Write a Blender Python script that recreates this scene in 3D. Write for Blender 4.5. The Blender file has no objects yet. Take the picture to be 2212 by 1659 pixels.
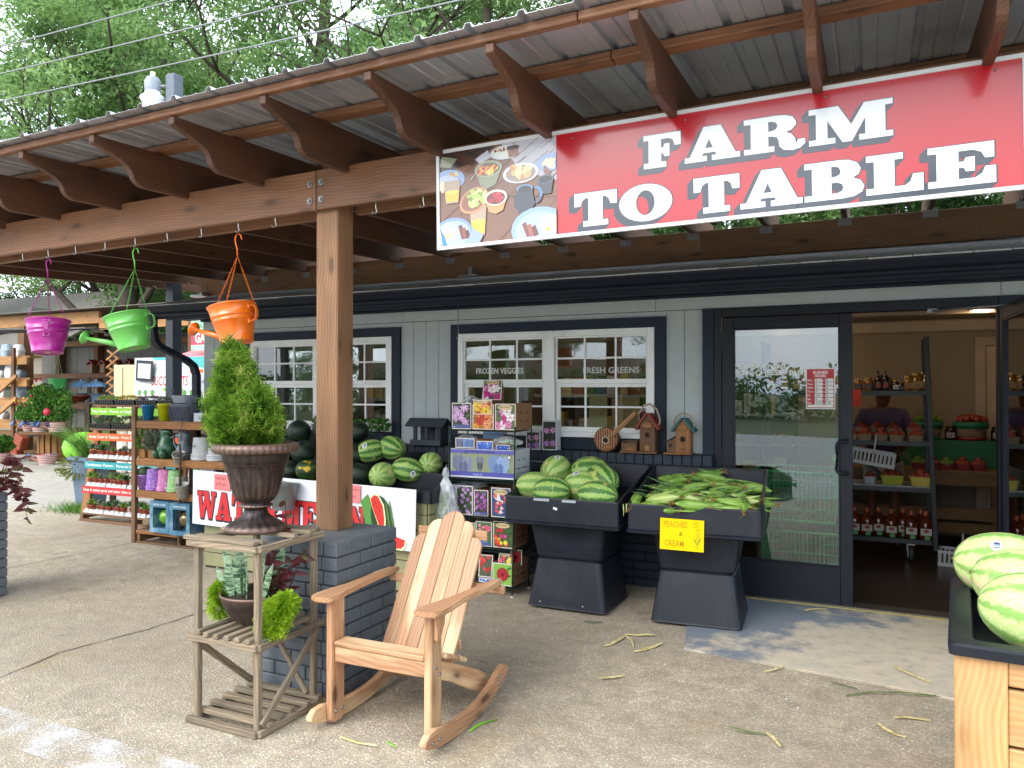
import bpy,bmesh,math,random
import numpy as np
from mathutils import Vector,Matrix,Euler,noise as mnoise
S=bpy.context.scene
PI=math.pi
R_=math.radians
random.seed(7)
cam=bpy.data.cameras.new("camera")
cam_o=bpy.data.objects.new("camera",cam)
S.collection.objects.link(cam_o)
cam_o.location=(0,0,1.55)
cam_o.rotation_euler=(R_(90)+math.atan(12.5/1661),0,R_(25.2))
cam.sensor_fit='HORIZONTAL';cam.sensor_width=36.0
cam.lens=1661/2212*36.0
cam.clip_start=0.05;cam.clip_end=600
S.camera=cam_o
W=bpy.data.worlds.new("World");S.world=W;W.use_nodes=True
nt=W.node_tree;nt.nodes.clear()
wo=nt.nodes.new("ShaderNodeOutputWorld");bg=nt.nodes.new("ShaderNodeBackground")
sky=nt.nodes.new("ShaderNodeTexSky");sky.sky_type='NISHITA';sky.sun_disc=False
SUN_EL,SUN_AZ=R_(38),R_(200)
sky.sun_elevation=SUN_EL;sky.sun_rotation=SUN_AZ
sky.air_density=1.2;sky.dust_density=3.0
tc=nt.nodes.new("ShaderNodeTexCoord");nz=nt.nodes.new("ShaderNodeTexNoise")
nz.inputs['Scale'].default_value=2.2;nz.inputs['Detail'].default_value=6;nz.inputs['Distortion'].default_value=.4
cr=nt.nodes.new("ShaderNodeValToRGB")
cr.color_ramp.elements[0].position=.34;cr.color_ramp.elements[0].color=(6.4,7.6,9.0,1)
cr.color_ramp.elements[1].position=.66;cr.color_ramp.elements[1].color=(10.2,10.7,11.3,1)
mx=nt.nodes.new("ShaderNodeMix");mx.data_type='RGBA';mx.inputs['Factor'].default_value=.85
nt.links.new(tc.outputs['Generated'],nz.inputs['Vector']);nt.links.new(nz.outputs['Fac'],cr.inputs['Fac'])
nt.links.new(sky.outputs['Color'],mx.inputs['A']);nt.links.new(cr.outputs['Color'],mx.inputs['B'])
nt.links.new(mx.outputs['Result'],bg.inputs['Color']);bg.inputs['Strength'].default_value=.125
nt.links.new(bg.outputs['Background'],wo.inputs['Surface'])
sun=bpy.data.lights.new("sun",'SUN');sun.energy=1.1;sun.angle=R_(40);sun.color=(1,.96,.9)
sun_o=bpy.data.objects.new("sun",sun);S.collection.objects.link(sun_o)
sd=Vector((math.sin(SUN_AZ)*math.cos(SUN_EL),math.cos(SUN_AZ)*math.cos(SUN_EL),math.sin(SUN_EL)))
sun_o.rotation_euler=sd.to_track_quat('Z','Y').to_euler();sun_o.location=sd*50
S.view_settings.view_transform='Standard';S.view_settings.look='None'
S.view_settings.exposure=1.45;S.view_settings.gamma=1;S.view_settings.use_curve_mapping=False
S.render.engine='CYCLES'
S.cycles.max_bounces=8;S.cycles.transparent_max_bounces=24
COL=S.collection
def link(o,parent=None):
 COL.objects.link(o)
 if parent is not None:
  o.parent=parent
  o.matrix_parent_inverse=parent.matrix_basis.inverted()
 return o
def tag(o,label=None,cat=None,group=None,kind=None):
 if label:o['label']=label
 if cat:o['category']=cat
 if group:o['group']=group
 if kind:o['kind']=kind
 return o
def thing(name,label,cat,loc=(0,0,0),rz=0,group=None):
 o=bpy.data.objects.new(name,None);o.empty_display_size=.1
 o.matrix_basis=Matrix.Translation(loc)@Matrix.Rotation(rz,4,'Z')
 COL.objects.link(o);return tag(o,label,cat,group)
def setmat(me,mats):
 for m in (mats if isinstance(mats,(list,tuple)) else [mats]):me.materials.append(m)
def mobj(name,me,parent=None,mw=None):
 o=bpy.data.objects.new(name,me)
 if mw is not None:o.matrix_basis=mw
 return link(o,parent)
def kids(o):return [c for c in CH.get(o.name,[])]
def copy_tree(root,loc,rz=0,label=None,group=None,scale=1,rot=None):
 c=root.copy();COL.objects.link(c)
 rm=rot if rot is not None else Matrix.Rotation(rz,4,'Z')
 c.matrix_basis=Matrix.Translation(loc)@rm@Matrix.Scale(scale,4)
 if label:c['label']=label
 if group:c['group']=group
 def rec(a,b):
  for ch in a.children:
   d=ch.copy();COL.objects.link(d);d.parent=b;rec(ch,d)
 rec(root,c)
 return c
class MB:
 """collects plain geometry; build() links it as one mesh object"""
 def __init__(s):s.v=[];s.f=[];s.m=[];s.sm=[]
 def add(s,vs,fs,mi=0,smooth=False,mat=None):
  b=len(s.v)
  if mat is not None:vs=[mat@Vector(v) for v in vs]
  s.v+=[tuple(v) for v in vs]
  for f in fs:s.f.append(tuple(b+i for i in f));s.m.append(mi);s.sm.append(smooth)
  return s
 def box(s,c,d,mi=0,b=0,rot=None):
  vs,fs=cboxg(d[0],d[1],d[2],b)
  M=Matrix.Translation(c)
  if rot is not None:M=M@rot
  return s.add(vs,fs,mi,mat=M)
 def box2(s,lo,hi,mi=0,b=0):
  return s.box([(lo[i]+hi[i])/2 for i in range(3)],[hi[i]-lo[i] for i in range(3)],mi,b)
 def lathe(s,prof,n=24,mi=0,c=(0,0,0),rot=None,smooth=True,cap=True,flute=None):
  M=Matrix.Translation(c)
  if rot is not None:M=M@rot
  vs=[];fs=[]
  for (r,z) in prof:
   for k in range(n):
    a=2*PI*k/n
    rr=r if flute is None else r*(1+flute(r,z,a))
    vs.append((rr*math.cos(a),rr*math.sin(a),z))
  for j in range(len(prof)-1):
   for k in range(n):
    k2=(k+1)%n
    fs.append((j*n+k,j*n+k2,(j+1)*n+k2,(j+1)*n+k))
  s.add(vs,fs,mi,smooth,M)
  if cap:
   if prof[0][0]>1e-4:s.add(vs[:n],[tuple(range(n))[::-1]],mi,False,M)
   if prof[-1][0]>1e-4:s.add(vs[-n:],[tuple(range(n))],mi,False,M)
  return s
 def tube(s,pts,r,n=6,mi=0,cap=True,closed=False):
  P=[Vector(p) for p in pts];N=len(P)
  rs=r if isinstance(r,(list,tuple)) else [r]*N
  vs=[];up=None
  for i in range(N):
   if closed:t=(P[(i+1)%N]-P[i-1])
   else:t=P[min(i+1,N-1)]-P[max(i-1,0)]
   if t.length<1e-9:t=Vector((0,0,1))
   t.normalize()
   if up is None:
    up=Vector((0,0,1)) if abs(t.z)<.9 else Vector((1,0,0))
   a=t.cross(up)
   if a.length<1e-6:a=t.orthogonal()
   a.normalize();b=t.cross(a);b.normalize();up=b*-1 if False else up
   for k in range(n):
    th=2*PI*k/n
    vs.append(P[i]+(a*math.cos(th)+b*math.sin(th))*rs[i])
  fs=[]
  for i in range(N if closed else N-1):
   i2=(i+1)%N
   for k in range(n):
    k2=(k+1)%n
    fs.append((i*n+k,i2*n+k,i2*n+k2,i*n+k2))
  if cap and not closed:
   fs.append(tuple(range(n)));fs.append(tuple((N-1)*n+k for k in range(n))[::-1])
  return s.add(vs,fs,mi,n>4)
 def prism(s,poly,a,b,axis='X',mi=0,smooth=False):
  """extrude a 2D outline between a and b along an axis (outline = the other two axes in order)"""
  def P(u,v,w):
   return {'X':(w,u,v),'Y':(u,w,v),'Z':(u,v,w)}[axis]
  n=len(poly)
  vs=[P(u,v,a) for u,v in poly]+[P(u,v,b) for u,v in poly]
  fs=[tuple(range(n))[::-1],tuple(range(n,2*n))]
  for i in range(n):
   j=(i+1)%n;fs.append((i,j,n+j,n+i))
  return s.add(vs,fs,mi,smooth)
 def loft(s,rings,mi=0,smooth=False,cap0=True,cap1=True):
  n=len(rings[0]);vs=[p for r in rings for p in r];fs=[]
  for j in range(len(rings)-1):
   for k in range(n):
    k2=(k+1)%n
    fs.append((j*n+k,j*n+k2,(j+1)*n+k2,(j+1)*n+k))
  s.add(vs,fs,mi,smooth)
  if cap0:s.add(rings[0],[tuple(range(n))[::-1]],mi)
  if cap1:s.add(rings[-1],[tuple(range(n))],mi)
  return s
 def sphere(s,c,r,n=12,m=8,mi=0,rot=None,sc=(1,1,1)):
  prof=[(max(1e-5,math.sin(PI*j/m))*r,-math.cos(PI*j/m)*r) for j in range(m+1)]
  M=Matrix.Diagonal((*sc,1))
  if rot is not None:M=rot@M
  return s.lathe(prof,n,mi,c,M,True,False)
 def mesh(s,name,mats):
  me=bpy.data.meshes.new(name)
  me.from_pydata(s.v,[],s.f);setmat(me,mats)
  if len(me.polygons)==len(s.f):
   me.polygons.foreach_set('material_index',s.m)
   me.polygons.foreach_set('use_smooth',s.sm)
  me.update()
  return me
 def build(s,name,mats,parent=None,mw=None,fix=True):
  me=s.mesh(name,mats)
  if fix:
   bm=bmesh.new();bm.from_mesh(me)
   bmesh.ops.recalc_face_normals(bm,faces=bm.faces);bm.to_mesh(me);bm.free()
  return mobj(name,me,parent,mw)
def cboxg(sx,sy,sz,b=0):
 x,y,z=sx/2,sy/2,sz/2
 if b<=0:
  vs=[(i*x,j*y,k*z) for i in (-1,1) for j in (-1,1) for k in (-1,1)]
  return vs,[(0,1,3,2),(4,6,7,5),(0,4,5,1),(2,3,7,6),(0,2,6,4),(1,5,7,3)]
 b=min(b,x*.45,y*.45,z*.45)
 vs=[];idx={}
 for i in (-1,1):
  for j in (-1,1):
   for k in (-1,1):
    for a in range(3):
     p=[i*(x-b),j*(y-b),k*(z-b)]
     p[a]=(i*x,j*y,k*z)[a]
     idx[(i,j,k,a)]=len(vs);vs.append(tuple(p))
 fs=[]
 for a in range(3):
  o=[q for q in range(3) if q!=a]
  for sgn in (-1,1):
   c=[]
   for (u,w) in ((-1,-1),(1,-1),(1,1),(-1,1)):
    k=[0,0,0];k[a]=sgn;k[o[0]]=u;k[o[1]]=w;c.append(idx[(k[0],k[1],k[2],a)])
   flip=(sgn<0)^(a==1)
   fs.append(tuple(c[::-1] if flip else c))
 for a in range(3):
  o=[q for q in range(3) if q!=a]
  for u in (-1,1):
   for w in (-1,1):
    k1=[0,0,0];k1[a]=-1;k1[o[0]]=u;k1[o[1]]=w
    k2=list(k1);k2[a]=1
    q=[idx[(*k1,o[0])],idx[(*k2,o[0])],idx[(*k2,o[1])],idx[(*k1,o[1])]]
    n=(Vector(vs[q[1]])-Vector(vs[q[0]])).cross(Vector(vs[q[2]])-Vector(vs[q[1]]))
    cc=sum((Vector(vs[t]) for t in q),Vector())/4
    fs.append(tuple(q if n.dot(cc)>0 else q[::-1]))
 for i in (-1,1):
  for j in (-1,1):
   for k in (-1,1):
    q=[idx[(i,j,k,a)] for a in range(3)]
    n=(Vector(vs[q[1]])-Vector(vs[q[0]])).cross(Vector(vs[q[2]])-Vector(vs[q[1]]))
    fs.append(tuple(q if n.dot(Vector((i,j,k)))>0 else q[::-1]))
 return vs,fs
BOXC={}
def box_mesh(d,mat,b=0):
 key=(round(d[0],4),round(d[1],4),round(d[2],4),round(b,4),mat.name)
 if key not in BOXC:
  vs,fs=cboxg(*d,b);me=bpy.data.meshes.new("block");me.from_pydata(vs,[],fs);me.materials.append(mat);me.update()
  BOXC[key]=me
 return BOXC[key]
def bx(name,lo,hi,mat,parent=None,b=.002,rot=None):
 """an axis aligned block as its own object; longest side is its local X so wood grain follows it"""
 c=Vector([(lo[i]+hi[i])/2 for i in range(3)]);d=[abs(hi[i]-lo[i]) for i in range(3)]
 a=d.index(max(d))
 if a==0:R=Matrix.Identity(4);dd=d
 elif a==1:R=Matrix(((0,-1,0,0),(1,0,0,0),(0,0,1,0),(0,0,0,1)));dd=(d[1],d[0],d[2])
 else:R=Matrix(((0,0,1,0),(0,1,0,0),(-1,0,0,0),(0,0,0,1)));dd=(d[2],d[1],d[0])
 M=Matrix.Translation(c)@(rot if rot is not None else Matrix.Identity(4))@R
 return mobj(name,box_mesh(dd,mat,b),parent,M)
def board(name,a,b,w,h,mat,parent=None,bev=.002,roll=0,up=(0,0,1)):
 """a board from a to b; w across, h along up"""
 a=Vector(a);b=Vector(b);x=(b-a);L=x.length;x.normalize()
 u=Vector(up)
 if abs(x.dot(u))>.98:u=Vector((0,1,0))
 y=u.cross(x).normalized();z=x.cross(y)
 R=Matrix((x,y,z)).transposed().to_4x4()
 return mobj(name,box_mesh((L,w,h),mat,bev),parent,Matrix.Translation((a+b)/2)@R@Matrix.Rotation(roll,4,'X'))
def rrect(w,d,r,z,c=(0,0),n=4,dz=0):
 """rounded rectangle ring; dz tilts it (rise towards +y)"""
 out=[]
 for (sx,sy,a0) in ((1,1,0),(-1,1,90),(-1,-1,180),(1,-1,270)):
  for k in range(n+1):
   a=R_(a0+90*k/n)
   x=sx*(w/2-r)+r*math.cos(a);y=sy*(d/2-r)+r*math.sin(a)
   out.append((c[0]+x,c[1]+y,z+dz*y/d))
 return out
def srgb(h):
 h=h.lstrip('#');c=[int(h[i:i+2],16)/255 for i in (0,2,4)]
 return tuple(x/12.92 if x<=.04045 else ((x+.055)/1.055)**2.4 for x in c)
MC={}
def rgba(c,k=1):
 if isinstance(c,str):c=srgb(c)
 return (c[0]*k,c[1]*k,c[2]*k,1)
def newmat(name):
 m=bpy.data.materials.new(name);m.use_nodes=True
 n=m.node_tree;b=n.nodes['Principled BSDF'];return m,n,b
def N(n,t,**kw):
 x=n.nodes.new(t)
 for k,v in kw.items():
  if k in x.inputs:x.inputs[k].default_value=v
  else:setattr(x,k,v)
 return x
def ramp(n,stops,interp='LINEAR'):
 r=n.nodes.new("ShaderNodeValToRGB");e=r.color_ramp;e.interpolation=interp
 while len(e.elements)<len(stops):e.elements.new(.5)
 for el,(p,c) in zip(e.elements,stops):el.position=p;el.color=rgba(c) if not (isinstance(c,tuple) and len(c)==4) else c
 return r
def mixc(n,f,a,b,mode='MIX'):
 x=n.nodes.new("ShaderNodeMix");x.data_type='RGBA';x.blend_type=mode
 for s,v in ((x.inputs['Factor'],f),(x.inputs['A'],a),(x.inputs['B'],b)):
  if hasattr(v,'is_output') or isinstance(v,bpy.types.NodeSocket):n.links.new(v,s)
  elif isinstance(v,(int,float)):s.default_value=v
  else:s.default_value=rgba(v) if len(v)!=4 else v
 return x.outputs['Result']
def objcoord(n,scale=(1,1,1),rnd=True):
 tc=n.nodes.new("ShaderNodeTexCoord");src=tc.outputs['Object']
 if rnd:
  oi=n.nodes.new("ShaderNodeObjectInfo");mu=N(n,"ShaderNodeMath",operation='MULTIPLY');mu.inputs[1].default_value=37.0
  n.links.new(oi.outputs['Random'],mu.inputs[0])
  va=N(n,"ShaderNodeVectorMath",operation='ADD');n.links.new(src,va.inputs[0]);n.links.new(mu.outputs[0],va.inputs[1]);src=va.outputs[0]
 mp=n.nodes.new("ShaderNodeMapping");mp.inputs['Scale'].default_value=scale
 n.links.new(src,mp.inputs['Vector']);return mp.outputs['Vector']
def bump(n,b,h,dist=.002,strength=.6):
 bp=N(n,"ShaderNodeBump");bp.inputs['Distance'].default_value=dist;bp.inputs['Strength'].default_value=strength
 n.links.new(h,bp.inputs['Height']);n.links.new(bp.outputs['Normal'],b.inputs['Normal'])
def plain(name,col,rough=.6,var=.12,scale=6,bmp=.0,metal=0,spec=.5,coat=0,dirt=None,bscale=None,rvar=0):
 if name in MC:return MC[name]
 m,n,b=newmat(name)
 v=objcoord(n,(scale,)*3)
 nz=N(n,"ShaderNodeTexNoise",Detail=6.0,Roughness=.62);nz.inputs['Scale'].default_value=1;n.links.new(v,nz.inputs['Vector'])
 c=rgba(col)
 lo=tuple(x*(1-var) for x in c[:3]);hi=tuple(min(1,x*(1+var)) for x in c[:3])
 r=ramp(n,[(.3,lo),(.7,hi)]);n.links.new(nz.outputs['Fac'],r.inputs['Fac'])
 out=r.outputs['Color']
 if dirt:
  n2=N(n,"ShaderNodeTexNoise",Detail=8.0,Roughness=.7);n2.inputs['Scale'].default_value=.45;n.links.new(v,n2.inputs['Vector'])
  r2=ramp(n,[(.5,(0,0,0)),(.75,(1,1,1))]);n.links.new(n2.outputs['Fac'],r2.inputs['Fac'])
  out=mixc(n,r2.outputs['Color'],out,dirt)
 n.links.new(out,b.inputs['Base Color'])
 b.inputs['Roughness'].default_value=rough;b.inputs['Metallic'].default_value=metal
 b.inputs['Specular IOR Level'].default_value=spec
 b.inputs['Coat Weight'].default_value=coat
 if rvar:
  rr=N(n,"ShaderNodeMapRange");rr.inputs['To Min'].default_value=rough-rvar;rr.inputs['To Max'].default_value=rough+rvar
  n.links.new(nz.outputs['Fac'],rr.inputs['Value']);n.links.new(rr.outputs[0],b.inputs['Roughness'])
 if bmp:
  if bscale:
   n3=N(n,"ShaderNodeTexNoise",Detail=5.0);n3.inputs['Scale'].default_value=bscale/scale;n.links.new(v,n3.inputs['Vector']);h=n3.outputs['Fac']
  else:h=nz.outputs['Fac']
  bump(n,b,h,bmp)
 MC[name]=m;return m
def wood(name,dark,light,rough=.55,grain=14,knots=.0,streak=None,bmp=.0012,spec=.4,weather=None,wmix=.6):
 """grain runs along local X"""
 if name in MC:return MC[name]
 m,n,b=newmat(name)
 v=objcoord(n,(1,1,1))
 dn=N(n,"ShaderNodeTexNoise",Detail=2.0);dn.inputs['Scale'].default_value=1.6;n.links.new(v,dn.inputs['Vector'])
 mp=N(n,"ShaderNodeMapping");mp.inputs['Scale'].default_value=(.55,grain,grain);n.links.new(v,mp.inputs['Vector'])
 ad=N(n,"ShaderNodeVectorMath",operation='MULTIPLY_ADD');ad.inputs[1].default_value=(1.3,1.3,1.3)
 n.links.new(dn.outputs['Color'],ad.inputs[0]);n.links.new(mp.outputs[0],ad.inputs[2])
 wv=N(n,"ShaderNodeTexWave",wave_type='RINGS',rings_direction='X');wv.inputs['Scale'].default_value=1.9;wv.inputs['Distortion'].default_value=1.6
 wv.inputs['Detail'].default_value=2;wv.inputs['Detail Scale'].default_value=1.2;n.links.new(ad.outputs[0],wv.inputs['Vector'])
 fine=N(n,"ShaderNodeTexNoise",Detail=6.0,Roughness=.7);fine.inputs['Scale'].default_value=1
 mp2=N(n,"ShaderNodeMapping");mp2.inputs['Scale'].default_value=(4,grain*9,grain*9);n.links.new(v,mp2.inputs['Vector']);n.links.new(mp2.outputs[0],fine.inputs['Vector'])
 mm=N(n,"ShaderNodeMath",operation='MULTIPLY_ADD');mm.inputs[1].default_value=.28
 n.links.new(wv.outputs['Fac'],mm.inputs[0]);f2=N(n,"ShaderNodeMath",operation='MULTIPLY');f2.inputs[1].default_value=.85;n.links.new(fine.outputs['Fac'],f2.inputs[0]);n.links.new(f2.outputs[0],mm.inputs[2])
 r=ramp(n,[(.15,dark),(.85,light)]);n.links.new(mm.outputs[0],r.inputs['Fac']);out=r.outputs['Color']
 big=N(n,"ShaderNodeTexNoise",Detail=3.0);big.inputs['Scale'].default_value=1
 mp3=N(n,"ShaderNodeMapping");mp3.inputs['Scale'].default_value=(1.2,7,7);n.links.new(v,mp3.inputs['Vector']);n.links.new(mp3.outputs[0],big.inputs['Vector'])
 if streak:
  r3=ramp(n,[(.50,(0,0,0)),(.60,(1,1,1))]);n.links.new(big.outputs['Fac'],r3.inputs['Fac'])
  out=mixc(n,r3.outputs['Color'],out,streak)
 else:
  r3=ramp(n,[(.3,(.72,.72,.72)),(.75,(1.15,1.15,1.15))]);n.links.new(big.outputs['Fac'],r3.inputs['Fac'])
  out=mixc(n,1.0,out,r3.outputs['Color'],'MULTIPLY')
 if weather:
  n4=N(n,"ShaderNodeTexNoise",Detail=6.0,Roughness=.7);n4.inputs['Scale'].default_value=3;n.links.new(v,n4.inputs['Vector'])
  r4=ramp(n,[(.42,(0,0,0)),(.62,(wmix,wmix,wmix))]);n.links.new(n4.outputs['Fac'],r4.inputs['Fac'])
  out=mixc(n,r4.outputs['Color'],out,weather)
 if knots:
  vo=N(n,"ShaderNodeTexVoronoi");mpk=N(n,"ShaderNodeMapping");mpk.inputs['Scale'].default_value=(3.2,9,9)
  n.links.new(v,mpk.inputs['Vector']);n.links.new(mpk.outputs[0],vo.inputs['Vector']);vo.inputs['Scale'].default_value=1
  rk=ramp(n,[(0,(1,1,1)),(.11,(.9,.9,.9)),(.17,(.3,.3,.3)),(.32,(0,0,0))]);n.links.new(vo.outputs['Distance'],rk.inputs['Fac'])
  mk=N(n,"ShaderNodeMath",operation='MULTIPLY');mk.inputs[1].default_value=knots;n.links.new(rk.outputs['Color'],mk.inputs[0])
  dk=tuple(x*.35 for x in rgba(dark)[:3]);out=mixc(n,mk.outputs[0],out,dk)
 oi=n.nodes.new("ShaderNodeObjectInfo");hs=N(n,"ShaderNodeHueSaturation")
 mr=N(n,"ShaderNodeMapRange");mr.inputs['To Min'].default_value=.82;mr.inputs['To Max'].default_value=1.15
 n.links.new(oi.outputs['Random'],mr.inputs['Value']);n.links.new(mr.outputs[0],hs.inputs['Value']);n.links.new(out,hs.inputs['Color'])
 n.links.new(hs.outputs['Color'],b.inputs['Base Color'])
 b.inputs['Roughness'].default_value=rough;b.inputs['Specular IOR Level'].default_value=spec
 bump(n,b,mm.outputs[0],bmp)
 MC[name]=m;return m
def leafmat(name,cols,rough=.5,trans=.35,clump=1.2):
 if name in MC:return MC[name]
 m,n,b=newmat(name)
 g=n.nodes.new("ShaderNodeNewGeometry");v=objcoord(n,(clump,)*3)
 nz=N(n,"ShaderNodeTexNoise",Detail=2.0);nz.inputs['Scale'].default_value=1;n.links.new(v,nz.inputs['Vector'])
 ad=N(n,"ShaderNodeMath",operation='MULTIPLY_ADD');ad.inputs[1].default_value=.45
 n.links.new(g.outputs['Random Per Island'],ad.inputs[0])
 s2=N(n,"ShaderNodeMath",operation='MULTIPLY_ADD');s2.inputs[1].default_value=1.5;s2.inputs[2].default_value=-.47;n.links.new(nz.outputs['Fac'],s2.inputs[0]);n.links.new(s2.outputs[0],ad.inputs[2])
 r=ramp(n,[(i/(len(cols)-1),c) for i,c in enumerate(cols)]);n.links.new(ad.outputs[0],r.inputs['Fac'])
 n.links.new(r.outputs['Color'],b.inputs['Base Color']);b.inputs['Roughness'].default_value=rough
 b.inputs['Specular IOR Level'].default_value=.35
 tl=N(n,"ShaderNodeBsdfTranslucent");n.links.new(r.outputs['Color'],tl.inputs['Color'])
 ms=n.nodes.new("ShaderNodeMixShader");ms.inputs[0].default_value=trans
 out=n.nodes['Material Output']
 n.links.new(b.outputs[0],ms.inputs[1]);n.links.new(tl.outputs[0],ms.inputs[2]);n.links.new(ms.outputs[0],out.inputs['Surface'])
 MC[name]=m;return m
def glassmat(name,tint=(1,1,1),refl=1.0,rough=0.0):
 if name in MC:return MC[name]
 m,n,b=newmat(name);n.nodes.remove(b)
 tr=N(n,"ShaderNodeBsdfTransparent");tr.inputs['Color'].default_value=(*tint,1)
 gl=N(n,"ShaderNodeBsdfGlossy");gl.inputs['Roughness'].default_value=rough;gl.inputs['Color'].default_value=(.92,.97,1,1)
 fr=N(n,"ShaderNodeFresnel");fr.inputs['IOR'].default_value=1.5
 mu=N(n,"ShaderNodeMath",operation='MULTIPLY',use_clamp=True);mu.inputs[1].default_value=refl;n.links.new(fr.outputs[0],mu.inputs[0])
 v=objcoord(n,(1.1,1.1,1.1));nz=N(n,"ShaderNodeTexNoise",Detail=1.0);nz.inputs['Scale'].default_value=1;n.links.new(v,nz.inputs['Vector'])
 bp=N(n,"ShaderNodeBump");bp.inputs['Distance'].default_value=.012;bp.inputs['Strength'].default_value=.25;n.links.new(nz.outputs['Fac'],bp.inputs['Height']);n.links.new(bp.outputs['Normal'],gl.inputs['Normal'])
 ms=n.nodes.new("ShaderNodeMixShader");n.links.new(mu.outputs[0],ms.inputs[0]);n.links.new(tr.outputs[0],ms.inputs[1]);n.links.new(gl.outputs[0],ms.inputs[2])
 n.links.new(ms.outputs[0],n.nodes['Material Output'].inputs['Surface']);MC[name]=m;return m
def printmat(name,rough=.45,spec=.5,coat=0):
 if name in MC:return MC[name]
 m,n,b=newmat(name)
 at=n.nodes.new("ShaderNodeVertexColor");at.layer_name='ink'
 n.links.new(at.outputs['Color'],b.inputs['Base Color']);b.inputs['Roughness'].default_value=rough
 b.inputs['Specular IOR Level'].default_value=spec;b.inputs['Coat Weight'].default_value=coat;b.inputs['Coat Roughness'].default_value=.08
 MC[name]=m;return m
TXT={}
def text_geo(s,size=1,bold=0,shear=0,align='LEFT',space=1.0):
 key=(s,size,bold,shear,align,space)
 if key in TXT:return TXT[key]
 cu=bpy.data.curves.new("t",'FONT');cu.body=s;cu.size=size;cu.offset=bold*size;cu.shear=shear;cu.align_x=align;cu.resolution_u=2
 cu.space_character=space
 o=bpy.data.objects.new("t",cu);COL.objects.link(o)
 dg=bpy.context.evaluated_depsgraph_get();me=bpy.data.meshes.new_from_object(o.evaluated_get(dg))
 r=([(v.co.x,v.co.y) for v in me.vertices],[tuple(p.vertices) for p in me.polygons])
 bpy.data.objects.remove(o);bpy.data.curves.remove(cu);bpy.data.meshes.remove(me)
 TXT[key]=r;return r
def arc(cx,cy,rx,ry,a0=0,a1=360,n=20):
 return [(cx+rx*math.cos(R_(a0+(a1-a0)*k/n)),cy+ry*math.sin(R_(a0+(a1-a0)*k/n))) for k in range(n if abs(a1-a0)==360 else n+1)]
GL={'F':[[(0,0),(.52,0),(.52,.14),(.40,.14),(.40,.42),(.47,.42),(.50,.32),(.60,.32),(.60,.68),(.50,.68),(.47,.57),(.40,.57),(.40,.86),(.60,.86),(.70,.80),(.75,.62),(.87,.62),(.87,1),(0,1),(0,.86),(.12,.86),(.12,.14),(0,.14)]],'E':[[(0,0),(.90,0),(.90,.40),(.78,.40),(.74,.24),(.64,.14),(.40,.14),(.40,.44),(.49,.44),(.52,.34),(.62,.34),(.62,.67),(.52,.67),(.49,.57),(.40,.57),(.40,.86),(.62,.86),(.73,.78),(.78,.63),(.88,.63),(.88,1),(0,1),(0,.86),(.12,.86),(.12,.14),(0,.14)]],'L':[[(0,0),(.84,0),(.84,.42),(.71,.42),(.67,.24),(.58,.14),(.41,.14),(.41,.86),(.54,.86),(.54,1),(0,1),(0,.86),(.12,.86),(.12,.14),(0,.14)]],'T':[[(.20,0),(.74,0),(.74,.14),(.62,.14),(.62,.86),(.70,.86),(.78,.78),(.82,.62),(.94,.62),(.94,1),(0,1),(0,.62),(.12,.62),(.16,.78),(.24,.86),(.32,.86),(.32,.14),(.2,.14)]],'A':[[(0,0),(.42,0),(.42,.13),(.32,.13),(.35,.24),(.60,.24),(.635,.13),(.54,.13),(.54,0),(1.06,0),(1.06,.13),(.98,.13),(.70,1),(.38,1),(.10,.13),(0,.13)],[(.385,.36),(.565,.36),(.475,.68)]],'R':[[(0,0),(.50,0),(.50,.13),(.40,.13),(.40,.44),(.48,.44),(.57,.39),(.60,.28),(.61,.12),(.68,.01),(.82,-.03),(.94,.01),(1.02,.12),(1.02,.24),(.92,.24),(.90,.14),(.87,.14),(.85,.30),(.79,.43),(.68,.50),(.80,.56),(.87,.68),(.87,.78),(.82,.91),(.70,.98),(.55,1),(0,1),(0,.87),(.12,.87),(.12,.13),(0,.13)],[(.40,.57),(.48,.57),(.56,.62),(.585,.72),(.56,.82),(.48,.87),(.40,.87)]],'M':[[(0,0),(.42,0),(.42,.13),(.29,.13),(.29,.70),(.56,0),(.70,0),(.94,.66),(.94,.13),(.84,.13),(.84,0),(1.36,0),(1.36,.13),(1.24,.13),(1.24,.87),(1.36,.87),(1.36,1),(.92,1),(.70,.42),(.48,1),(0,1),(0,.87),(.12,.87),(.12,.13),(0,.13)]],'O':[arc(.50,.5,.52,.535,n=28),arc(.50,.5,.20,.38,n=24)],'B':[[(0,0),(.58,0),(.75,.03),(.87,.13),(.90,.27),(.85,.42),(.72,.51),(.82,.60),(.85,.74),(.80,.89),(.68,.98),(.54,1),(0,1),(0,.87),(.12,.87),(.12,.13),(0,.13)],[(.40,.13),(.50,.13),(.58,.18),(.61,.28),(.58,.39),(.50,.44),(.40,.44)],[(.40,.57),(.48,.57),(.55,.62),(.57,.72),(.54,.83),(.47,.87),(.40,.87)]],'N':[[(0,0),(.40,0),(.40,.13),(.28,.13),(.28,.66),(.72,0),(.92,0),(.92,.87),(1.04,.87),(1.04,1),(.64,1),(.64,.87),(.76,.87),(.76,.40),(.38,1),(0,1),(0,.87),(.12,.87),(.12,.13),(0,.13)]],'W':[[(.26,0),(.50,0),(.69,.55),(.88,0),(1.12,0),(1.34,.87),(1.42,.87),(1.42,1),(1.06,1),(1.06,.87),(1.14,.87),(1.03,.40),(.84,1),(.44,1),(.44,.87),(.52,.87),(.56,.74),(.42,.38),(.30,.87),(.38,.87),(.38,1),(0,1),(0,.87),(.08,.87)]],}
GW={'F':.87,'E':.90,'L':.86,'T':.94,'A':1.06,'R':1.02,'M':1.36,'O':1.02,'B':.90,'N':1.04,'W':1.42,' ':.42}
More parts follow.
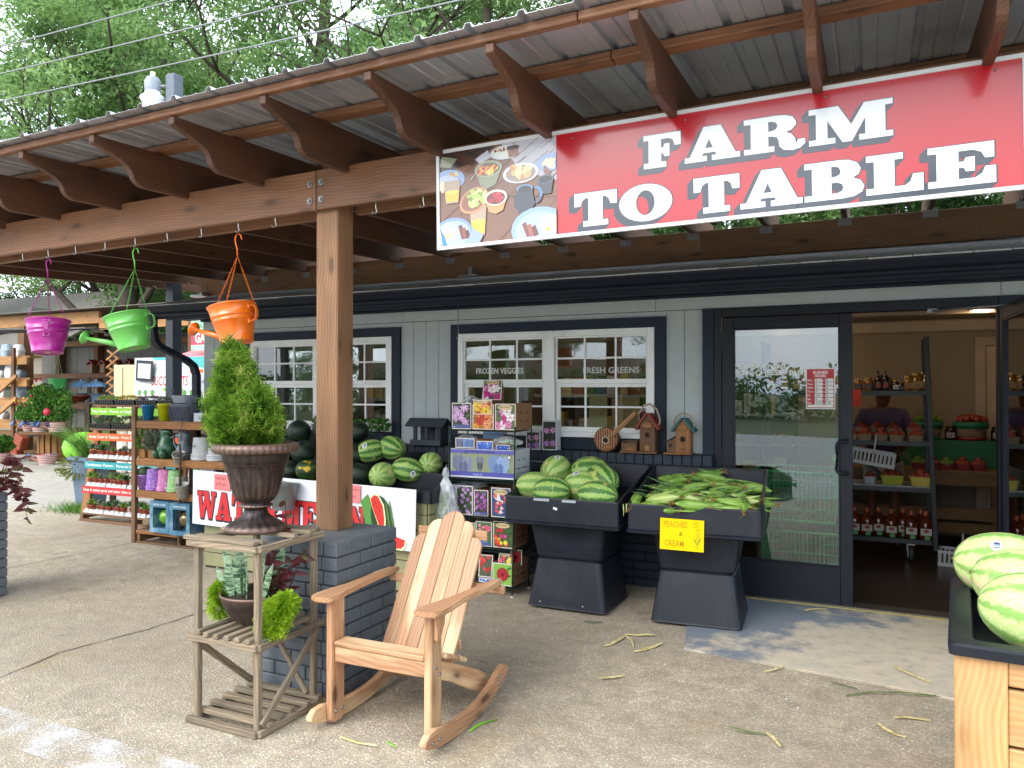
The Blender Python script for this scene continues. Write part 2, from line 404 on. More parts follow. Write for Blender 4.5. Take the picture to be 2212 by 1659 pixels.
def slab_geo(ch,off=0):
 key=('slab',ch,off)
 if key in TXT:return TXT[key]
 cu=bpy.data.curves.new("g",'CURVE');cu.dimensions='2D';cu.fill_mode='BOTH';cu.offset=off
 for sp in GL[ch]:
  s=cu.splines.new('POLY');s.points.add(len(sp)-1)
  for p,(x,y) in zip(s.points,sp):p.co=(x,y,0,1)
  s.use_cyclic_u=True
 o=bpy.data.objects.new("g",cu);COL.objects.link(o)
 dg=bpy.context.evaluated_depsgraph_get();me=bpy.data.meshes.new_from_object(o.evaluated_get(dg))
 r=([(v.co.x,v.co.y) for v in me.vertices],[tuple(p.vertices) for p in me.polygons])
 bpy.data.objects.remove(o);bpy.data.curves.remove(cu);bpy.data.meshes.remove(me)
 TXT[key]=r;return r
class Print:
 """flat coloured shapes on a u,v sheet in metres; every layer lies a fraction of a millimetre above the last"""
 def __init__(s,step=.0004):s.v=[];s.f=[];s.c=[];s.L=0;s.step=step;s.clip=None
 def up(s):s.L+=1;return s
 def poly(s,pts,col,lift=True):
  if s.clip:
   pts=clip_poly(pts,s.clip)
   if len(pts)<3:return s
  if lift:s.L+=1
  b=len(s.v);z=s.L*s.step
  s.v+=[(x,y,z) for x,y in pts];s.f.append(tuple(range(b,b+len(pts))));s.c.append(rgba(col));return s
 def geo(s,g,x,y,k,col,ky=None,shear=0,rot=0):
  vs,fs=g;b=len(s.v);z=s.L*s.step;ky=ky or k
  c,sn=math.cos(rot),math.sin(rot)
  for (u,v) in vs:
   u2,v2=u*k+shear*v*ky,v*ky
   s.v.append((x+u2*c-v2*sn,y+u2*sn+v2*c,z))
  for f in fs:s.f.append(tuple(b+i for i in f));s.c.append(rgba(col))
  return s
 def rect(s,x0,y0,x1,y1,col):return s.poly([(x0,y0),(x1,y0),(x1,y1),(x0,y1)],col)
 def ell(s,cx,cy,rx,ry,col,n=18,rot=0):
  p=arc(0,0,rx,ry,n=n);c,sn=math.cos(rot),math.sin(rot)
  return s.poly([(cx+a*c-b*sn,cy+a*sn+b*c) for a,b in p],col)
 def line(s,pts,w,col):
  for (a,b) in zip(pts[:-1],pts[1:]):
   dx,dy=b[0]-a[0],b[1]-a[1];l=math.hypot(dx,dy) or 1;nx,ny=-dy/l*w/2,dx/l*w/2
   s.poly([(a[0]+nx,a[1]+ny),(a[0]-nx,a[1]-ny),(b[0]-nx,b[1]-ny),(b[0]+nx,b[1]+ny)],col)
  return s
 def text(s,t,x,y,size,col,bold=0,shear=0,align='LEFT',rot=0,kx=1,space=1.0):
  s.L+=1;return s.geo(text_geo(t,1,bold,shear,align,space),x,y,size*kx,col,ky=size,rot=rot)
 def slab(s,t,x,y,h,col,kx=1,off=0,gap=.06,dx=0,dy=0):
  s.L+=1;cx=x
  for ch in t:
   if ch!=' ':s.geo(slab_geo(ch,off),cx+dx,y+dy,h*kx,col,ky=h)
   cx+=(GW[ch]+gap)*h*kx
  return cx
 def flower(s,cx,cy,r,n,col,mid,rot=0,wide=.34):
  for k in range(n):
   a=rot+2*PI*k/n;c,sn=math.cos(a),math.sin(a)
   p=[(0,0),(.45*r,-wide*r),(.8*r,-wide*.7*r),(r,0),(.8*r,wide*.7*r),(.45*r,wide*r)]
   kk=1-.16*(k%2)
   cc=rgba(col,kk)
   s.poly([(cx+x*c-y*sn,cy+x*sn+y*c) for x,y in p],cc[:3])
  s.ell(cx,cy,r*.16,r*.16,mid,8)
 def build(s,name,parent,mw,mat=None):
  me=bpy.data.meshes.new(name);me.from_pydata(s.v,[],s.f)
  ca=me.color_attributes.new('ink','FLOAT_COLOR','CORNER')
  arr=[]
  for p,c in zip(me.polygons,s.c):arr+=list(c)*p.loop_total
  ca.data.foreach_set('color',arr);me.materials.append(mat or printmat('print'));me.update()
  return mobj(name,me,parent,mw)
def clip_poly(pts,r):
 x0,y0,x1,y1=r
 def cl(P,ins,inter):
  out=[]
  for i in range(len(P)):
   a,b=P[i-1],P[i]
   if ins(b):
    if not ins(a):out.append(inter(a,b))
    out.append(b)
   elif ins(a):out.append(inter(a,b))
  return out
 def ix(X):return lambda a,b:(X,a[1]+(b[1]-a[1])*(X-a[0])/(b[0]-a[0]))
 def iy(Y):return lambda a,b:(a[0]+(b[0]-a[0])*(Y-a[1])/(b[1]-a[1]),Y)
 for ins,it in ((lambda p:p[0]>=x0,ix(x0)),(lambda p:p[0]<=x1,ix(x1)),(lambda p:p[1]>=y0,iy(y0)),(lambda p:p[1]<=y1,iy(y1))):
  pts=cl(pts,ins,it)
  if not pts:return []
 return pts
FRONT=Matrix(((1,0,0,0),(0,0,-1,0),(0,1,0,0),(0,0,0,1)))
def front_at(x,y,z,rz=0,tilt=0):
 return Matrix.Translation((x,y,z))@Matrix.Rotation(rz,4,'Z')@Matrix.Rotation(tilt,4,'X')@FRONT
# ================================================================== GROUND
def groundmat(name,base,spots,scale,stain,wet=None,bmp=.004,cell=95,line=None):
 m,n,b=newmat(name)
 g=n.nodes.new("ShaderNodeNewGeometry");P=g.outputs['Position']
 vo=N(n,"ShaderNodeTexVoronoi");vo.inputs['Scale'].default_value=cell;n.links.new(P,vo.inputs['Vector'])
 big=N(n,"ShaderNodeTexNoise",Detail=5.0,Roughness=.6);big.inputs['Scale'].default_value=.55;n.links.new(P,big.inputs['Vector'])
 mid=N(n,"ShaderNodeTexNoise",Detail=8.0,Roughness=.75);mid.inputs['Scale'].default_value=7;n.links.new(P,mid.inputs['Vector'])
 fine=N(n,"ShaderNodeTexNoise",Detail=4.0,Roughness=.8);fine.inputs['Scale'].default_value=60;n.links.new(P,fine.inputs['Vector'])
 rs=ramp(n,spots);sep=n.nodes.new("ShaderNodeSeparateColor");n.links.new(vo.outputs['Color'],sep.inputs[0]);n.links.new(sep.outputs[0],rs.inputs['Fac'])
 re=ramp(n,[(.22,(1,1,1)),(.55,(0,0,0))]);n.links.new(vo.outputs['Distance'],re.inputs['Fac'])
 c=mixc(n,re.outputs['Color'],base,rs.outputs['Color'])
 rm=ramp(n,[(.35,(.62,.61,.60)),(.68,(1.2,1.18,1.15))]);n.links.new(mid.outputs['Fac'],rm.inputs['Fac'])
 c=mixc(n,.8,c,rm.outputs['Color'],'MULTIPLY')
 rb=ramp(n,[(.40,(0,0,0)),(.62,(1,1,1))]);n.links.new(big.outputs['Fac'],rb.inputs['Fac'])
 c=mixc(n,rb.outputs['Color'],c,mixc(n,.55,c,stain))
 if wet:
  st=N(n,"ShaderNodeTexNoise",Detail=6.0,Roughness=.65);st.inputs['Scale'].default_value=1.1;st.inputs['Distortion'].default_value=.6;n.links.new(P,st.inputs['Vector'])
  for (lo,hi,cc,am) in ((.56,.72,wet[0],.5),(.30,.42,wet[1],.45)):
   rq=ramp(n,[(lo,(0,0,0) if lo>.5 else (am,)*3),(hi,(am,)*3 if lo>.5 else (0,0,0))]);n.links.new(st.outputs['Fac'],rq.inputs['Fac']);c=mixc(n,rq.outputs['Color'],c,cc)
  s2=N(n,"ShaderNodeTexNoise",Detail=9.0,Roughness=.7);s2.inputs['Scale'].default_value=2.6;n.links.new(P,s2.inputs['Vector']);rq=ramp(n,[(.60,(0,0,0)),(.66,(.35,.35,.35))]);n.links.new(s2.outputs['Fac'],rq.inputs['Fac']);c=mixc(n,rq.outputs['Color'],c,'#5d554a')
 rf=ramp(n,[(.3,(.7,.7,.7)),(.7,(1.25,1.25,1.25))]);n.links.new(fine.outputs['Fac'],rf.inputs['Fac'])
 c=mixc(n,.7,c,rf.outputs['Color'],'MULTIPLY')
 n.links.new(c,b.inputs['Base Color']);b.inputs['Roughness'].default_value=.8;b.inputs['Specular IOR Level'].default_value=.3
 hh=N(n,"ShaderNodeMath",operation='ADD');n.links.new(re.outputs['Color'],hh.inputs[0]);n.links.new(mid.outputs['Fac'],hh.inputs[1])
 bump(n,b,hh.outputs[0],bmp,.5)
 return m
def sheet(name,pts,z,mat,kind='structure'):
 o=MB().add([(x,y,z) for x,y in pts],[tuple(range(len(pts)))]).build(name,mat);tag(o,kind=kind);return o
aggr=groundmat('exposed_aggregate','#a89c89',[(0,'#c6bcaa'),(.35,'#b0a591'),(.6,'#ded8ca'),(.8,'#93877a'),(1,'#eee9dd')],1,'#94897a',cell=85,bmp=.006,wet=('#8f7a58','#7d7a6c'))
lightc=groundmat('pale_concrete','#a8a39a',[(0,'#b0aba2'),(1,'#9d988e')],1,'#928d84',cell=60,bmp=.001)
lotc=groundmat('pale_lot_concrete','#b0ada6',[(0,'#bab7b0'),(1,'#a09d96')],1,'#a8a195',cell=80)  # light concrete for road and lot, set paler to bounce light under the pergola
grassg=groundmat('lawn_soil','#4c5a2c',[(0,'#55672f'),(1,'#3a4a20')],1,'#5e5a35',cell=40)
mulch=groundmat('wood_mulch','#8a6a45',[(0,'#a9835a'),(.5,'#7a5a38'),(1,'#5d432a')],1,'#6c5033',cell=38,bmp=.01)
sheet('ground',[(-260,-260),(260,-260),(260,260),(-260,260)],-.03,grassg)
sheet('road',[(-60,-16),(60,-16),(60,-3.2),(-60,-3.2)],-.012,lotc)
sheet('parking_lot',[(-60,-3.2),(60,-3.2),(60,1.0),(-60,1.0)],-.008,lotc)
sheet('walkway',[(-12.0,.2),(8,.2),(8,6.0),(-6.4,6.0),(-6.4,6.55),(-12,6.45)],0,aggr)
sheet('driveway',[(-45,-3),(-11.9,-3),(-11.9,6.4),(-6.38,6.5),(-6.38,9.5),(-14,11.4),(-45,14.5)],-.004,lightc)
sheet('mulch_bed',[(-48,14.6),(-14,11.5),(-6.38,9.6),(-6.38,40),(-48,40)],-.008,mulch)
m,n,b=newmat('worn_painted_concrete');g=n.nodes.new("ShaderNodeNewGeometry");P=g.outputs['Position']
n1=N(n,"ShaderNodeTexNoise",Detail=9.0,Roughness=.72);n1.inputs['Scale'].default_value=2.2;n.links.new(P,n1.inputs['Vector'])
n2=N(n,"ShaderNodeTexNoise",Detail=8.0,Roughness=.8);n2.inputs['Scale'].default_value=9;n.links.new(P,n2.inputs['Vector'])
sp=n.nodes.new("ShaderNodeSeparateXYZ");n.links.new(P,sp.inputs[0])
dd=N(n,"ShaderNodeMath",operation='MULTIPLY_ADD');dd.inputs[1].default_value=-.33;dd.inputs[2].default_value=-.08;n.links.new(sp.outputs[0],dd.inputs[0])
d2=N(n,"ShaderNodeMath",operation='MULTIPLY_ADD');d2.inputs[1].default_value=.22;n.links.new(sp.outputs[1],d2.inputs[0]);n.links.new(dd.outputs[0],d2.inputs[2])
d3=N(n,"ShaderNodeMath",operation='MULTIPLY_ADD');d3.inputs[1].default_value=1.2;n.links.new(n1.outputs['Fac'],d3.inputs[0]);n.links.new(d2.outputs[0],d3.inputs[2])
rp=ramp(n,[(.0,(0,0,0)),(1,(1,1,1))]);mr=N(n,"ShaderNodeMapRange");mr.inputs['From Min'].default_value=1.74;mr.inputs['From Max'].default_value=1.88
n.links.new(d3.outputs[0],mr.inputs['Value'])
rc=ramp(n,[(.30,'#8f887c'),(.45,'#b9b0a0'),(.6,'#c8bba6'),(.75,'#c4c2bd')]);n.links.new(n2.outputs['Fac'],rc.inputs['Fac'])
c=mixc(n,mr.outputs[0],rc.outputs['Color'],'#757d88')
n.links.new(c,b.inputs['Base Color']);b.inputs['Roughness'].default_value=.55;bump(n,b,n2.outputs['Fac'],.002)
slabm=m
so=MB().prism([(-1.03,4.60),(-.4,4.52),(.31,4.43),(1.2,4.30),(4.5,4.1),(4.5,5.93),(-1.12,5.93),(-1.12,5.1)],-.02,.012,'Z').build('entrance_slab',slabm);tag(so,kind='structure')
jm=plain('joint_dirt','#37322c',.9)
def strip(name,pts,w,z,mat,jit=0,parent=None):
 mb=MB();P=[]
 for (a,b) in zip(pts[:-1],pts[1:]):
  L=math.hypot(b[0]-a[0],b[1]-a[1]);k=max(1,int(L/.07)) if jit else 1
  for i in range(k):P.append((a[0]+(b[0]-a[0])*i/k+random.uniform(-jit,jit),a[1]+(b[1]-a[1])*i/k+random.uniform(-jit,jit)))
 P.append(pts[-1]);vs=[]
 for i,p in enumerate(P):
  q=P[min(i+1,len(P)-1)];r=P[max(i-1,0)];dx,dy=q[0]-r[0],q[1]-r[1];l=math.hypot(dx,dy) or 1
  ww=w*(random.uniform(.5,1.2) if jit else 1)
  vs+=[(p[0]-dy/l*ww/2,p[1]+dx/l*ww/2,z),(p[0]+dy/l*ww/2,p[1]-dx/l*ww/2,z)]
 fs=[(2*i,2*i+1,2*i+3,2*i+2) for i in range(len(P)-1)]
 o=mb.add(vs,fs).build(name,mat,parent);tag(o,kind='structure');return o
strip('pavement_joint',[(-6.83,.3),(-6.80,4.15),(-6.78,6.4)],.008,.004,jm)
strip('pavement_joint',[(-4.30,.3),(-4.26,2.6),(-4.34,2.97),(-4.25,3.5),(-4.2,5.9)],.009,.004,jm,.006)
strip('pavement_joint',[(-.9,4.57),(.3,4.41)],.006,.0125,jm,.002)
m,n,b=newmat('faded_white_paint');g=n.nodes.new("ShaderNodeNewGeometry")
n1=N(n,"ShaderNodeTexNoise",Detail=8.0,Roughness=.85);n1.inputs['Scale'].default_value=110;n.links.new(g.outputs['Position'],n1.inputs['Vector'])
n0=N(n,"ShaderNodeTexNoise",Detail=3.0);n0.inputs['Scale'].default_value=5;n.links.new(g.outputs['Position'],n0.inputs['Vector'])
ns=N(n,"ShaderNodeMath",operation='MULTIPLY_ADD');ns.inputs[1].default_value=.75;n.links.new(n0.outputs['Fac'],ns.inputs[0]);n.links.new(n1.outputs['Fac'],ns.inputs[2])
rr=ramp(n,[(.84,(0,0,0)),(1.02,(.55,.55,.55))]);n.links.new(ns.outputs[0],rr.inputs['Fac'])
b.inputs['Base Color'].default_value=(.72,.73,.75,1);b.inputs['Roughness'].default_value=.7
tr=n.nodes.new("ShaderNodeBsdfTransparent");ms=n.nodes.new("ShaderNodeMixShader")
n.links.new(rr.outputs['Color'],ms.inputs[0]);n.links.new(tr.outputs[0],ms.inputs[1]);n.links.new(b.outputs[0],ms.inputs[2]);n.links.new(ms.outputs[0],n.nodes['Material Output'].inputs['Surface'])
strip('painted_stripe',[(-7.5,2.23),(-4.2,2.23),(-2.9,2.21),(-2.45,2.2)],.24,.004,m)
# ================================================================== STORE
navy=plain('navy_painted_wood','#1e2938',.55,.18,5,.0008,spec=.25,dirt='#1b222c')
navyb=plain('navy_painted_brick','#212b38',.55,.22,18,.002,spec=.4,dirt='#1e252e')
sidem=plain('grey_siding_paint','#a9b1b3',.6,.06,12,.0012,spec=.35,bscale=60)
whitep=plain('white_vinyl','#e4e6e6',.4,.04,5,0,spec=.4,dirt='#c6c8c6')
blackal=plain('black_aluminium','#131823',.45,.12,6,0,spec=.3,metal=.0,rvar=.08)
gutterm=plain('black_gutter_metal','#19202d',.55,.12,5,0,spec=.25)
glass=glassmat('window_glass',(.86,.90,.90),2.2)
glassd=glassmat('door_glass',(.84,.92,.96),2.0)
store=thing('store_building','grey sided farm shop with navy trim, white grid windows and black glass doors','building',(-2.5,5.96,0))
def boards(x0,x1,z0,z1,y=5.96,w=.146,parent=store,mat=None,name='siding_board',t=.014):
 k=max(1,round((x1-x0)/w));ww=(x1-x0)/k
 for i in range(k):bx(name,(x0+i*ww+.0018,y,z0),(x0+(i+1)*ww-.0018,y+t,z1),mat or sidem,parent,.002)
bk=plain('wall_backing','#3c4348',.8)
inm=plain('cream_interior_wall','#8a7a68',.7,.05,2)
mb=MB()
for (a,bq,c,d) in ((-6.40,-5.76,.0,2.26),(-5.76,-4.0,0,1.10),(-5.76,-4.0,2.08,2.26),(-4.0,-3.36,0,2.26),(-3.36,-1.52,0,1.10),(-3.36,-1.52,2.08,2.26),(-1.52,-1.10,0,2.26),(-1.10,.76,2.17,2.26),(.76,5.0,0,2.26)):
 mb.box2((a,5.976,c),(bq,6.08,d))
mb.build('front_wall',bk,store)
mb=MB().box2((-6.40,5.99,0),(-6.30,12.6,2.5)).box2((4.9,5.99,0),(5.0,12.6,2.5)).box2((-6.30,12.5,0),(4.9,12.6,2.5)).build('outer_wall',sidem,store)
boards(-6.40,-5.806,1.06,2.166);boards(-3.930,-3.398,1.06,2.166);boards(-1.470,-1.185,1.06,2.166);boards(.93,5.0,1.06,2.166)
for a,c in ((-6.40,-3.9),(-3.9,-1.55),(-1.55,.76),(.76,5)):
 bx('frieze_board',(a+.0015,5.948,2.170),(c-.0015,5.976,2.262),sidem,store,.002)
bx('crown_strip',(-6.42,5.925,2.264),(5,5.975,2.284),navy,store,.004)
mb=MB().box2((-6.42,5.945,0),(-1.19,5.975,.985)).box2((.93,5.945,0),(5.0,5.975,.985));mb.build('mortar_bed',plain('dark_mortar','#1d242c',.8),store)
def brickwall(x0,x1,z0,z1,y,parent,mat,L=.203,H=.0675,j=.009,d=.03,name='brick',vis=lambda x,z:True):
 r=0;z=z0
 while z+H*.6<z1:
  x=x0-(L/2 if r%2 else 0)
  while x<x1-.02:
   a=max(x0,x)+j/2;bq=min(x1,x+L)-j/2
   if bq-a>.03 and vis((a+bq)/2,z):
    o=bx(name,(a,y,z+j/2),(bq,y+d,min(z1,z+H)-j/2),mat,parent,.004)
    o.matrix_basis=Matrix.Translation((0,random.uniform(-.0015,.0015),0))@o.matrix_basis
   x+=L
  z+=H;r+=1
brickwall(-3.15,-1.19,0,.945,5.93,store,navyb,vis=lambda x,z:x>-2.9)
brickwall(.93,1.9,0,.945,5.93,store,navyb)
bx('ledge_bed',(-6.42,5.90,.945),(-1.19,5.95,.972),sidem,store,.001)
x=-6.46
while x<-1.10:
 o=bx('ledge_brick',(x+.002,5.835,.972),(x+.0725,5.958,1.057),navyb,store,.005)
 o.matrix_basis=Matrix.Translation((0,random.uniform(-.003,.003),random.uniform(-.0015,.0015)))@o.matrix_basis
 x+=.0745
def window(x0,x1,g1,g2,g3,g4,mun):
 f=5.935
 w=MB().box2((x0,f,1.065),(x0+.076,5.962,2.125)).box2((x1-.085,f,1.065),(x1,5.962,2.125)).box2((x0+.076,f+.002,2.044),(x1-.085,5.962,2.125)).box2((x0+.076,f+.002,1.065),(x1-.085,5.962,1.160))
 W_=w.build('window',navy,store)
 a,c=x0+.078,x1-.087;zt,zb=2.042,1.162
 fr=MB().box2((a,f-.008,zb),(g1-.012,5.99,zt),b=.003).box2((g4+.012,f-.008,zb),(c,5.99,zt),b=.003)
 fr.box2((g2+.02,f-.008,zb),(g3-.02,5.99,zt),b=.003)
 for (p,q) in ((g1-.012,g2+.02),(g3-.02,g4+.012)):
  fr.box2((p,f-.006,1.990),(q,5.99,zt),b=.003).box2((p,f-.006,zb),(q,5.99,1.205),b=.003)
 fr.build('window_frame',whitep,W_)
 for (p,q,ms_) in ((g1,g2,mun[:2]),(g3,g4,mun[2:])):
  for (z0,z1,yy,nm) in ((1.600,1.990,5.945,'upper_sash'),(1.205,1.600,5.962,'lower_sash')):
   gz0,gz1=(1.638,1.976) if nm=='upper_sash' else (1.244,1.571)
   p2,q2=(p,q) if nm=='upper_sash' else (p+.022,q-.004)
   s_=MB().box2((p-.012,yy,z0),(p2,yy+.022,z1),b=.002).box2((q2,yy,z0),(q+.012,yy+.022,z1),b=.002)
   s_.box2((p2,yy+.001,z0),(q2,yy+.022,gz0),b=.002).box2((p2,yy+.001,gz1),(q2,yy+.022,z1),b=.002)
   for mx_ in ms_:s_.box2((mx_-.0075,yy+.006,gz0),(mx_+.0075,yy+.016,gz1),b=.001)
   zm=(gz0+gz1)/2+.003;s_.box2((p2,yy+.0075,zm-.0075),(q2,yy+.0145,zm+.0075),b=.001)
   s_.build('window_sash',whitep,W_)
   MB().box2((p2-.002,yy+.017,gz0-.002),(q2+.002,yy+.0195,gz1+.002)).build('pane',glass,W_)
 return W_
win1=window(-5.804,-3.932,-5.668,-4.946,-4.82,-4.092,(-5.425,-5.185,-4.58,-4.337))
win2=window(-3.396,-1.472,-3.256,-2.519,-2.386,-1.630,(-3.013,-2.756,-2.143,-1.880))
bx('door_casing',(-1.183,5.925,.012),(-1.100,5.962,2.168),navy,store);bx('door_casing',(.745,5.925,.012),(.93,5.962,2.168),navy,store)
for a,c in ((-5.81,-3.93),(-3.40,-1.47)):bx('head_board',(a,5.962,2.127),(c,5.976,2.166),sidem,store,.001)
mb=MB().box2((-1.098,5.930,.012),(-1.042,6.03,2.168),b=.003).box2((-1.042,5.932,2.098),(.745,6.03,2.168),b=.003).box2((.739,5.932,.012),(.745,6.03,2.098));mb.build('door_frame',blackal,store)
bx('threshold',(-1.04,5.905,.012),(.745,6.05,.026),plain('brushed_aluminium','#8a8783',.35,.1,30,metal=.9),store,.002)
bx('threshold_step',(-1.04,5.880,.0125),(.745,5.903,.018),plain('yellowed_caulk','#a89a5c',.7,.2,25),store,.001)
def leaf(name,M,handle=True):
 d=MB().box2((0,0,.016),(.082,.045,2.090),b=.003).box2((.82,0,.016),(.902,.045,2.090),b=.003).box2((.082,.001,2.008),(.82,.044,2.090),b=.003).box2((.082,.001,.016),(.82,.044,.290),b=.003)
 D=d.build(name,blackal,store,M)
 def sub(mb_,nm,mt):return mb_.build(nm,mt,D,M)
 sub(MB().box2((.080,.018,.288),(.822,.024,2.010)),'pane',glassd)
 sub(MB().box2((.082,.006,.290),(.094,.017,2.008)).box2((.808,.006,.290),(.820,.017,2.008)).box2((.094,.006,.290),(.808,.017,.302)).box2((.094,.006,1.996),(.808,.017,2.008)),'glazing_bead',blackal)
 return D,sub
D1,sub1=leaf('glass_door',Matrix.Translation((-1.038,5.932,0)))
sub1(MB().tube([(.862,0,1.19),(.862,-.05,1.19),(.855,-.062,1.188),(.82,-.070,1.186),(.806,-.072,1.172),(.800,-.072,1.14),(.800,-.072,1.00),(.806,-.072,.975),(.82,-.070,.965),(.855,-.062,.962),(.862,-.05,.962),(.862,0,.962)],.0125,10),'handle',blackal)
sub1(MB().box2((-.012,-.004,1.86),(.006,.012,1.98),b=.003).box2((-.012,-.004,.98),(.006,.012,1.10),b=.003),'hinge',blackal)
MH=Matrix.Translation((.748,5.928,0))@Matrix.Rotation(R_(-88),4,'Z')
D2,sub2=leaf('open_glass_door',MH)
sub2(MB().tube([(.06,.05,1.03),(.06,.105,1.03),(.84,.105,1.03),(.84,.05,1.03)],.014,8),'push_bar',blackal)
o=MB().box2((.33,5.90,2.070),(.39,5.93,2.097)).tube([(.36,5.90,2.082),(.55,5.70,2.075),(.74,5.60,2.075)],.008,6).build('door_closer',plain('grey_closer_metal','#7d8287',.4,metal=.6),store)
prof=[(5.54,2.288),(5.46,2.288),(5.452,2.305),(5.462,2.325),(5.440,2.352),(5.425,2.368),(5.420,2.392),(5.428,2.396),(5.434,2.390),(5.54,2.385)]
MB().prism(prof,-6.68,5.2,'X').build('gutter',gutterm,store)
bx('fascia_board',(-6.66,5.542,2.268),(5.2,5.565,2.41),navy,store,.002)
bx('soffit',(-6.66,5.567,2.286),(5.2,5.975,2.296),navy,store,.001);bx('soffit_strip',(-6.66,5.70,2.274),(5.2,5.72,2.285),navy,store,.001)
ds=[(-6.60,5.49,2.30),(-6.60,5.49,2.18),(-6.59,5.50,2.06),(-6.565,5.54,1.99),(-6.46,5.78,1.86),(-6.43,5.85,1.80),(-6.42,5.88,1.70),(-6.42,5.88,.08)]
mb=MB();rings=[]
for i,p in enumerate(ds):
 p=Vector(p);t=(Vector(ds[min(i+1,7)])-Vector(ds[max(i-1,0)])).normalized();sx=Vector((.036,.0,0));q=t.cross(Vector((1,0,0))).normalized()*.028
 rings.append([p+sx+q,p-sx+q,p-sx-q,p+sx-q])
mb.loft([[tuple(v) for v in r] for r in rings]);mb.build('downspout',gutterm,store)
shm=plain('asphalt_shingle','#a9acb0',.7,.3,40,.002,dirt='#85888c')
RS=.215
def rz(y):return 2.405+(y-5.44)*RS
MB().add([(-6.68,5.44,rz(5.44)-.02),(5.2,5.44,rz(5.44)-.02),(5.2,9.2,rz(9.2)-.02),(-6.68,9.2,rz(9.2)-.02),(-6.68,12.9,rz(5.44)),(5.2,12.9,rz(5.44))],[(0,1,2,3),(3,2,5,4)]).build('roof_deck',navy,store)
MB().add([(-6.40,5.99,2.26),(-6.40,12.6,2.26),(-6.40,9.2,rz(9.2)-.03),(4.99,5.99,2.26),(4.99,12.6,2.26),(4.99,9.2,rz(9.2)-.03)],[(0,1,2),(3,5,4)]).build('gable_wall',sidem,store)
roofp=MB().prism([(5.43,rz(5.44)-.10),(5.43,rz(5.44)-.015),(9.2,rz(9.2)-.015),(12.9,rz(5.44)-.015),(12.9,rz(5.44)-.10),(9.2,rz(9.2)-.10)],-6.70,-6.67,'X').build('rake_board',navy,store)
tabs={}
cnt=0;ang=math.atan(RS);rest=MB()
for r in range(26):
 y=5.40+r*.135;x=-6.70-(.15 if r%2 else 0)
 while x<5.2:
  w=random.choice((.20,.26,.33));th=random.choice((.006,.010))
  cx=x+w/2
  if cx-w/2<-6.71:x+=w;continue
  if cnt<290 and r<8 and cx<1.6:
   key=(w,th)
   if key not in tabs:tabs[key]=MB().box((0,0,0),(w-.006,.17,th)).mesh('shingle',shm)
   mobj('shingle',tabs[key],store,Matrix.Translation((cx,y+.085,rz(y+.085)-.006+random.uniform(0,.002)))@Matrix.Rotation(ang+R_(2.3),4,'X'));cnt+=1
  else:rest.box((cx,y+.085,rz(y+.085)-.006),(w-.006,.17,th),rot=Matrix.Rotation(ang+R_(2.3),4,'X'))
  x+=w
tag(rest.build('upper_shingles',shm,store),kind='stuff')
floorm=plain('dark_plank_floor','#2b211a',.32,.3,5,0,spec=.5)
for i in range(14):
 bx('floor_plank',(-6.2+0.0,6.05+i*.46,-.01),(4.9,6.05+(i+1)*.46-.003,.014),floorm,store,.001)
MB().box2((-6.3,6.08,2.30),(4.9,12.5,2.34)).build('ceiling',plain('cream_ceiling','#8f7b69',.8,.04,2),store)
MB().box2((-6.29,9.30,.014),(4.9,9.40,2.30)).box2((2.4,6.1,.014),(2.46,9.3,2.30)).build('interior_wall',inm,store)
MB().box2((-6.29,6.082,.014),(-5.77,6.10,2.30)).box2((-4.0,6.082,.014),(-3.37,6.10,2.30)).build('interior_lining',inm,store)
bx('crown_moulding',(-6.2,9.23,2.16),(2.39,9.298,2.29),plain('cream_trim','#a99580',.6),store,.02)
bx('ceiling_moulding',(-6.2,8.2,2.26),(2.39,8.28,2.298),plain('cream_trim','#a99580',.6),store,.02)
trimm=plain('cream_trim','#a99580',.6)
dx=1.05
idr=MB().box2((dx,9.25,.014),(dx+.8,9.285,2.0),b=.003).build('panel_door',plain('cream_door','#b5a089',.5),store)
for (u,v,w_,h) in ((.08,1.35,.28,.5),(.44,1.35,.28,.5),(.08,.70,.28,.55),(.44,.70,.28,.55),(.08,.12,.28,.45),(.44,.12,.28,.45)):
 bx('door_panel',(dx+u,9.238,v),(dx+u+w_,9.249,v+h),plain('cream_door','#b5a089',.5),idr,.006)
MB().box2((dx-.10,9.24,.014),(dx-.004,9.298,2.10),b=.006).box2((dx+.804,9.24,.014),(dx+.90,9.298,2.10),b=.006).box2((dx-.10,9.238,2.004),(dx+.90,9.298,2.10),b=.006).build('door_trim',trimm,store)
def lampmat(name,col,st):
 m,n,b=newmat(name);b.inputs['Emission Color'].default_value=(*col,1);b.inputs['Emission Strength'].default_value=st;return m
bulb=lampmat('warm_lamp_glow',(1,.72,.42),9)
for i,(x,y) in enumerate(((-.55,7.1),(-2.9,7.4),(-4.9,7.4),(.9,8.2),(-.9,8.6))):
 t=thing('ceiling_lamp',('round warm ceiling lamp glowing above the closed glass door','round warm ceiling lamp glowing behind the middle window','round warm ceiling lamp glowing behind the left window','round warm ceiling lamp above the apple baskets by the open door','round warm ceiling lamp deep in the shop behind the closed door')[i],'lamp',(x,y,2.30),group='ceiling lamps inside the shop')
 MB().lathe([(.10,2.298),(.11,2.285),(.095,2.275),(.085,2.282)],20,c=(x,y,0)).build('lamp_ring',plain('white_lamp_ring','#c8c4bc',.4),t)
 MB().lathe([(.083,2.281),(.078,2.272),(.05,2.266),(1e-4,2.264)],20,c=(x,y,0)).build('lamp_lens',bulb,t)
 L=bpy.data.lights.new('lamp_light','POINT');L.energy=1.8;L.color=(1,.78,.52);L.shadow_soft_size=.09
 lo=bpy.data.objects.new('lamp_light',L);lo.matrix_basis=Matrix.Translation((x,y,2.2));link(lo,t)
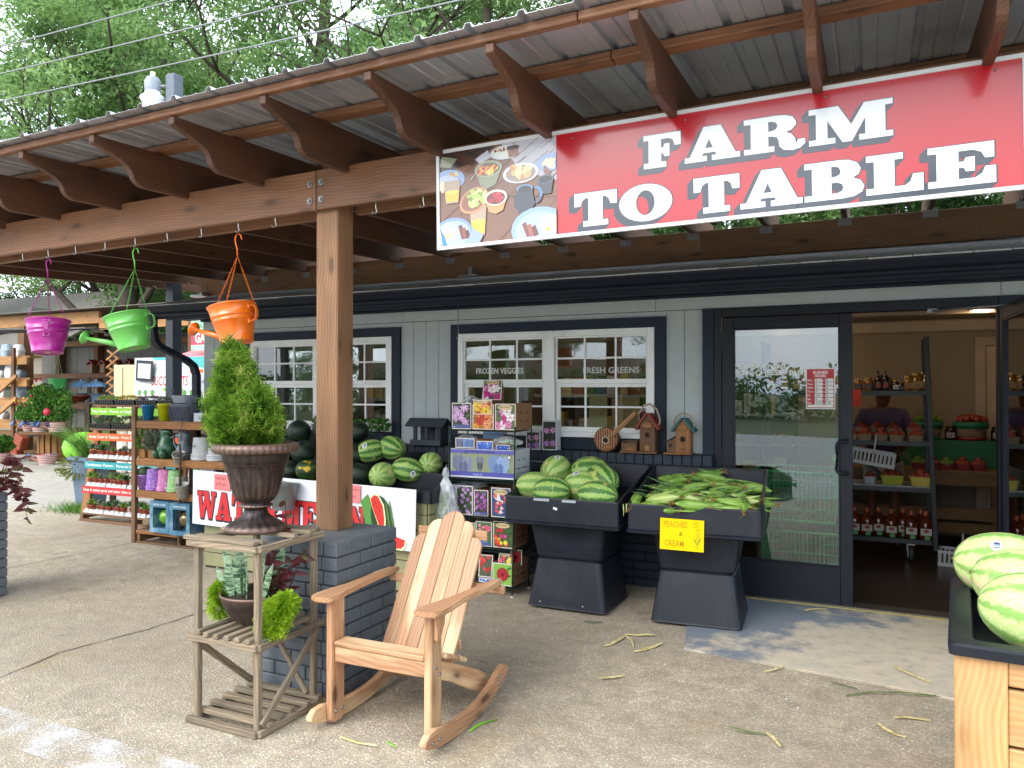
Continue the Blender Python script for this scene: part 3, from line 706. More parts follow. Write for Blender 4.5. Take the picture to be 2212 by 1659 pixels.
# ================================================================== PERGOLA
stain=wood('stained_pine','#64432e','#906447',.5,13,.7,bmp=.0012)
stain2=wood('stained_post_pine','#6a4c35','#97704f',.55,12,.8,bmp=.0015)
staind=wood('dark_stained_rafter','#442c20','#6a4633',.55,13,.7)
perg=thing('pergola','brown stained timber pergola with scroll ended rafters under a corrugated metal roof','pergola',(-2.70,3.44,.78))
SL=.0143
def zs(x):return SL*(x+2.7)
def beam(name,x0,x1,y0,y1,z0,z1,mat=stain):
 return board(name,(x0,(y0+y1)/2,(z0+z1)/2+zs(x0)),(x1,(y0+y1)/2,(z0+z1)/2+zs(x1)),y1-y0,z1-z0,mat,perg,.004)
xj=-2.745
beam('front_beam',-10.6,xj-.002,3.325,3.364,2.528,2.745);beam('front_beam',xj+.002,3.2,3.325,3.364,2.530,2.747)
beam('back_beam',-10.6,-2.78,3.511,3.55,2.528,2.745);beam('back_beam',-2.62,3.2,3.511,3.55,2.528,2.745)
board('rear_beam',(-7.02,6.5,2.744),(-1.302,6.5,2.756),.04,.245,stain2,perg,.004);board('rear_beam',(-1.298,6.5,2.756),(3.2,6.5,2.766),.04,.245,stain2,perg,.004)
bx('post',(-2.777,3.366,.781),(-2.630,3.509,2.60),stain2,perg,.006)
bx('post',(-6.24,3.366,.781),(-6.10,3.509,2.50),stain2,perg,.006)
boltm=plain('galvanised_steel','#8d8f8f',.4,.2,60,metal=.8)
for (x,z) in ((-2.785,2.672),(-2.785,2.580),(-2.708,2.676),(-2.708,2.584)):
 MB().lathe([(.018,0),(.018,.003),(.0175,.0035)],16).lathe([(.0105,.003),(.0105,.012),(.009,.014)],6,smooth=False).build('bolt',boltm,perg,Matrix.Translation((x,3.3235,z))@Matrix.Rotation(R_(90),4,'X'))
MB().lathe([(.018,0),(.018,.003)],16).lathe([(.0105,.003),(.0105,.012)],6,smooth=False).build('bolt',boltm,perg,Matrix.Translation((-6.93,6.478,2.72))@Matrix.Rotation(R_(90),4,'X'))
YT=2.70
def rt(y):return 2.905+.035*(y-YT)
tail=[(2.70,2.905),(2.70,2.868),(2.725,2.858),(2.80,2.838),(2.87,2.815),(2.905,2.797),(2.925,2.778),(2.937,2.755),(2.945,2.735),(2.962,2.718),(2.985,2.706),(3.005,2.700),(3.322,2.709),(3.322,2.7475)]
rpoly=tail+[(3.553,2.7475),(3.553,2.722)]+[(6.47,rt(6.47)-.19),(6.47,rt(6.47)-.165),(6.53,rt(6.53)-.165),(6.53,rt(6.53)-.19),(7.30,rt(7.30)-.19),(7.30,rt(7.30))]
rmesh=MB().prism([(y,z) for y,z in rpoly],-.019,.019,'X').mesh('rafter',staind)
bmx=bmesh.new();bmx.from_mesh(rmesh);bmesh.ops.recalc_face_normals(bmx,faces=bmx.faces);bmesh.ops.bevel(bmx,geom=[e for e in bmx.edges if e.calc_face_angle(0)>.5],offset=.003,segments=1,affect='EDGES');bmx.to_mesh(rmesh);bmx.free()
rmesh.transform(Matrix.Rotation(R_(-90),4,'Z'))
RX=[-.2-.585*i for i in range(-5,14)]
for x in RX:
 if x<-8.0:continue
 mobj('rafter',rmesh,perg,Matrix.Translation((x,0,zs(x)-.004))@Matrix.Rotation(R_(90),4,'Z')@Matrix.Rotation(0,4,'X'))
hang=MB().box2((-.05,6.4765,-.055),(.05,6.4795,.0)).mesh('hanger',boltm)
for x in RX:
 if -7.0<x<2.6:mobj('rafter_hanger',hang,perg,Matrix.Translation((x,0,2.842+zs(x))))
for (y0,w,t) in ((2.692,.042,.06),(3.10,.085,.036),(3.9,.085,.036),(4.7,.085,.036),(5.5,.085,.036),(6.38,.085,.036)):
 for (a,c) in ((-8.0,-4.62),(-4.616,-1.0),(-.996,3.2)):
  z=rt(y0+w/2)+.001;beam('purlin',a,c,y0,y0+w,z,z+t-(.024 if t>.05 else 0),stain)
tin=plain('galvalume_sheet','#bcc1ca',.33,.08,3,0,metal=.6,spec=.5,dirt='#9a9a9c',rvar=.06)
def tinmesh(wd):
 xs=[];p=.229;x=0
 pr_=[(0,0),(.008,.019),(.030,.019),(.038,0),(.085,0),(.092,.005),(.099,0),(.160,0),(.167,.005),(.174,0)]
 while x<wd-1e-4:
  for (u,v) in pr_:
   if x+u<=wd+1e-4:xs.append((x+u,v))
  x+=p
 xs.append((wd,0));y0,y1=2.635,6.50;vs=[];zt=lambda y:rt(y)+.042
 for (u,v) in xs:vs+=[(u,y0,zt(y0)+v),(u,y1,zt(y1)+v)]
 return MB().add(vs,[(2*i,2*i+1,2*i+3,2*i+2) for i in range(len(xs)-1)]).mesh('roof_panel',tin)
tm=tinmesh(.916)
for i in range(13):
 x=-8.05+i*.916
 o=mobj('roof_panel',tm,perg,Matrix.Translation((x,0,zs(x)+.0015*(i%2)))@Matrix.Rotation(-SL,4,'Y'));sm=o.modifiers.new('gauge','SOLIDIFY');sm.thickness=.0012
brm=plain('bright_flashing','#b9bcc0',.3,.1,20,metal=.85)
for x in (-6.93,-3.45):
 MB().box2((x-.02,6.40,rz(6.45)-.01),(x+.02,6.56,2.72+zs(x)),b=.003).box2((x-.10,6.34,rz(6.36)),(x+.10,6.47,rz(6.36)+.028),b=.004).build('roof_bracket',brm,perg)
pcol=plain('slate_painted_brick','#5f666d',.6,.10,20,.0015,spec=.35,dirt='#555c63')
pcap=plain('slate_painted_cap','#63686d',.65,.14,8,.001,dirt='#7b7a72')
def pillar(x0,x1,y0,y1,label):
 t=thing('brick_pillar',label,'pillar',((x0+x1)/2,(y0+y1)/2,0),group='brick pillars under the pergola')
 MB().box2((x0+.009,y0+.009,0),(x1-.009,y1-.009,.776)).build('mortar_core',plain('slate_mortar','#3a4046',.8),t)
 H=.778/11;L=.205;j=.008
 for r in range(11):
  z0=r*H+j/2;z1=(r+1)*H-j/2+(.0 if r<10 else .004)
  for face in range(4):
   a,c=(x0,x1) if face in (0,2) else (y0,y1)
   off=(r%2)*.10
   s0=a if (face+r)%2==0 else a+.095
   s1=c if (face+r)%2==0 else c-.095
   p=s0
   while p<s1-.02:
    q=min(p+L,s1)
    if s1-q<.05:q=s1
    u0,u1=p+(j/2 if p>s0 else (0 if s0==a else j/2)),q-(j/2 if q<s1 else (0 if s1==c else j/2))
    jt=random.uniform(-.001,.001)
    if face==0:lo,hi=(u0,y0+jt,z0),(u1,y0+.095,z1)
    elif face==2:lo,hi=(u0,y1-.095,z0),(u1,y1+jt,z1)
    elif face==1:lo,hi=(x1-.0949,u0,z0),(x1+jt,u1,z1)
    else:lo,hi=(x0+jt,u0,z0),(x0+.0949,u1,z1)
    bx('brick',lo,hi,pcol,t,.004);p=q
 bx('cap',(x0+.012,y0+.012,.776),(x1-.012,y1-.012,.7835),pcap,t,.002)
 return t
pillar(-2.925,-2.43,3.105,3.64,'grey painted brick pillar carrying the brown post beside the rocking chair')
pillar(-6.43,-5.92,3.105,3.64,'grey painted brick pillar at the left edge under trailing purple leaves')
# ================================================================== YARD LIGHT POST, WIRES
t=thing('light_post','tall dark square post with a white yard light near its top','lamp post',(-7.60,6.62,0))
bx('post',(-7.665,6.55,0),(-7.535,6.68,4.95),plain('dark_painted_post','#2b333f',.45,.15,4),t,.006)
bx('junction_box',(-7.67,6.545,4.955),(-7.53,6.685,5.33),plain('weathered_grey_box','#5d6570',.6,.15,6),t,.006)
lx,ly=-7.83,6.50
MB().lathe([(.085,.0),(.09,.02),(.095,.12),(.07,.17)],20,c=(lx,ly,5.13)).build('lamp_housing',plain('grey_lamp_housing','#8b929c',.5,.1,10),t)
MB().lathe([(.075,.0),(.115,.10),(.145,.16),(.14,.175),(.10,.2),(.085,.24)],24,c=(lx,ly,4.89)).build('lamp_lens',plain('white_lamp_lens','#dfe2e6',.3,.03),t)
MB().lathe([(.028,0),(.03,.05),(.02,.055)],12,c=(lx,ly,5.315)).build('photocell',plain('cream_photocell','#d8cfa0',.4),t)
MB().tube([(lx,ly,5.2),(-7.65,6.6,5.2)],.02,8).build('arm',boltm,t)
wm=plain('wire_grey','#7c8182',.5,.05)
def wire(px,label,r=.011):
 a,c=Vector(px[0]),Vector(px[1]);P=[]
 for i in range(25):
  s=i/24;p=a.lerp(c,s);p.z-=.35*4*s*(1-s)*(a-c).length/60;P.append(p)
 o=MB().tube(P,r,5).build('overhead_wire',wm);tag(o,label,'wire','overhead wires crossing in front of the trees')
WIRES=[]
for i,(z,z2) in enumerate(((8.23,8.06),(7.74,7.50),(7.22,6.98),(6.48,6.20),(6.40,6.14))):
 wire(((-15.0-14,9.0,z+.3),(6+8,9.0,z2-.05-.3)),('highest of the pale overhead wires crossing the trees','second pale overhead wire from the top','third pale overhead wire from the top','upper of the two close low wires meeting the metal roof edge','lowest wire, just above the metal roof edge')[i],.013 if i<4 else .02)
P_=thing('utility_pole','wooden utility pole carrying the overhead wires left of the nursery','pole',(-29,9,0))
MB().lathe([(.16,0),(.11,9.2)],12,c=(-29,9,0)).build('pole',wood('pole_wood','#3e342a','#6d5f4e',.8),P_);bx('crossarm',(-29.06,8.0,8.3),(-28.94,10,8.42),wood('pole_wood','#3e342a','#6d5f4e',.8),P_)
barkm=plain('tree_bark','#4a4038',.9,.35,9,.01)
leafA=leafmat('oak_leaves',['#48663c','#698c50','#86a864','#a6be7c'],.5,.48,.5)
leafB=leafmat('pale_leaves',['#607c56','#80a066','#9eb97a','#bccb94'],.5,.42,.5)
leafC=leafmat('dark_leaves',['#38542e','#527442','#6c9252','#88a866'],.5,.35,.5)
def tree_meshes(seed,H,spread,nlimb,nclump,leaves,lmat,lsize=.13,low=.3,flat=.55):
 rng=np.random.default_rng(seed);rd=random.Random(seed)
 tb=MB();tips=[]
 def limb(p,d,L,r,depth):
  pts=[p];q=Vector(p);dd=Vector(d).normalized();k=7
  for i in range(k):
   dd=(dd+Vector((rd.uniform(-.22,.22),rd.uniform(-.22,.22),rd.uniform(-.08,.16)))).normalized()
   q=q+dd*L/k;pts.append(q.copy())
   if i>=2:tips.append((q.copy(),depth))
  tb.tube(pts,[r*(1-.75*i/k) for i in range(k+1)],6 if depth else 8)
  if depth<2:
   for j in range(4 if depth==0 else 3):
    i=rd.randint(2,k);s=pts[i];a=rd.uniform(0,2*PI)
    nd=(dd*.7+Vector((math.cos(a),math.sin(a),rd.uniform(-.1,.6)))*.9).normalized()
    limb(s,nd,L*rd.uniform(.5,.7),r*.45,depth+1)
 top=Vector((rd.uniform(-.5,.5),rd.uniform(-.5,.5),H*.8));tr=[]
 for i in range(9):
  s=i/8;tr.append(Vector((top.x*s+rd.uniform(-.12,.12)*s,top.y*s+rd.uniform(-.12,.12)*s,top.z*s)))
 tb.tube(tr,[H*.026*(1-.72*i/8) for i in range(9)],10)
 for i in range(nlimb):
  s=low+(1-low)*i/nlimb;b=tr[0].lerp(top,s);a=2.4*i+rd.uniform(-.4,.4)
  L=spread*(1.05-.55*abs(s-.5))*rd.uniform(.8,1.1)
  limb(b,Vector((math.cos(a),math.sin(a),.25+.55*s)),L,H*.011*(1.2-s),0)
 trunk=tb.mesh('trunk',barkm)
 T=[t for t in tips if t[1]>=0];idx=rng.integers(0,len(T),nclump)
 C_=np.array([T[i][0] for i in idx])+rng.normal(0,.35,(nclump,3))
 rad=rng.uniform(.45,1.15,nclump)*spread/4.5
 n=leaves;ci=rng.integers(0,nclump,n)
 g=rng.normal(0,1,(n,3));g/=np.linalg.norm(g,axis=1)[:,None];rr=rng.uniform(.2,1,n)**.6
 pos=C_[ci]+g*(rr*rad[ci])[:,None]*np.array([1,1,flat])
 nrm=rng.normal(0,1,(n,3))*np.array([.7,.7,.5])+np.array([0,0,.7]);nrm/=np.linalg.norm(nrm,axis=1)[:,None]
 u=np.cross(nrm,rng.normal(0,1,(n,3)));u/=np.linalg.norm(u,axis=1)[:,None];w=np.cross(nrm,u)
 sz=rng.uniform(.6,1.4,n)[:,None]*lsize
 a=pos-u*sz;b=pos+w*sz*.38+nrm*sz*.06;c=pos+u*sz;d=pos-w*sz*.38+nrm*sz*.06
 V=np.stack([a,b,c,d],1).reshape(-1,3)
 me=bpy.data.meshes.new('crown');me.vertices.add(4*n);me.vertices.foreach_set('co',V.astype(np.float32).ravel())
 me.loops.add(4*n);me.loops.foreach_set('vertex_index',np.arange(4*n,dtype=np.int32))
 me.polygons.add(n);me.polygons.foreach_set('loop_start',np.arange(0,4*n,4,dtype=np.int32));me.polygons.foreach_set('loop_total',np.full(n,4,dtype=np.int32))
 me.update();me.validate();me.materials.append(lmat);return trunk,me
TV=[tree_meshes(3,15,5.6,12,210,70000,leafA,.092,.16),tree_meshes(11,16,5.2,10,110,34000,leafB,.085,.2),tree_meshes(23,12,4.6,11,250,72000,leafC,.095,.08),tree_meshes(31,17,5.8,12,135,46000,leafA,.092,.18)]
def tree(x,y,v,s,rz_,label,group='trees behind the shop',z=0):
 t=thing('tree',label,'tree',(x,y,z),rz_,group);M=t.matrix_basis@Matrix.Scale(s,4)
 mobj('trunk',TV[v][0],t,M);mobj('crown',TV[v][1],t,M);return t
TR=[(-22,17.5,0,1.05,1.2,'big leafy oak filling the sky above the nursery at the left'),(-15.5,18.5,3,1.05,2.2,'tall oak with dark forked limbs above the white yard light'),(-10.0,19.5,1,1.0,4.0,'open crowned pale tree with forked trunk above the middle of the metal roof'),(-6.2,23,1,1.05,5.1,'thin pale tree with sky gaps at the top of the roof slope'),(-1.6,24,0,1.0,.5,'dense green tree rising behind the shop at the top centre'),(5.0,26,2,1.15,2.9,'dark tree behind the shop seen under the sign'),(-31,24,3,1.1,.2,'far oak at the left edge of the picture'),(-26,31,2,1.2,1.9,'dark tree behind the neighbour house roof'),(-18,29,0,1.1,3.3,'oak further back between the two big oaks'),(-12,31,2,1.3,4.4,'dark low tree closing the gap beside the black post'),(-35.5,17,0,1.0,2.6,'leafy tree beyond the left end of the nursery'),(12,22,3,1.0,1.2,'tall tree behind the right end of the shop'),(-6,33,3,1.1,.9,'tall oak far behind the shop roof'),(-34,29.5,2,.9,.7,'low dark tree just behind the nursery at the left edge'),(-24.2,23.5,2,.62,3.9,'low dark tree behind the nursery, second from the left'),(-19,21,2,.66,5.5,'low dark tree behind the nursery left of the black post'),(-14.2,22,2,.6,2.2,'low dark tree right of the black post behind the shop'),(-7.5,17.5,2,.62,3.1,'low green tree behind the shop left of the sign gap'),(-3.4,17,2,.60,.4,'low green tree behind the shop under the sign, left one'),(.6,17.5,2,.62,2.0,'low green tree behind the shop under the sign, right one'),(4.8,17,2,.6,4.4,'low green tree behind the shop at the right edge'),(-41,29,2,.95,1.5,'low dark tree above the neighbour house roof')]
for a in TR:tree(*a)
rdt=random.Random(5)
for i in range(9):
 x=(-58,-46,-36,-24,-13,3,14,26,40)[i];tree(x*.8,-27-rdt.uniform(0,9),(2,2,0)[i%3],.50+.1*(i%3),i*1.3,('dark','round','tall')[i%3]+' tree across the road, '+('first','second','third','fourth','fifth','sixth','seventh','eighth','ninth')[i]+' from the west','trees across the road')
def leafcloud(name,boxes,n,size,mat,seed=1,parent=None):
 rng=np.random.default_rng(seed);P=[]
 for (c,r,k) in boxes:
  g=rng.normal(0,1,(int(n*k),3));g/=np.linalg.norm(g,axis=1)[:,None];P.append(np.array(c)+g*(rng.uniform(.25,1,(len(g),1))**.5)*np.array(r))
 pos=np.concatenate(P);n=len(pos)
 nrm=rng.normal(0,1,(n,3));nrm/=np.linalg.norm(nrm,axis=1)[:,None]
 u=np.cross(nrm,rng.normal(0,1,(n,3)));u/=np.linalg.norm(u,axis=1)[:,None];w=np.cross(nrm,u);sz=rng.uniform(.6,1.4,n)[:,None]*size
 V=np.stack([pos-u*sz,pos+w*sz*.45,pos+u*sz,pos-w*sz*.45],1).reshape(-1,3)
 me=bpy.data.meshes.new(name);me.vertices.add(4*n);me.vertices.foreach_set('co',V.astype(np.float32).ravel());me.loops.add(4*n);me.loops.foreach_set('vertex_index',np.arange(4*n,dtype=np.int32))
 me.polygons.add(n);me.polygons.foreach_set('loop_start',np.arange(0,4*n,4,dtype=np.int32));me.polygons.foreach_set('loop_total',np.full(n,4,dtype=np.int32));me.update();me.materials.append(mat)
 return mobj(name,me,parent)
rdu=random.Random(9)
tag(leafcloud('roadside_hedge',[((-44+3*i,-32,1.2),(2.2,1.5,1.8),1) for i in range(30)],500,.2,leafC),kind='stuff')
tag(leafcloud('undergrowth',[((-48+2.6*i+rdu.uniform(-.8,.8),33+rdu.uniform(-2,2),2.3+rdu.uniform(-.5,1.2)),(2.2,1.6,2.6+rdu.uniform(-.4,1.5)),1) for i in range(25)],1500,.14,leafC),kind='stuff')
signt=thing('shop_sign','long red banner sign reading FARM TO TABLE with a breakfast picture','sign',(-.73,3.31,2.25))
SW,SH=2.475,.488
sx0,sz0=-1.965,2.250
SM=Matrix.Translation((sx0,3.316,sz0))@Matrix.Rotation(-.0128,4,'Y')@FRONT
MB().box((SW/2,SH/2,-.002),(SW,SH,.006),b=.001).build('panel',plain('sign_panel','#c9ccd1',.3,.03),signt,SM)
MB().box2((-.004,-.004,-.006),(SW+.004,.012,.010)).box2((-.004,SH-.012,-.006),(SW+.004,SH+.004,.010)).box2((-.004,.012,-.006),(.012,SH-.012,.010)).box2((SW-.012,.012,-.006),(SW+.004,SH-.012,.010)).build('sign_frame',plain('white_sign_frame','#d6d9de',.35,.03),signt,SM)
p=Print(.0001);p.L=12
px1=.638
p.rect(px1,.012,SW-.012,SH-.012,'#b3101f')
def lettering(p,t,x,y,h,kx,gap):
 for k in range(8):p.slab(t,x,y,h,'#2c3442',kx,.035,gap,dx=-.0032*k,dy=-.0032*k)
 p.slab(t,x,y,h,'#2c3442',kx,.03,gap);p.L=27
 return p.slab(t,x,y,h,'#e3e8f0',kx,.012,gap)
def slabw(t,h,kx,gap):return sum((GW[c]+gap)*h*kx for c in t)-gap*h*kx
def fit(p,t,x0,x1,y,h,gap=.09):
 kx=(x1-x0)/slabw(t,h,1,gap);lettering(p,t,x0,y,h,kx,gap)
for ch_,a,c,y_,h_ in (('F',1.055,1.215,.261,.143),('A',1.236,1.462,.261,.143),('R',1.484,1.718,.261,.143),('M',1.738,2.037,.261,.143),('T',.727,.925,.037,.150),('O',.945,1.174,.037,.150),('T',1.272,1.458,.037,.150),('A',1.466,1.704,.037,.150),('B',1.718,1.932,.037,.150),('L',1.945,2.142,.037,.150),('E',2.158,2.373,.037,.150)):
 p.L=14;fit(p,ch_,a,c,y_,h_,0)
ph=Print(.00004);ph.L=40;X0,Y0,X1,Y1=.012,.012,px1,SH-.012;ph.clip=(X0,Y0,X1,Y1);Wd,Hd=X1-X0,Y1-Y0
def U(u):return X0+u*Wd
def V_(v):return Y0+(1-v)*Hd
ph.rect(X0,Y0,X1,Y1,'#7d5844');ph.poly([(U(.55),V_(0)),(U(1),V_(0)),(U(1),V_(.45)),(U(.7),V_(.3))],'#b9b9c6')
ph.poly([(U(0),V_(0)),(U(.5),V_(0)),(U(.32),V_(.14)),(U(0),V_(.22))],'#3a2c2a')
rp=random.Random(4)
for i in range(46):
 u=rp.uniform(-.3,1.1);v=rp.uniform(.1,1);l=rp.uniform(.1,.35)
 ph.line([(U(u),V_(v)),(U(u+l),V_(v-l*.85))],rp.uniform(.001,.004),rp.choice(('#8d664e','#6c4937','#9b7358','#5b3c2e','#a78067')))
for (a,c) in (((.53,1.0),(1.0,.38)),((.0,.75),(.62,.18)),((.3,.5),(1,.62))):ph.line([(U(a[0]),V_(a[1])),(U(c[0]),V_(c[1]))],.0022,'#3d2820')
def E_(u,v,a,b,col,rot=0,n=20):ph.ell(U(u),V_(v),a*Wd,b*Hd,col,n,rot)
def blobs(u,v,a,b,cols,k,s,seed):
 r=random.Random(seed)
 for i in range(k):
  t=r.uniform(0,6.28);q=r.uniform(0,1)**.5;ss=s*r.uniform(.7,1.2)
  E_(u+math.cos(t)*q*a,v+math.sin(t)*q*b,ss,ss*r.uniform(.6,1),r.choice(cols),r.uniform(0,3),9)
ph.poly([(U(.02),V_(.03)),(U(.16),V_(.08)),(U(.1),V_(.17)),(U(0),V_(.14))],'#8b8f78')
ph.poly([(U(.12),V_(.0)),(U(.25),V_(.05)),(U(.36),V_(.14)),(U(.3),V_(.18)),(U(.18),V_(.12))],'#4f342d')
ph.poly([(U(.32),V_(.12)),(U(.43),V_(.04)),(U(.46),V_(.12)),(U(.36),V_(.17))],'#c3c5d4')
E_(.58,.09,.13,.075,'#cfd4de');E_(.57,.085,.10,.055,'#e0e2da');blobs(.57,.06,.07,.02,('#8d4438','#b4655a','#d9c9a0'),10,.018,1);
ph.poly([(U(.60),V_(.05)),(U(.70),V_(.05)),(U(.69),V_(.15)),(U(.61),V_(.15))],'#95654f');E_(.65,.055,.05,.022,'#3e2620')
E_(.08,.30,.15,.115,'#8fa6d2');E_(.06,.32,.11,.08,'#b9c4d8');blobs(.05,.36,.05,.04,('#d8dcc8','#e4ddb0'),9,.025,2);blobs(.13,.24,.03,.015,('#c79a5c','#e2c890'),5,.02,3)
ph.poly([(U(.32),V_(.25)),(U(.55),V_(.25)),(U(.50),V_(.41)),(U(.42),V_(.45)),(U(.37),V_(.41))],'#8a8f75');E_(.435,.235,.12,.085,'#a5aa92');E_(.435,.24,.10,.068,'#6f6a58');blobs(.43,.245,.075,.045,('#e8c14a','#f0d778','#b8343a','#e08b3c','#efe6cc'),22,.024,4)
E_(.71,.33,.15,.105,'#d5d9e2');E_(.71,.335,.125,.085,'#9a8a80');blobs(.71,.31,.09,.06,('#dcb077','#e9cfa0','#c48a52','#f1dfbb'),20,.035,5)
E_(.97,.26,.13,.09,'#93a8d4');blobs(.96,.28,.06,.03,('#d9d8b8','#c9cfa8'),10,.028,6);ph.poly([(U(.90),V_(.28)),(U(.96),V_(.36)),(U(.94),V_(.41)),(U(.90),V_(.36))],'#8b5848')
ph.line([(U(.28),V_(.33)),(U(.33),V_(.26)),(U(.36),V_(.2))],.003,'#c9ced8')
for (cx,cy,w_,h_) in ((.115,.43,.075,.12),(.345,.77,.075,.155)):
 ph.poly([(U(cx-w_),V_(cy-h_)),(U(cx+w_),V_(cy-h_)),(U(cx+w_*.75),V_(cy+h_)),(U(cx-w_*.75),V_(cy+h_))],'#b09a86');ph.poly([(U(cx-w_*.8),V_(cy)),(U(cx+w_*.85),V_(cy)),(U(cx+w_*.7),V_(cy+h_*.85)),(U(cx-w_*.7),V_(cy+h_*.85))],'#e6b23c');E_(cx,cy,w_*.82,.02,'#f2c95e')
E_(.31,.55,.135,.13,'#c08a66',.4);E_(.31,.545,.115,.105,'#8c5d44',.4)
blobs(.32,.52,.09,.08,('#a9bf5f','#c9d88a','#6f8a3a','#d7dfa4'),16,.034,8)
ph.poly([(U(.405),V_(.56)),(U(.595),V_(.56)),(U(.56),V_(.69)),(U(.5),V_(.72)),(U(.44),V_(.69))],'#cf9660');E_(.50,.55,.10,.083,'#e3d3c6');E_(.50,.555,.08,.065,'#6b3230');blobs(.50,.56,.06,.045,('#c4202f','#d9434b','#a81a28'),16,.021,9)
ph.poly([(U(.85),V_(.43)),(U(.98),V_(.43)),(U(.96),V_(.58)),(U(.87),V_(.58))],'#3f4450');E_(.915,.43,.065,.045,'#59606e');E_(.915,.432,.052,.034,'#23262e')
ph.poly([(U(.66),V_(.55)),(U(.81),V_(.55)),(U(.83),V_(.66)),(U(.79),V_(.75)),(U(.70),V_(.75)),(U(.655),V_(.66))],'#3d4450');E_(.745,.505,.068,.048,'#6f9ed6');ph.poly([(U(.68),V_(.51)),(U(.81),V_(.51)),(U(.81),V_(.57)),(U(.67),V_(.57))],'#3d4450');E_(.745,.502,.055,.036,'#2e3038')
for k in range(8):a=R_(80-k*23);E_(.835+.045*math.cos(a),.575-.075*math.sin(a),.013,.016,'#5c86bd' if k<5 else '#4c5c74',0,8)
E_(.12,.88,.18,.175,'#7f97cc');E_(.12,.885,.155,.145,'#a5b6da');blobs(.07,.88,.07,.08,('#e6ead6','#cfdcc0','#f0f0e6','#dcd38e'),22,.035,10)
[ph.poly([(U(.17+.03*k),V_(.80+.03*k)),(U(.20+.03*k),V_(.79+.03*k)),(U(.24+.02*k),V_(.93)),(U(.20+.02*k),V_(.95))],c_) for k,c_ in enumerate(('#6d372e','#8d5040','#5c2c26'))];ph.poly([(U(0),V_(.8)),(U(.05),V_(.9)),(U(.07),V_(1)),(U(.03),V_(1))],'#3f7fc8');ph.poly([(U(.3),V_(.84)),(U(.39),V_(.93)),(U(.36),V_(1)),(U(.24),V_(1))],'#8fa3dc')
E_(.86,.92,.23,.22,'#8ea8e0');E_(.86,.93,.195,.18,'#a3b8e6');blobs(.95,.88,.07,.08,('#cfd9c6','#b9c8a4','#dfe6da'),24,.03,12);[ph.poly([(U(.72+.04*k),V_(.86+.02*k)),(U(.75+.04*k),V_(.84+.02*k)),(U(.80+.03*k),V_(.98)),(U(.76+.03*k),V_(1))],c_) for k,c_ in enumerate(('#7c4540','#9a5c4c','#6b3630'))];E_(.93,.94,.045,.04,'#e9e6d6');E_(.93,.94,.02,.018,'#dfae3a')
sgm=printmat('glossy_sign_print',.22,.6,.5)
p.build('lettering',signt,SM,sgm);ph.build('breakfast_picture',signt,SM,sgm)
scr=MB()
for u in (.72,1.24,1.80,2.38):scr.lathe([(.005,0),(.004,.003),(.001,.0035)],8,c=(u,SH-.04,.006))
scr.build('screw',boltm,signt,SM)
# ================================================================== ROCKING CHAIR
cedar=wood('cedar','#92694a','#bf9370',.45,10,1,streak='#ceb08a',bmp=.0006,spec=.4)
ch=thing('rocking_chair','pale cedar slatted rocking chair with curved rockers beside the brick pillar','rocking chair',(-2.0,3.0,0))
def plank(name,poly,a,b,axis,parent,mat=cedar,bev=.004,along=None):
 """outlined plank; object turned so that local X follows `along`"""
 mb=MB().prism(poly,a,b,axis);me=mb.mesh(name,mat)
 bm=bmesh.new();bm.from_mesh(me);bmesh.ops.recalc_face_normals(bm,faces=bm.faces)
 if bev:bmesh.ops.bevel(bm,geom=[e for e in bm.edges if len(e.link_faces)==2 and e.calc_face_angle(0)>.6],offset=bev,segments=2,affect='EDGES')
 bm.to_mesh(me);bm.free()
 M=Matrix.Identity(4)
 if along is not None:
  x=Vector(along).normalized();u=Vector((0,0,1)) if abs(x.z)<.9 else Vector((0,1,0));y=u.cross(x).normalized();z=x.cross(y)
  M=Matrix((x,y,z)).transposed().to_4x4();c=Vector(me.vertices[0].co);M=Matrix.Translation(c)@M;me.transform(M.inverted())
 return mobj(name,me,parent,M)
XL,XR=-2.285,-1.722
for (x0,x1) in ((XL,XL+.038),(XR-.038,XR)):
 y0,y1=2.846,2.935
 plank('front_post',[(y0,.584),(y0,.035),(y0+.012,.02),(y1-.02,.018),(y1,.04),(y1,.584)],x0,x1,'X',ch,along=(0,0,1))
bx('front_rail',(XL+.039,2.858,.300),(XR-.039,2.878,.372),cedar,ch,.004)
sl=[(2.852,2.940,.386),(2.946,3.012,.366),(3.018,3.082,.338),(3.088,3.150,.310)]
for i,(a,c,z) in enumerate(sl):
 rx=R_((-6,-20,-24,-24)[i]);m_=Matrix.Translation((0,0,0))
 bx('seat_slat',(XL+(.002 if i==0 else .012),a,z-.011),(XR-(.002 if i==0 else -.012),c,z+.011),cedar,ch,.004,rot=Matrix.Rotation(rx,4,'X')) if i else bx('seat_slat',(XL+.041,a-.004,z-.012),(XR-.041,c,z+.011),cedar,ch,.005)
for x0 in (XL+.040,XR-.070):
 plank('side_rail',[(2.88,.368),(2.88,.292),(3.10,.205),(3.30,.095),(3.40,.050),(3.47,.035),(3.495,.075),(3.45,.125),(3.36,.175),(3.25,.225),(3.10,.290),(2.98,.340)],x0,x0+.03,'X',ch,along=(0,1,-.45))
def rock(y):return .48*(y-3.06)**2+.001
for x0 in (XL+.004-.002,XR+.001):
 bot=[(y,rock(y)) for y in [2.745+.03+i*(3.50-2.775)/14 for i in range(15)]]
 top=[(3.535,.118),(3.545,.135),(3.535,.152),(3.50,.165),(3.44,.150),(3.36,.112),(3.26,.085),(3.15,.070),(3.02,.070),(2.92,.085),(2.84,.103),(2.78,.100),(2.75,.080),(2.745,.062)]
 plank('rocker',bot+top,(x0 if x0>-2 else x0-.037),(x0+.034 if x0>-2 else x0-.003),'X',ch,along=(0,1,0),bev=.003)
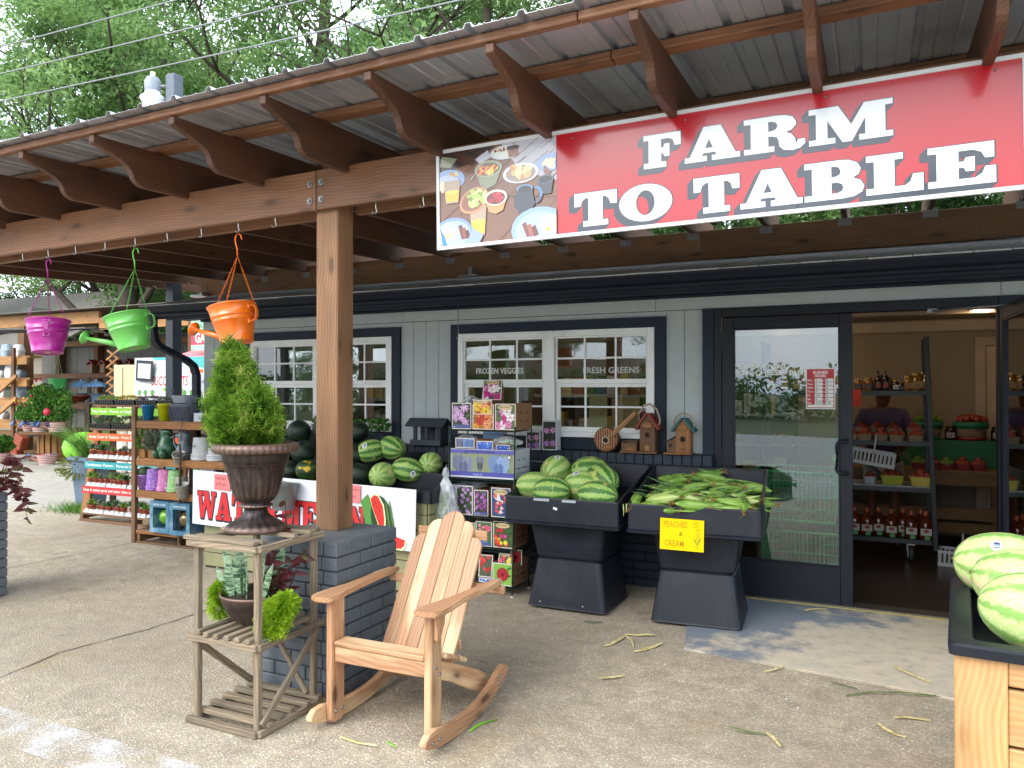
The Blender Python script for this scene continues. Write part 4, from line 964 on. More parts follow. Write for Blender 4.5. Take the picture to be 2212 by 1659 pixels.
def armpoly(s):
 cx=(XR-.019) if s>0 else (XL+.019)
 o=[(-.045,2.80),(-.02,2.785),(.03,2.782),(.07,2.80),(.082,2.85),(.080,2.93),(.066,3.05),(.068,3.18),(.080,3.32),(.074,3.43),(.05,3.47),(.022,3.46),(.014,3.38),(.004,3.22),(-.012,3.05),(-.034,2.93),(-.052,2.86)]
 return [(cx+s*u,v) for u,v in o]
for s in (1,-1):
 ap=armpoly(s);plank('armrest',ap if s>0 else ap[::-1],.585,.609,'Z',ch,along=(0,1,0),bev=.006)
 xb=XR+.001 if s>0 else XL-.022
 plank('arm_bracket',[(2.862,.584),(2.862,.470),(2.875,.455),(2.90,.49),(2.925,.53),(2.934,.584)],xb,xb+.021,'X',ch,along=(0,0,1),bev=.002) if s>0 else None
bx('arm_support',(XL-.03,3.40,.545),(XR+.075,3.428,.584),cedar,ch,.004)
tops=[.79,.862,.905,.905,.862,.79];bw=.0675;bx0=-2.0-3*bw
dirv=Vector((0,3.56-3.165,.905-.27)).normalized()
for i,t in enumerate(tops):
 L=(t-.20)/dirv.z;w=bw-.002;x0=bx0+i*bw+.001
 edge={0:'l',1:'l',2:'l',3:'r',4:'r',5:'r'}[i];pl=[(0,0),(0,w)]
 r=w*.8 if i not in (2,3) else w
 arcp=[(L-r+r*math.sin(R_(a)),w-r+r*math.cos(R_(a)) if edge=='l' else 0) for a in range(0,91,15)]
 if edge=='l':
  outline=[(0,0)]+[(L-r+r*math.sin(R_(a)),(r-r*math.cos(R_(a)))) for a in range(0,91,15)]+[(L,w),(0,w)]
 else:
  outline=[(0,0),(L,0)]+[(L-r+r*math.sin(R_(a)),w-r+r*math.cos(R_(a))) for a in range(90,-1,-15)]+[(0,w)]
 mb=MB().prism([(u,v) for u,v in outline],-.009,.009,'Z');me=mb.mesh('back_slat',cedar)
 bm=bmesh.new();bm.from_mesh(me);bmesh.ops.recalc_face_normals(bm,faces=bm.faces);bmesh.ops.bevel(bm,geom=[e for e in bm.edges if e.calc_face_angle(0)>.6],offset=.0025,segments=2,affect='EDGES');bm.to_mesh(me);bm.free()
 X=dirv;Y=Vector((1,0,0));Zc=X.cross(Y)
 M=Matrix((X,Y,Zc)).transposed().to_4x4()
 p0=Vector((x0,3.165+(.20-.27)*dirv.y/dirv.z,.20));mobj('back_slat',me,ch,Matrix.Translation(p0)@M)
board('back_brace',(-2.205,3.52,.80),(-1.795,3.52,.80),.02,.05,cedar,ch,.003)
board('back_brace',(-2.205,3.24,.33),(-1.795,3.24,.33),.02,.05,cedar,ch,.003)
bl=MB().lathe([(.009,0),(.009,.002),(.006,.005),(.002,.006)],10).mesh('bolt',boltm)
for (x,y,z,ax) in ((XR+.0005,2.885,.345,'x'),(XR+.0005,2.915,.308,'x'),(XR+.0355,2.80,.058,'x'),(XR+.0355,2.86,.052,'x'),(XR+.0355,3.43,.098,'x'),(XR+.0355,3.44,.128,'x'),(XL+.0385,2.87,.07,'x'),(XL+.0385,2.915,.07,'x'),(XR+.03,3.43,.6095,'z')):
 mobj('bolt',bl,ch,Matrix.Translation((x,y,z))@(Matrix.Rotation(R_(90),4,'Y') if ax=='x' else Matrix.Identity(4)))
# ================================================================== WEATHERED PLANT STAND
grey=wood('weathered_oak','#5e5142','#a2917a',.8,11,.25,weather='#6e665b',bmp=.0018,spec=.2)
ps=thing('plant_stand','weathered grey slatted wooden plant stand with diagonal braces','plant stand',(-2.69,2.83,0))
x0,x1,y0,y1=-2.885,-2.487,2.628,3.035;q=.030
for (x,y) in ((x0,y0),(x1-q,y0),(x0,y1-q),(x1-q,y1-q)):bx('leg',(x,y,.0),(x+q,y+q,.822),grey,ps,.003)
for z in (.002,.385,.822):
 j=random.uniform(-.003,.003)
 bx('rail',(x0-.022,y0-.026,z),(x1+.006,y0-.0015,z+.030),grey,ps,.003)
 bx('rail',(x1+.0015,y0-.012,z+.001),(x1+.026,y1+.02,z+.031),grey,ps,.003)
 bx('rail',(x0-.024,y0+.004,z-.000),(x0-.0015,y1+.02,z+.030),grey,ps,.003)
 bx('rail',(x0-.01,y1+.0015,z),(x1,y1+.024,z+.029),grey,ps,.003)
for i in range(5):y=y0+.03+i*.085;bx('slat',(x0-.03+random.uniform(-.01,.02),y,.0325),(x1+.02+random.uniform(-.01,.03),y+.034,.056),grey,ps,.003)
for i in range(6):x=x0+.035+i*.062;bx('slat',(x,y0-.03+random.uniform(-.01,.01),.4165),(x+.028,y1+.01,.438),grey,ps,.003)
for (y,d) in ((y0-.028,.032),(y0+.016,.036),(y0+.30,.034),(y1-.028,.036),(y0+.20,.03)):bx('slat',(x0-.03+random.uniform(-.01,.02),y,.8535),(x1+.01+random.uniform(-.02,.03),y+d,.872),grey,ps,.003)
board('brace',(x1+.012,y0+.01,.05),(x1+.012,y1-.02,.375),.020,.030,grey,ps)
board('brace',(x0-.012,y0+.02,.375),(x0-.012,y1-.02,.06),.020,.030,grey,ps)
board('brace',(x0+.10,y1-.035,.40),(x1-.04,y1-.035,.06),.018,.024,grey,ps)
# ================================================================== URN WITH ARBORVITAE
def bronze(name,c1,c2,sc=30):
 m,n,b=newmat(name);v=objcoord(n,(sc,sc,4));nz=N(n,"ShaderNodeTexNoise",Detail=6.0,Roughness=.75);nz.inputs['Scale'].default_value=1;n.links.new(v,nz.inputs['Vector'])
 g=n.nodes.new("ShaderNodeNewGeometry");r2=ramp(n,[(.51,(0,0,0)),(.60,(1,1,1))]);n.links.new(g.outputs['Pointiness'],r2.inputs['Fac'])
 r=ramp(n,[(.45,c1),(.72,c2)]);n.links.new(nz.outputs['Fac'],r.inputs['Fac'])
 c=mixc(n,r2.outputs['Color'],r.outputs['Color'],'#8a6f62');n.links.new(c,b.inputs['Base Color']);b.inputs['Metallic'].default_value=.45;b.inputs['Roughness'].default_value=.42;bump(n,b,nz.outputs['Fac'],.0008);return m  # convex edges mixed to a lighter brown, highlights put into the colour
bron=bronze('bronze_plastic','#282120','#544641')
cx,cy=-2.70,2.835
ur=thing('urn_planter','large fluted bronze urn standing on the weathered plant stand','urn',(cx,cy,.873))
def fl(r,z,a):
 if .975<z<1.20:return .022*abs(math.sin(a*12))**.7-.01
 if .88<z<.972:return .035*abs(math.sin(a*10))-.015
 return 0
prof=[(.140,.874),(.143,.880),(.140,.896),(.124,.906),(.118,.912),(.085,.93),(.062,.95),(.054,.972),(.056,.985),(.078,.990),(.079,.998),(.060,1.002),(.086,1.02),(.104,1.05),(.116,1.09),(.126,1.13),(.134,1.17),(.138,1.192),(.147,1.198),(.150,1.22),(.153,1.243),(.168,1.248)]
MB().lathe(prof,120,c=(cx,cy,0),flute=fl,cap=False).build('bowl',bron,ur)
rim=[(.168,1.248),(.190,1.250),(.200,1.262),(.2025,1.276),(.196,1.290),(.180,1.296),(.165,1.292),(.158,1.27),(.156,1.235),(.150,1.20),(.01,1.19)]
MB().lathe(rim,120,c=(cx,cy,0),cap=False,flute=lambda r,z,a:(.03*(abs(math.sin(a*20))**.6-.5) if 1.249<z<1.289 and r>.17 else 0)).build('rim',bron,ur)
soil=plain('potting_soil','#2a1e16',.95,.4,40,.003)
MB().lathe([(.152,1.235),(.08,1.243),(1e-4,1.246)],24,c=(cx,cy,0),cap=False).build('soil',soil,ur)
for k in range(20):
 pass
def fronds(name,vols,n,L,w,mat,seed,parent,upb=.8,side=2,curl=.0):
 """small feathery sprays: a stem quad with side leaflets"""
 rng=random.Random(seed);mb=MB();tot=sum(v[2] for v in vols)
 for (c,r,k) in vols:
  for _ in range(int(n*k/tot)):
   g=Vector((rng.gauss(0,1),rng.gauss(0,1),rng.gauss(0,1))).normalized();q=rng.uniform(.35,1)**.5
   p=Vector(c)+Vector((g.x*r[0],g.y*r[1],g.z*r[2]))*q
   d=(Vector((g.x,g.y,g.z*.4))*(1-upb)+Vector((rng.uniform(-.5,.5),rng.uniform(-.5,.5),1 if upb>0 else -1))*abs(upb)+g*.6).normalized()
   s=d.cross(Vector((rng.uniform(-1,1),rng.uniform(-1,1),rng.uniform(-1,1)))).normalized();l=L*rng.uniform(.6,1.3)
   a=p;e=p+d*l+Vector((0,0,-curl*l))
   mb.add([a-s*w*.4,a+s*w*.4,e],[(0,1,2)])
   for j in range(side):
    t=.3+.5*j/max(1,side-1);b0=a.lerp(e,t)
    for sg in (-1,1):
     tip=b0+(d*.75+s*sg*.75)*l*.42;mb.add([b0-d*w*.5,b0+d*w*.5,tip],[(0,1,2)])
 return mb.build(name,mat,parent,fix=False)
arb=leafmat('arborvitae_foliage',['#2f4c1a','#4f7620','#7aa032','#b4b86a'],.5,.35,9)
ax,ay=-2.755,2.83
at_=thing('arborvitae_shrub','bright green arborvitae shrub with a pointed top growing in the bronze urn','shrub',(ax,ay,1.24))
MB().tube([(cx,cy,1.24),(ax,ay,1.45),(ax-.03,ay,1.70)],[.012,.008,.003],6).build('stem',barkm,at_)
fronds('foliage',[((ax-.01,ay,1.30),(.145,.13,.05),.9),((ax-.02,ay,1.38),(.148,.13,.08),1.2),((ax+.07,ay-.02,1.39),(.10,.10,.09),.8),((ax-.045,ay,1.47),(.115,.10,.09),1.0),((ax+.05,ay-.02,1.47),(.075,.07,.07),.4),((ax-.065,ay,1.56),(.082,.075,.08),.7),((ax-.08,ay,1.645),(.048,.045,.07),.4),((ax-.085,ay,1.72),(.022,.022,.045),.12),((ax-.16,ay-.02,1.44),(.035,.05,.05),.2),((ax+.02,ay-.1,1.40),(.08,.05,.09),.4)],5200,.062,.012,arb,3,at_,.65,3)
mb=MB();rg_=random.Random(6)
for i in range(40):a_=rg_.uniform(0,6.28);z_=rg_.uniform(1.27,1.6);mb.tube([(ax-.03,ay,z_),(ax-.03+.13*math.cos(a_)*(1.75-z_)*2,ay+.12*math.sin(a_)*(1.75-z_)*2,z_+.07)],[.003,.001],4)
mb.build('twig',barkm,at_)
# ================================================================== BOWL PLANTER ON THE LOWER SHELF
bx_,by_=-2.70,2.84
bo=thing('bowl_planter','dark brown ribbed bowl planter standing on the middle shelf of the plant stand','planter',(bx_,by_,.4385))
ribm=bronze('brown_ribbed_plastic','#2a2322','#4c403c',60)
MB().lathe([(.085,.439),(.092,.442),(.12,.47),(.145,.505),(.160,.54),(.168,.568),(.171,.578),(.165,.581),(.158,.575),(.152,.55)],96,c=(bx_,by_,0),cap=False,flute=lambda r,z,a:.006*math.sin(a*48) if z<.57 and not .50<z<.525 else 0).build('bowl',ribm,bo)
MB().lathe([(.156,.560),(.08,.566),(1e-4,.568)],24,c=(bx_,by_,0),cap=False).build('soil',soil,bo)
m,n,b=newmat('snake_plant_leaf');v=objcoord(n,(14,14,60));nz=N(n,"ShaderNodeTexNoise",Detail=4.0,Roughness=.6);nz.inputs['Scale'].default_value=1;nz.inputs['Distortion'].default_value=1.2;n.links.new(v,nz.inputs['Vector'])
r=ramp(n,[(.36,'#274a2c'),(.45,'#4d7050'),(.52,'#8fab88'),(.7,'#b3c4a4')]);n.links.new(nz.outputs['Fac'],r.inputs['Fac']);n.links.new(r.outputs['Color'],b.inputs['Base Color']);b.inputs['Roughness'].default_value=.38
snake=m
def blade(mb,base,d,L,w,bend=.15,fold=.3,seg=7,tip=.25):
 d=Vector(d).normalized();s=d.cross(Vector((d.y,-d.x,.15))).normalized();nn=s.cross(d);vs=[]
 for i in range(seg+1):
  t=i/seg;ww=w*(1-max(0,(t-(1-tip*1.6))/(tip*1.6))**1.6)*(.55+.45*min(1,t*3)) if i<seg else .001
  c=Vector(base)+d*L*t+nn*bend*L*t*t
  vs+=[c-s*ww/2+nn*ww*fold*.5,c,c+s*ww/2+nn*ww*fold*.5]
 fs=[]
 for i in range(seg):
  o=i*3;fs+=[(o,o+1,o+4,o+3),(o+1,o+2,o+5,o+4)]
 mb.add(vs,fs,smooth=True);return mb
sn=thing('snake_plant','banded grey green snake plant leaves standing in the brown bowl planter','plant',(bx_-.06,by_,.566))
for (dx,dy,tx,ty,L,w) in ((-.12,-.03,-.28,-.06,.25,.05),(-.085,-.075,-.12,-.10,.16,.045),(-.05,-.05,-.04,-.06,.27,.058),(-.10,.03,-.18,.05,.26,.05),(-.01,-.075,.10,-.10,.20,.05),(-.01,.03,.02,.03,.25,.045),(.05,-.04,.30,-.05,.25,.055),(.03,-.09,.24,-.14,.15,.045),(.09,-.05,.45,-.05,.20,.05),(.07,.04,.2,.1,.27,.05),(-.13,-.06,-.42,-.14,.15,.04)):
 blade(MB(),(bx_+dx,by_+dy,.56),(tx,ty,1),L,w,.05,.35).build('leaf',snake,sn)
moss=leafmat('lime_spikemoss',['#5d8a12','#86ad1e','#a9c938','#c3dc55'],.5,.35,14)
for nm,vols,lab in (('a',[((-2.87,2.80,.565),(.04,.06,.06),1),((-2.885,2.79,.51),(.03,.05,.06),.7)],'lime green spikemoss spilling over the left side of the brown bowl'),('b',[((-2.50,2.77,.535),(.07,.07,.045),1.4),((-2.49,2.72,.485),(.068,.05,.05),1.4),((-2.45,2.76,.575),(.045,.06,.04),.6)],'large lime green spikemoss clump spilling over the right side of the brown bowl')):
 o=fronds('spikemoss',vols,1100 if nm=='a' else 2200,.028,.007,moss,5,None,.2,3,.3);tag(o,lab,'plant')
purp=leafmat('burgundy_leaf',['#40141f','#5f2230','#4c3a28','#6a6f35'],.45,.25,20)
def leafy(name,label,cat,base,stems,mat,leafL,leafw,per,seed,droop=.2,group=None,stemr=.003,stemmat=None,parent=None,name2='foliage'):
 rng=random.Random(seed);t=thing(name,label,cat,base,group=group) if parent is None else parent;sb=MB();lb=MB()
 for pts in stems:
  P=[Vector(p) for p in pts];sb.tube(P,[stemr*(1.2-.8*i/len(P)) for i in range(len(P))],5)
  for i in range(per):
   f=(i+.6)/per*(len(P)-1);k=min(int(f),len(P)-2);p=P[k].lerp(P[k+1],f-k)
   for sgn in (0,PI):
    a=i*1.9+sgn+rng.uniform(-.4,.4);d=Vector((math.cos(a),math.sin(a),rng.uniform(-.5,.5)-droop));blade(lb,p,d,leafL*rng.uniform(.7,1.2),leafw*rng.uniform(.7,1.2),-.12,.35,4,.5)
 sb.build('stem',stemmat or mat,t);lb.build(name2,mat,t,fix=False);return t
leafy('purple_plant','burgundy leaved plant growing up through the right side of the plant stand','plant',(-2.60,2.90,.566),[[(-2.62,2.90,.56),(-2.585,2.90,.72),(-2.565,2.90,.88),(-2.56,2.88,1.03)],[(-2.60,2.88,.56),(-2.54,2.86,.66),(-2.50,2.84,.72)],[(-2.62,2.86,.56),(-2.60,2.83,.68),(-2.57,2.80,.76)],[(-2.58,2.92,.56),(-2.52,2.93,.70),(-2.47,2.93,.78)],[(-2.62,2.90,.56),(-2.555,2.84,.64),(-2.52,2.80,.68)],[(-2.65,2.9,.56),(-2.64,2.88,.70),(-2.62,2.85,.80)]],purp,.06,.030,7,8)
leafy('purple_plant','trailing dark purple plant at the left edge above the grey brick pillar','plant',(-5.95,3.6,.80),[[(x0,3.62,.8),(x0+.09,3.64,z0),(x0+.17,3.66,z0-.05),(x0+.25,3.68,z1)] for x0,z0,z1 in ((-6.0,.95,.72),(-6.0,1.02,.95),(-5.98,.82,.55),(-6.0,.88,.70),(-6.02,1.06,1.05),(-5.97,.84,.62))],purp,.08,.034,9,12)
# ================================================================== HANGING WATERING CANS, HOOKS
steel=plain('bright_steel','#b4b6b6',.3,.1,40,metal=.9)
hookm=MB().tube([(0,0,.03),(0,0,-.022),(.002,0,-.034),(.006,0,-.046),(-.002,0,-.058),(-.014,0,-.058),(-.022,0,-.044)],.0028,6).mesh('cup_hook',steel)
words=('leftmost','second from the left, holding the purple can','third from the left','fourth from the left','holding the green can','just right of the green can','midway between the green and orange cans','holding the orange can','nearest left of the brown post','nearest right of the brown post','last before the banner sign')
for i,x in enumerate((-5.293,-5.022,-4.745,-4.459,-4.182,-3.901,-3.616,-3.324,-3.047,-2.365,-2.074)):
 o=mobj('cup_hook',hookm,None,Matrix.Translation((x,3.345,2.528+zs(x)))@Matrix.Rotation(R_(random.uniform(-20,20)),4,'Z'));tag(o,'small steel hook under the front beam, '+words[i],'hook','hooks screwed under the front beam')
def watering_can(x,y,ztop,col,label,face,tilt,s=1.0):
 mt=plain('enamel_'+label.split()[0],col,.28,.05,4,0,spec=.55,coat=.5)
 M=Matrix.Translation((x,y,ztop-.66))@Matrix.Rotation(face,4,'Z')@Matrix.Rotation(tilt,4,'Y')@Matrix.Scale(s,4)
 t=thing('watering_can',label,'watering can',(x,y,ztop-.66),group='coloured watering can planters hanging from the beam')
 h=.215
 pr_=[(.088,0),(.093,-.004),(.095,.002),(.093,.008),(.1165,.118),(.1195,.120),(.1205,.126),(.1175,.129),(.1215,.144),(.1245,.146),(.1255,.151),(.1225,.154),(.1345,.208),(.139,.211),(.139,.216),(.134,.217),(.131,.208),(.09,.012),(1e-4,.01)]
 MB().lathe(pr_,40,cap=False).build('body',mt,t,M)
 b_=MB().lathe([(1e-4,.0015),(.0905,.0015)],32,cap=False).build('base',plain('base_'+label.split()[0],col,.5,.1,10),t,M)
 MB().box((0,0,-.0005),(.06,.028,.001)).build('price_sticker',plain('pale_sticker','#b9b08f',.6),b_,M)
 for hx in ((.05,.03),(-.05,.02)):MB().lathe([(.005,0),(1e-4,0.0002)],8,c=(hx[0],hx[1],-.0002),rot=Matrix.Rotation(PI,4,'X'),cap=False).build('drain_hole',plain('dark_hole','#2a1a12',.9),b_,M)
 MB().tube([(-.085,0,.04),(-.17,0,.085),(-.275,0,.132)],[.019,.016,.011],14).build('spout',mt,t,M)
 rr=Matrix.Translation((-.295,0,.143))@Matrix.Rotation(R_(-58),4,'Y')
 MB().lathe([(.011,-.025),(.02,-.01),(.040,.0),(.043,.004),(.041,.009),(.02,.016),(1e-4,.018)],24,rot=rr,cap=False).build('rose',mt,t,M)
 hd=[]
 for (a,z) in ((.118,.185),(.15,.187),(.166,.176),(.170,.155),(.168,.125),(.155,.103),(.138,.098),(.112,.098)):hd.append((a,z))
 mb=MB();ring=[]
 for i,(a,z) in enumerate(hd):
  p,q=hd[max(0,i-1)],hd[min(len(hd)-1,i+1)];tx,tz=q[0]-p[0],q[1]-p[1];l=math.hypot(tx,tz);nx,nz_=-tz/l*.0016,tx/l*.0016
  ring.append([(a+nx,-.011,z+nz_),(a+nx,.011,z+nz_),(a-nx,.011,z-nz_),(a-nx,-.011,z-nz_)])
 mb.loft(ring);mb.box((.128,0,.186),(.012,.042,.026),b=.002).box((.118,0,.100),(.012,.042,.026),b=.002)
 tag(mb.build('handle',mt,t,M),None)
 top=Vector((x,y,ztop-.035));cm=plain('chain_'+label.split()[0],col,.35,.05,4,metal=.3)
 MB().tube([top+Vector((.034,0,-.032)),top+Vector((.026,0,-.006)),top+Vector((.010,0,.004)),top+Vector((-.008,0,-.001)),top+Vector((-.018,0,-.022)),top+Vector((-.014,0,-.05)),top+Vector((-.002,0,-.08)),top+Vector((0,0,-.125))],.0042,8).build('hanger_hook',cm,t)
 k0=top+Vector((0,0,-.125));cb=MB()
 for a in (180,55,-60):
  e=M@Vector((.135*math.cos(R_(a)),.135*math.sin(R_(a)),.212));d=e-k0;L=d.length
  cb.tube([k0,k0+d*.22],.0016,5);cb.tube([k0+d*.9,e],.0016,5)
  nl=int(L*.68/.0125)
  for i in range(nl):
   c=k0+d*(.22+.68*(i+.5)/nl);s_=Vector((1,0,0)) if i%2 else Vector((0,1,0));dn=d.normalized();s2=(s_-dn*s_.dot(dn)).normalized()
   cb.tube([c-dn*.008-s2*.0025,c-s2*.0042,c+dn*.008-s2*.0025,c+dn*.008+s2*.0025,c+s2*.0042,c-dn*.008+s2*.0025],.0013,4,closed=True)
 cb.build('chain',cm,t)
watering_can(-3.335,3.35,2.485,'#e06a0c','orange watering can planter hanging from the beam nearest the brown post',R_(4),R_(-11))
watering_can(-4.19,3.35,2.470,'#5fb04c','green watering can planter hanging between the orange and purple ones',R_(22),R_(-14))
watering_can(-5.03,3.35,2.462,'#a41a86','magenta watering can planter hanging nearest the left edge',R_(-38),R_(-8))
MB().tube([(-3.13,5.60,2.25),(-3.13,5.60,2.0),(-3.128,5.60,1.985),(-3.14,5.60,1.975),(-3.15,5.60,1.99)],.0025,5).build('wire_hook',steel)
tag(bpy.data.objects['wire_hook'],'thin steel wire hook hanging from the eave above the middle window','hook')
# ================================================================== WATERMELONS
def melonmat(name,base,stripe,pale,n_=9,amt=.5,patch=None):
 m,n,b=newmat(name);tc=n.nodes.new("ShaderNodeTexCoord");oi=n.nodes.new("ShaderNodeObjectInfo")
 sp=n.nodes.new("ShaderNodeSeparateXYZ");n.links.new(tc.outputs['Object'],sp.inputs[0])
 at=N(n,"ShaderNodeMath",operation='ARCTAN2');n.links.new(sp.outputs[1],at.inputs[0]);n.links.new(sp.outputs[2],at.inputs[1])
 off=N(n,"ShaderNodeVectorMath",operation='ADD');n.links.new(tc.outputs['Object'],off.inputs[0]);mu=N(n,"ShaderNodeMath",operation='MULTIPLY');mu.inputs[1].default_value=50;n.links.new(oi.outputs['Random'],mu.inputs[0]);n.links.new(mu.outputs[0],off.inputs[1])
 nz=N(n,"ShaderNodeTexNoise",Detail=5.0,Roughness=.7);nz.inputs['Scale'].default_value=7;n.links.new(off.outputs[0],nz.inputs['Vector'])
 nl=N(n,"ShaderNodeTexNoise",Detail=2.0);nl.inputs['Scale'].default_value=1.8;n.links.new(off.outputs[0],nl.inputs['Vector'])
 m1=N(n,"ShaderNodeMath",operation='MULTIPLY_ADD');m1.inputs[1].default_value=n_;n.links.new(at.outputs[0],m1.inputs[0])
 m0=N(n,"ShaderNodeMath",operation='MULTIPLY_ADD');m0.inputs[1].default_value=4.2;m0.inputs[2].default_value=0;n.links.new(nz.outputs['Fac'],m0.inputs[0]);n.links.new(m0.outputs[0],m1.inputs[2])
 sn_=N(n,"ShaderNodeMath",operation='SINE');n.links.new(m1.outputs[0],sn_.inputs[0])
 m2=N(n,"ShaderNodeMath",operation='MULTIPLY_ADD');m2.inputs[1].default_value=1.3;n.links.new(nl.outputs['Fac'],m2.inputs[0]);n.links.new(sn_.outputs[0],m2.inputs[2])
 r=ramp(n,[(0,stripe),(1,base)]);mr=N(n,"ShaderNodeMapRange");mr.inputs['From Min'].default_value=amt;mr.inputs['From Max'].default_value=amt+.7;n.links.new(m2.outputs[0],mr.inputs['Value']);n.links.new(mr.outputs[0],r.inputs['Fac'])
 n3=N(n,"ShaderNodeTexNoise",Detail=6.0,Roughness=.75);n3.inputs['Scale'].default_value=15;n.links.new(off.outputs[0],n3.inputs['Vector'])
 r3=ramp(n,[(.48,(0,0,0)),(.6,(1,1,1))]);n.links.new(n3.outputs['Fac'],r3.inputs['Fac']);mm=N(n,"ShaderNodeMath",operation='MULTIPLY');n.links.new(r3.outputs['Color'],mm.inputs[0]);n.links.new(mr.outputs[0],mm.inputs[1])
 c=mixc(n,mm.outputs[0],r.outputs['Color'],pale)
 if patch:
  n4=N(n,"ShaderNodeTexNoise",Detail=1.0);n4.inputs['Scale'].default_value=1.6;n.links.new(off.outputs[0],n4.inputs['Vector']);r4=ramp(n,[(.62,(0,0,0)),(.7,(1,1,1))]);n.links.new(n4.outputs['Fac'],r4.inputs['Fac']);c=mixc(n,r4.outputs['Color'],c,patch)
 n.links.new(c,b.inputs['Base Color']);b.inputs['Roughness'].default_value=.5;b.inputs['Specular IOR Level'].default_value=.4;return m
mel_pale=melonmat('pale_melon_rind','#9ab560','#739a4a','#bccf8a',9,.1,'#bdb87a')
mel_big=melonmat('big_pale_melon_rind','#b4cb7e','#7fa656','#ccdc9e',8,-.15,'#cdbf92')
mel_mid=melonmat('striped_melon_rind','#80a64a','#3f6e30','#b4ca80',9,.35,'#a8b060')
mel_dark=melonmat('dark_melon_rind','#1f3220','#141f18','#28402a',6,.8)
mel_yel=melonmat('yellow_spotted_rind','#2e4d20','#1d3318','#3d6128',6,.8,'#c9a21c')
def melmesh(name,mt,el=1.3):
 prof=[]
 for j in range(19):
  t=PI*j/18;prof.append((max(1e-5,math.sin(t)**.92),-math.cos(t)*el))
 return MB().lathe(prof,36,rot=Matrix.Rotation(R_(90),4,'Y'),cap=False,flute=lambda r,z,a:.012*math.sin(5*a)).mesh(name,mt)
MM={'pale':melmesh('melon_body',mel_pale),'big':melmesh('melon_body',mel_big,1.45),'mid':melmesh('melon_body',mel_mid),'dark':melmesh('melon_body',mel_dark,1.04),'yel':melmesh('melon_body',mel_yel,1.06),'round':melmesh('melon_body',mel_pale,1.12)}
for k in MM:MM[k].polygons.foreach_set('use_smooth',[True]*len(MM[k].polygons))
def melon(kind,x,y,z,r,label,yaw=0,roll=0,pitch=0,sticker=None,group=None):
 t=thing('watermelon',label,'watermelon',(x,y,z-r),group=group)
 M=Matrix.Translation((x,y,z))@Matrix.Rotation(R_(yaw),4,'Z')@Matrix.Rotation(R_(pitch),4,'Y')@Matrix.Rotation(R_(roll),4,'X')
 mobj('rind',MM[kind],t,M@Matrix.Diagonal((r*random.uniform(.94,1.08),r*random.uniform(.96,1.03),r,1)));e_={'pale':1.3,'big':1.45,'mid':1.3,'dark':1.04,'yel':1.06,'round':1.12}[kind]*r
 for s_ in (-1,1):MB().lathe([(.007,-.002),(.005,.003),(.002,.008 if s_>0 else .003)],8).build('stem_scar',plain('stem_scar','#6d5a34',.9),t,M@Matrix.Translation((s_*e_*.985,0,0))@Matrix.Rotation(R_(90*s_),4,'Y'))
 if sticker:
  d=Vector(sticker).normalized();Mi=M.to_3x3().inverted();e={'pale':1.3,'big':1.45,'mid':1.3,'dark':1.04,'yel':1.06,'round':1.12}[kind]
  l=Mi@d;k=1/math.sqrt((l.x/e)**2+l.y**2+l.z**2);pos=Vector((x,y,z))+d*(r*k+.0012)
  nl=Vector((l.x/e**2,l.y,l.z)).normalized();nw=(M.to_3x3()@nl).normalized()
  p=Print(.0004);p.ell(0,0,.021,.026,'#e6e6ea',18);p.ell(0,.010,.012,.007,'#33405c',10);p.ell(.002,.002,.013,.005,'#7e8fa8',10);p.rect(-.012,-.011,.012,-.006,'#4b6a44');p.rect(-.008,-.018,.008,-.014,'#6a6a70')
  p.build('sticker',t,Matrix.Translation(pos)@nw.to_track_quat('Z','Y').to_matrix().to_4x4())
 return t
plast=plain('black_moulded_plastic','#161b25',.45,.10,9,.0006,spec=.38,bscale=140,rvar=.1,dirt='#262c37')
def stand(cx,y0,rz_,label,w=.585,d=.55,sill=0):
 """pedestal in local space, origin at the middle of the front base edge"""
 M=Matrix.Translation((cx,y0,sill))@Matrix.Rotation(rz_,4,'Z')
 t=thing('display_stand',label,'display stand',(cx,y0,sill),rz_,'black plastic produce stands')
 yc=.275
 MB().loft([rrect(.585,.56,.035,.022,(0,yc)),rrect(.58,.555,.035,.03,(0,yc)),rrect(.485,.45,.04,.345,(0,yc)),rrect(.47,.435,.045,.352,(0,yc))],smooth=False).build('base',plast,t,M)
 MB().loft([rrect(.455,.42,.045,.346,(0,yc)),rrect(.49,.455,.05,.37,(0,yc)),rrect(.60,.56,.05,.70,(0,yc)),rrect(.60,.56,.05,.74,(0,yc))]).build('pedestal',plast,t,M)
 W,D=.84,.90;f=-.11
 out=[];
 def ring(w_,zf,zb,ya,yb,r=.02):return [(a,b_,zf+(zb-zf)*(b_-ya)/(yb-ya)) for (a,b_,_) in rrect(w_,yb-ya,r,0,(0,(ya+yb)/2))]
 rings=[ring(W-.12,.60,.70,f+.05,f+D-.10),ring(W+.01,.618,.735,f-.012,f+D+.01),ring(W+.012,.632,.75,f-.014,f+D+.012),ring(W,.640,.757,f,f+D),ring(W-.005,.795,.965,f+.004,f+D-.002),ring(W-.01,.803,.973,f+.008,f+D-.006),ring(W-.035,.803,.973,f+.02,f+D-.02),ring(W-.045,.79,.96,f+.026,f+D-.026),ring(W-.06,.69,.80,f+.05,f+D-.04),ring(W-.07,.685,.79,f+.06,f+D-.05)]
 MB().loft(rings).build('tray',plast,t,M)
 c_=MB().lathe([(.022,-.012),(.024,-.008),(.024,.008),(.022,.012)],14,rot=Matrix.Rotation(R_(90),4,'Y')).mesh('caster',plain('caster_rubber','#202022',.6))
 for (a,b_) in ((-.22,.06),(.22,.06),(-.22,.49),(.22,.49)):mobj('caster',c_,t,M@Matrix.Translation((a,b_,.0245)))
 return t,M
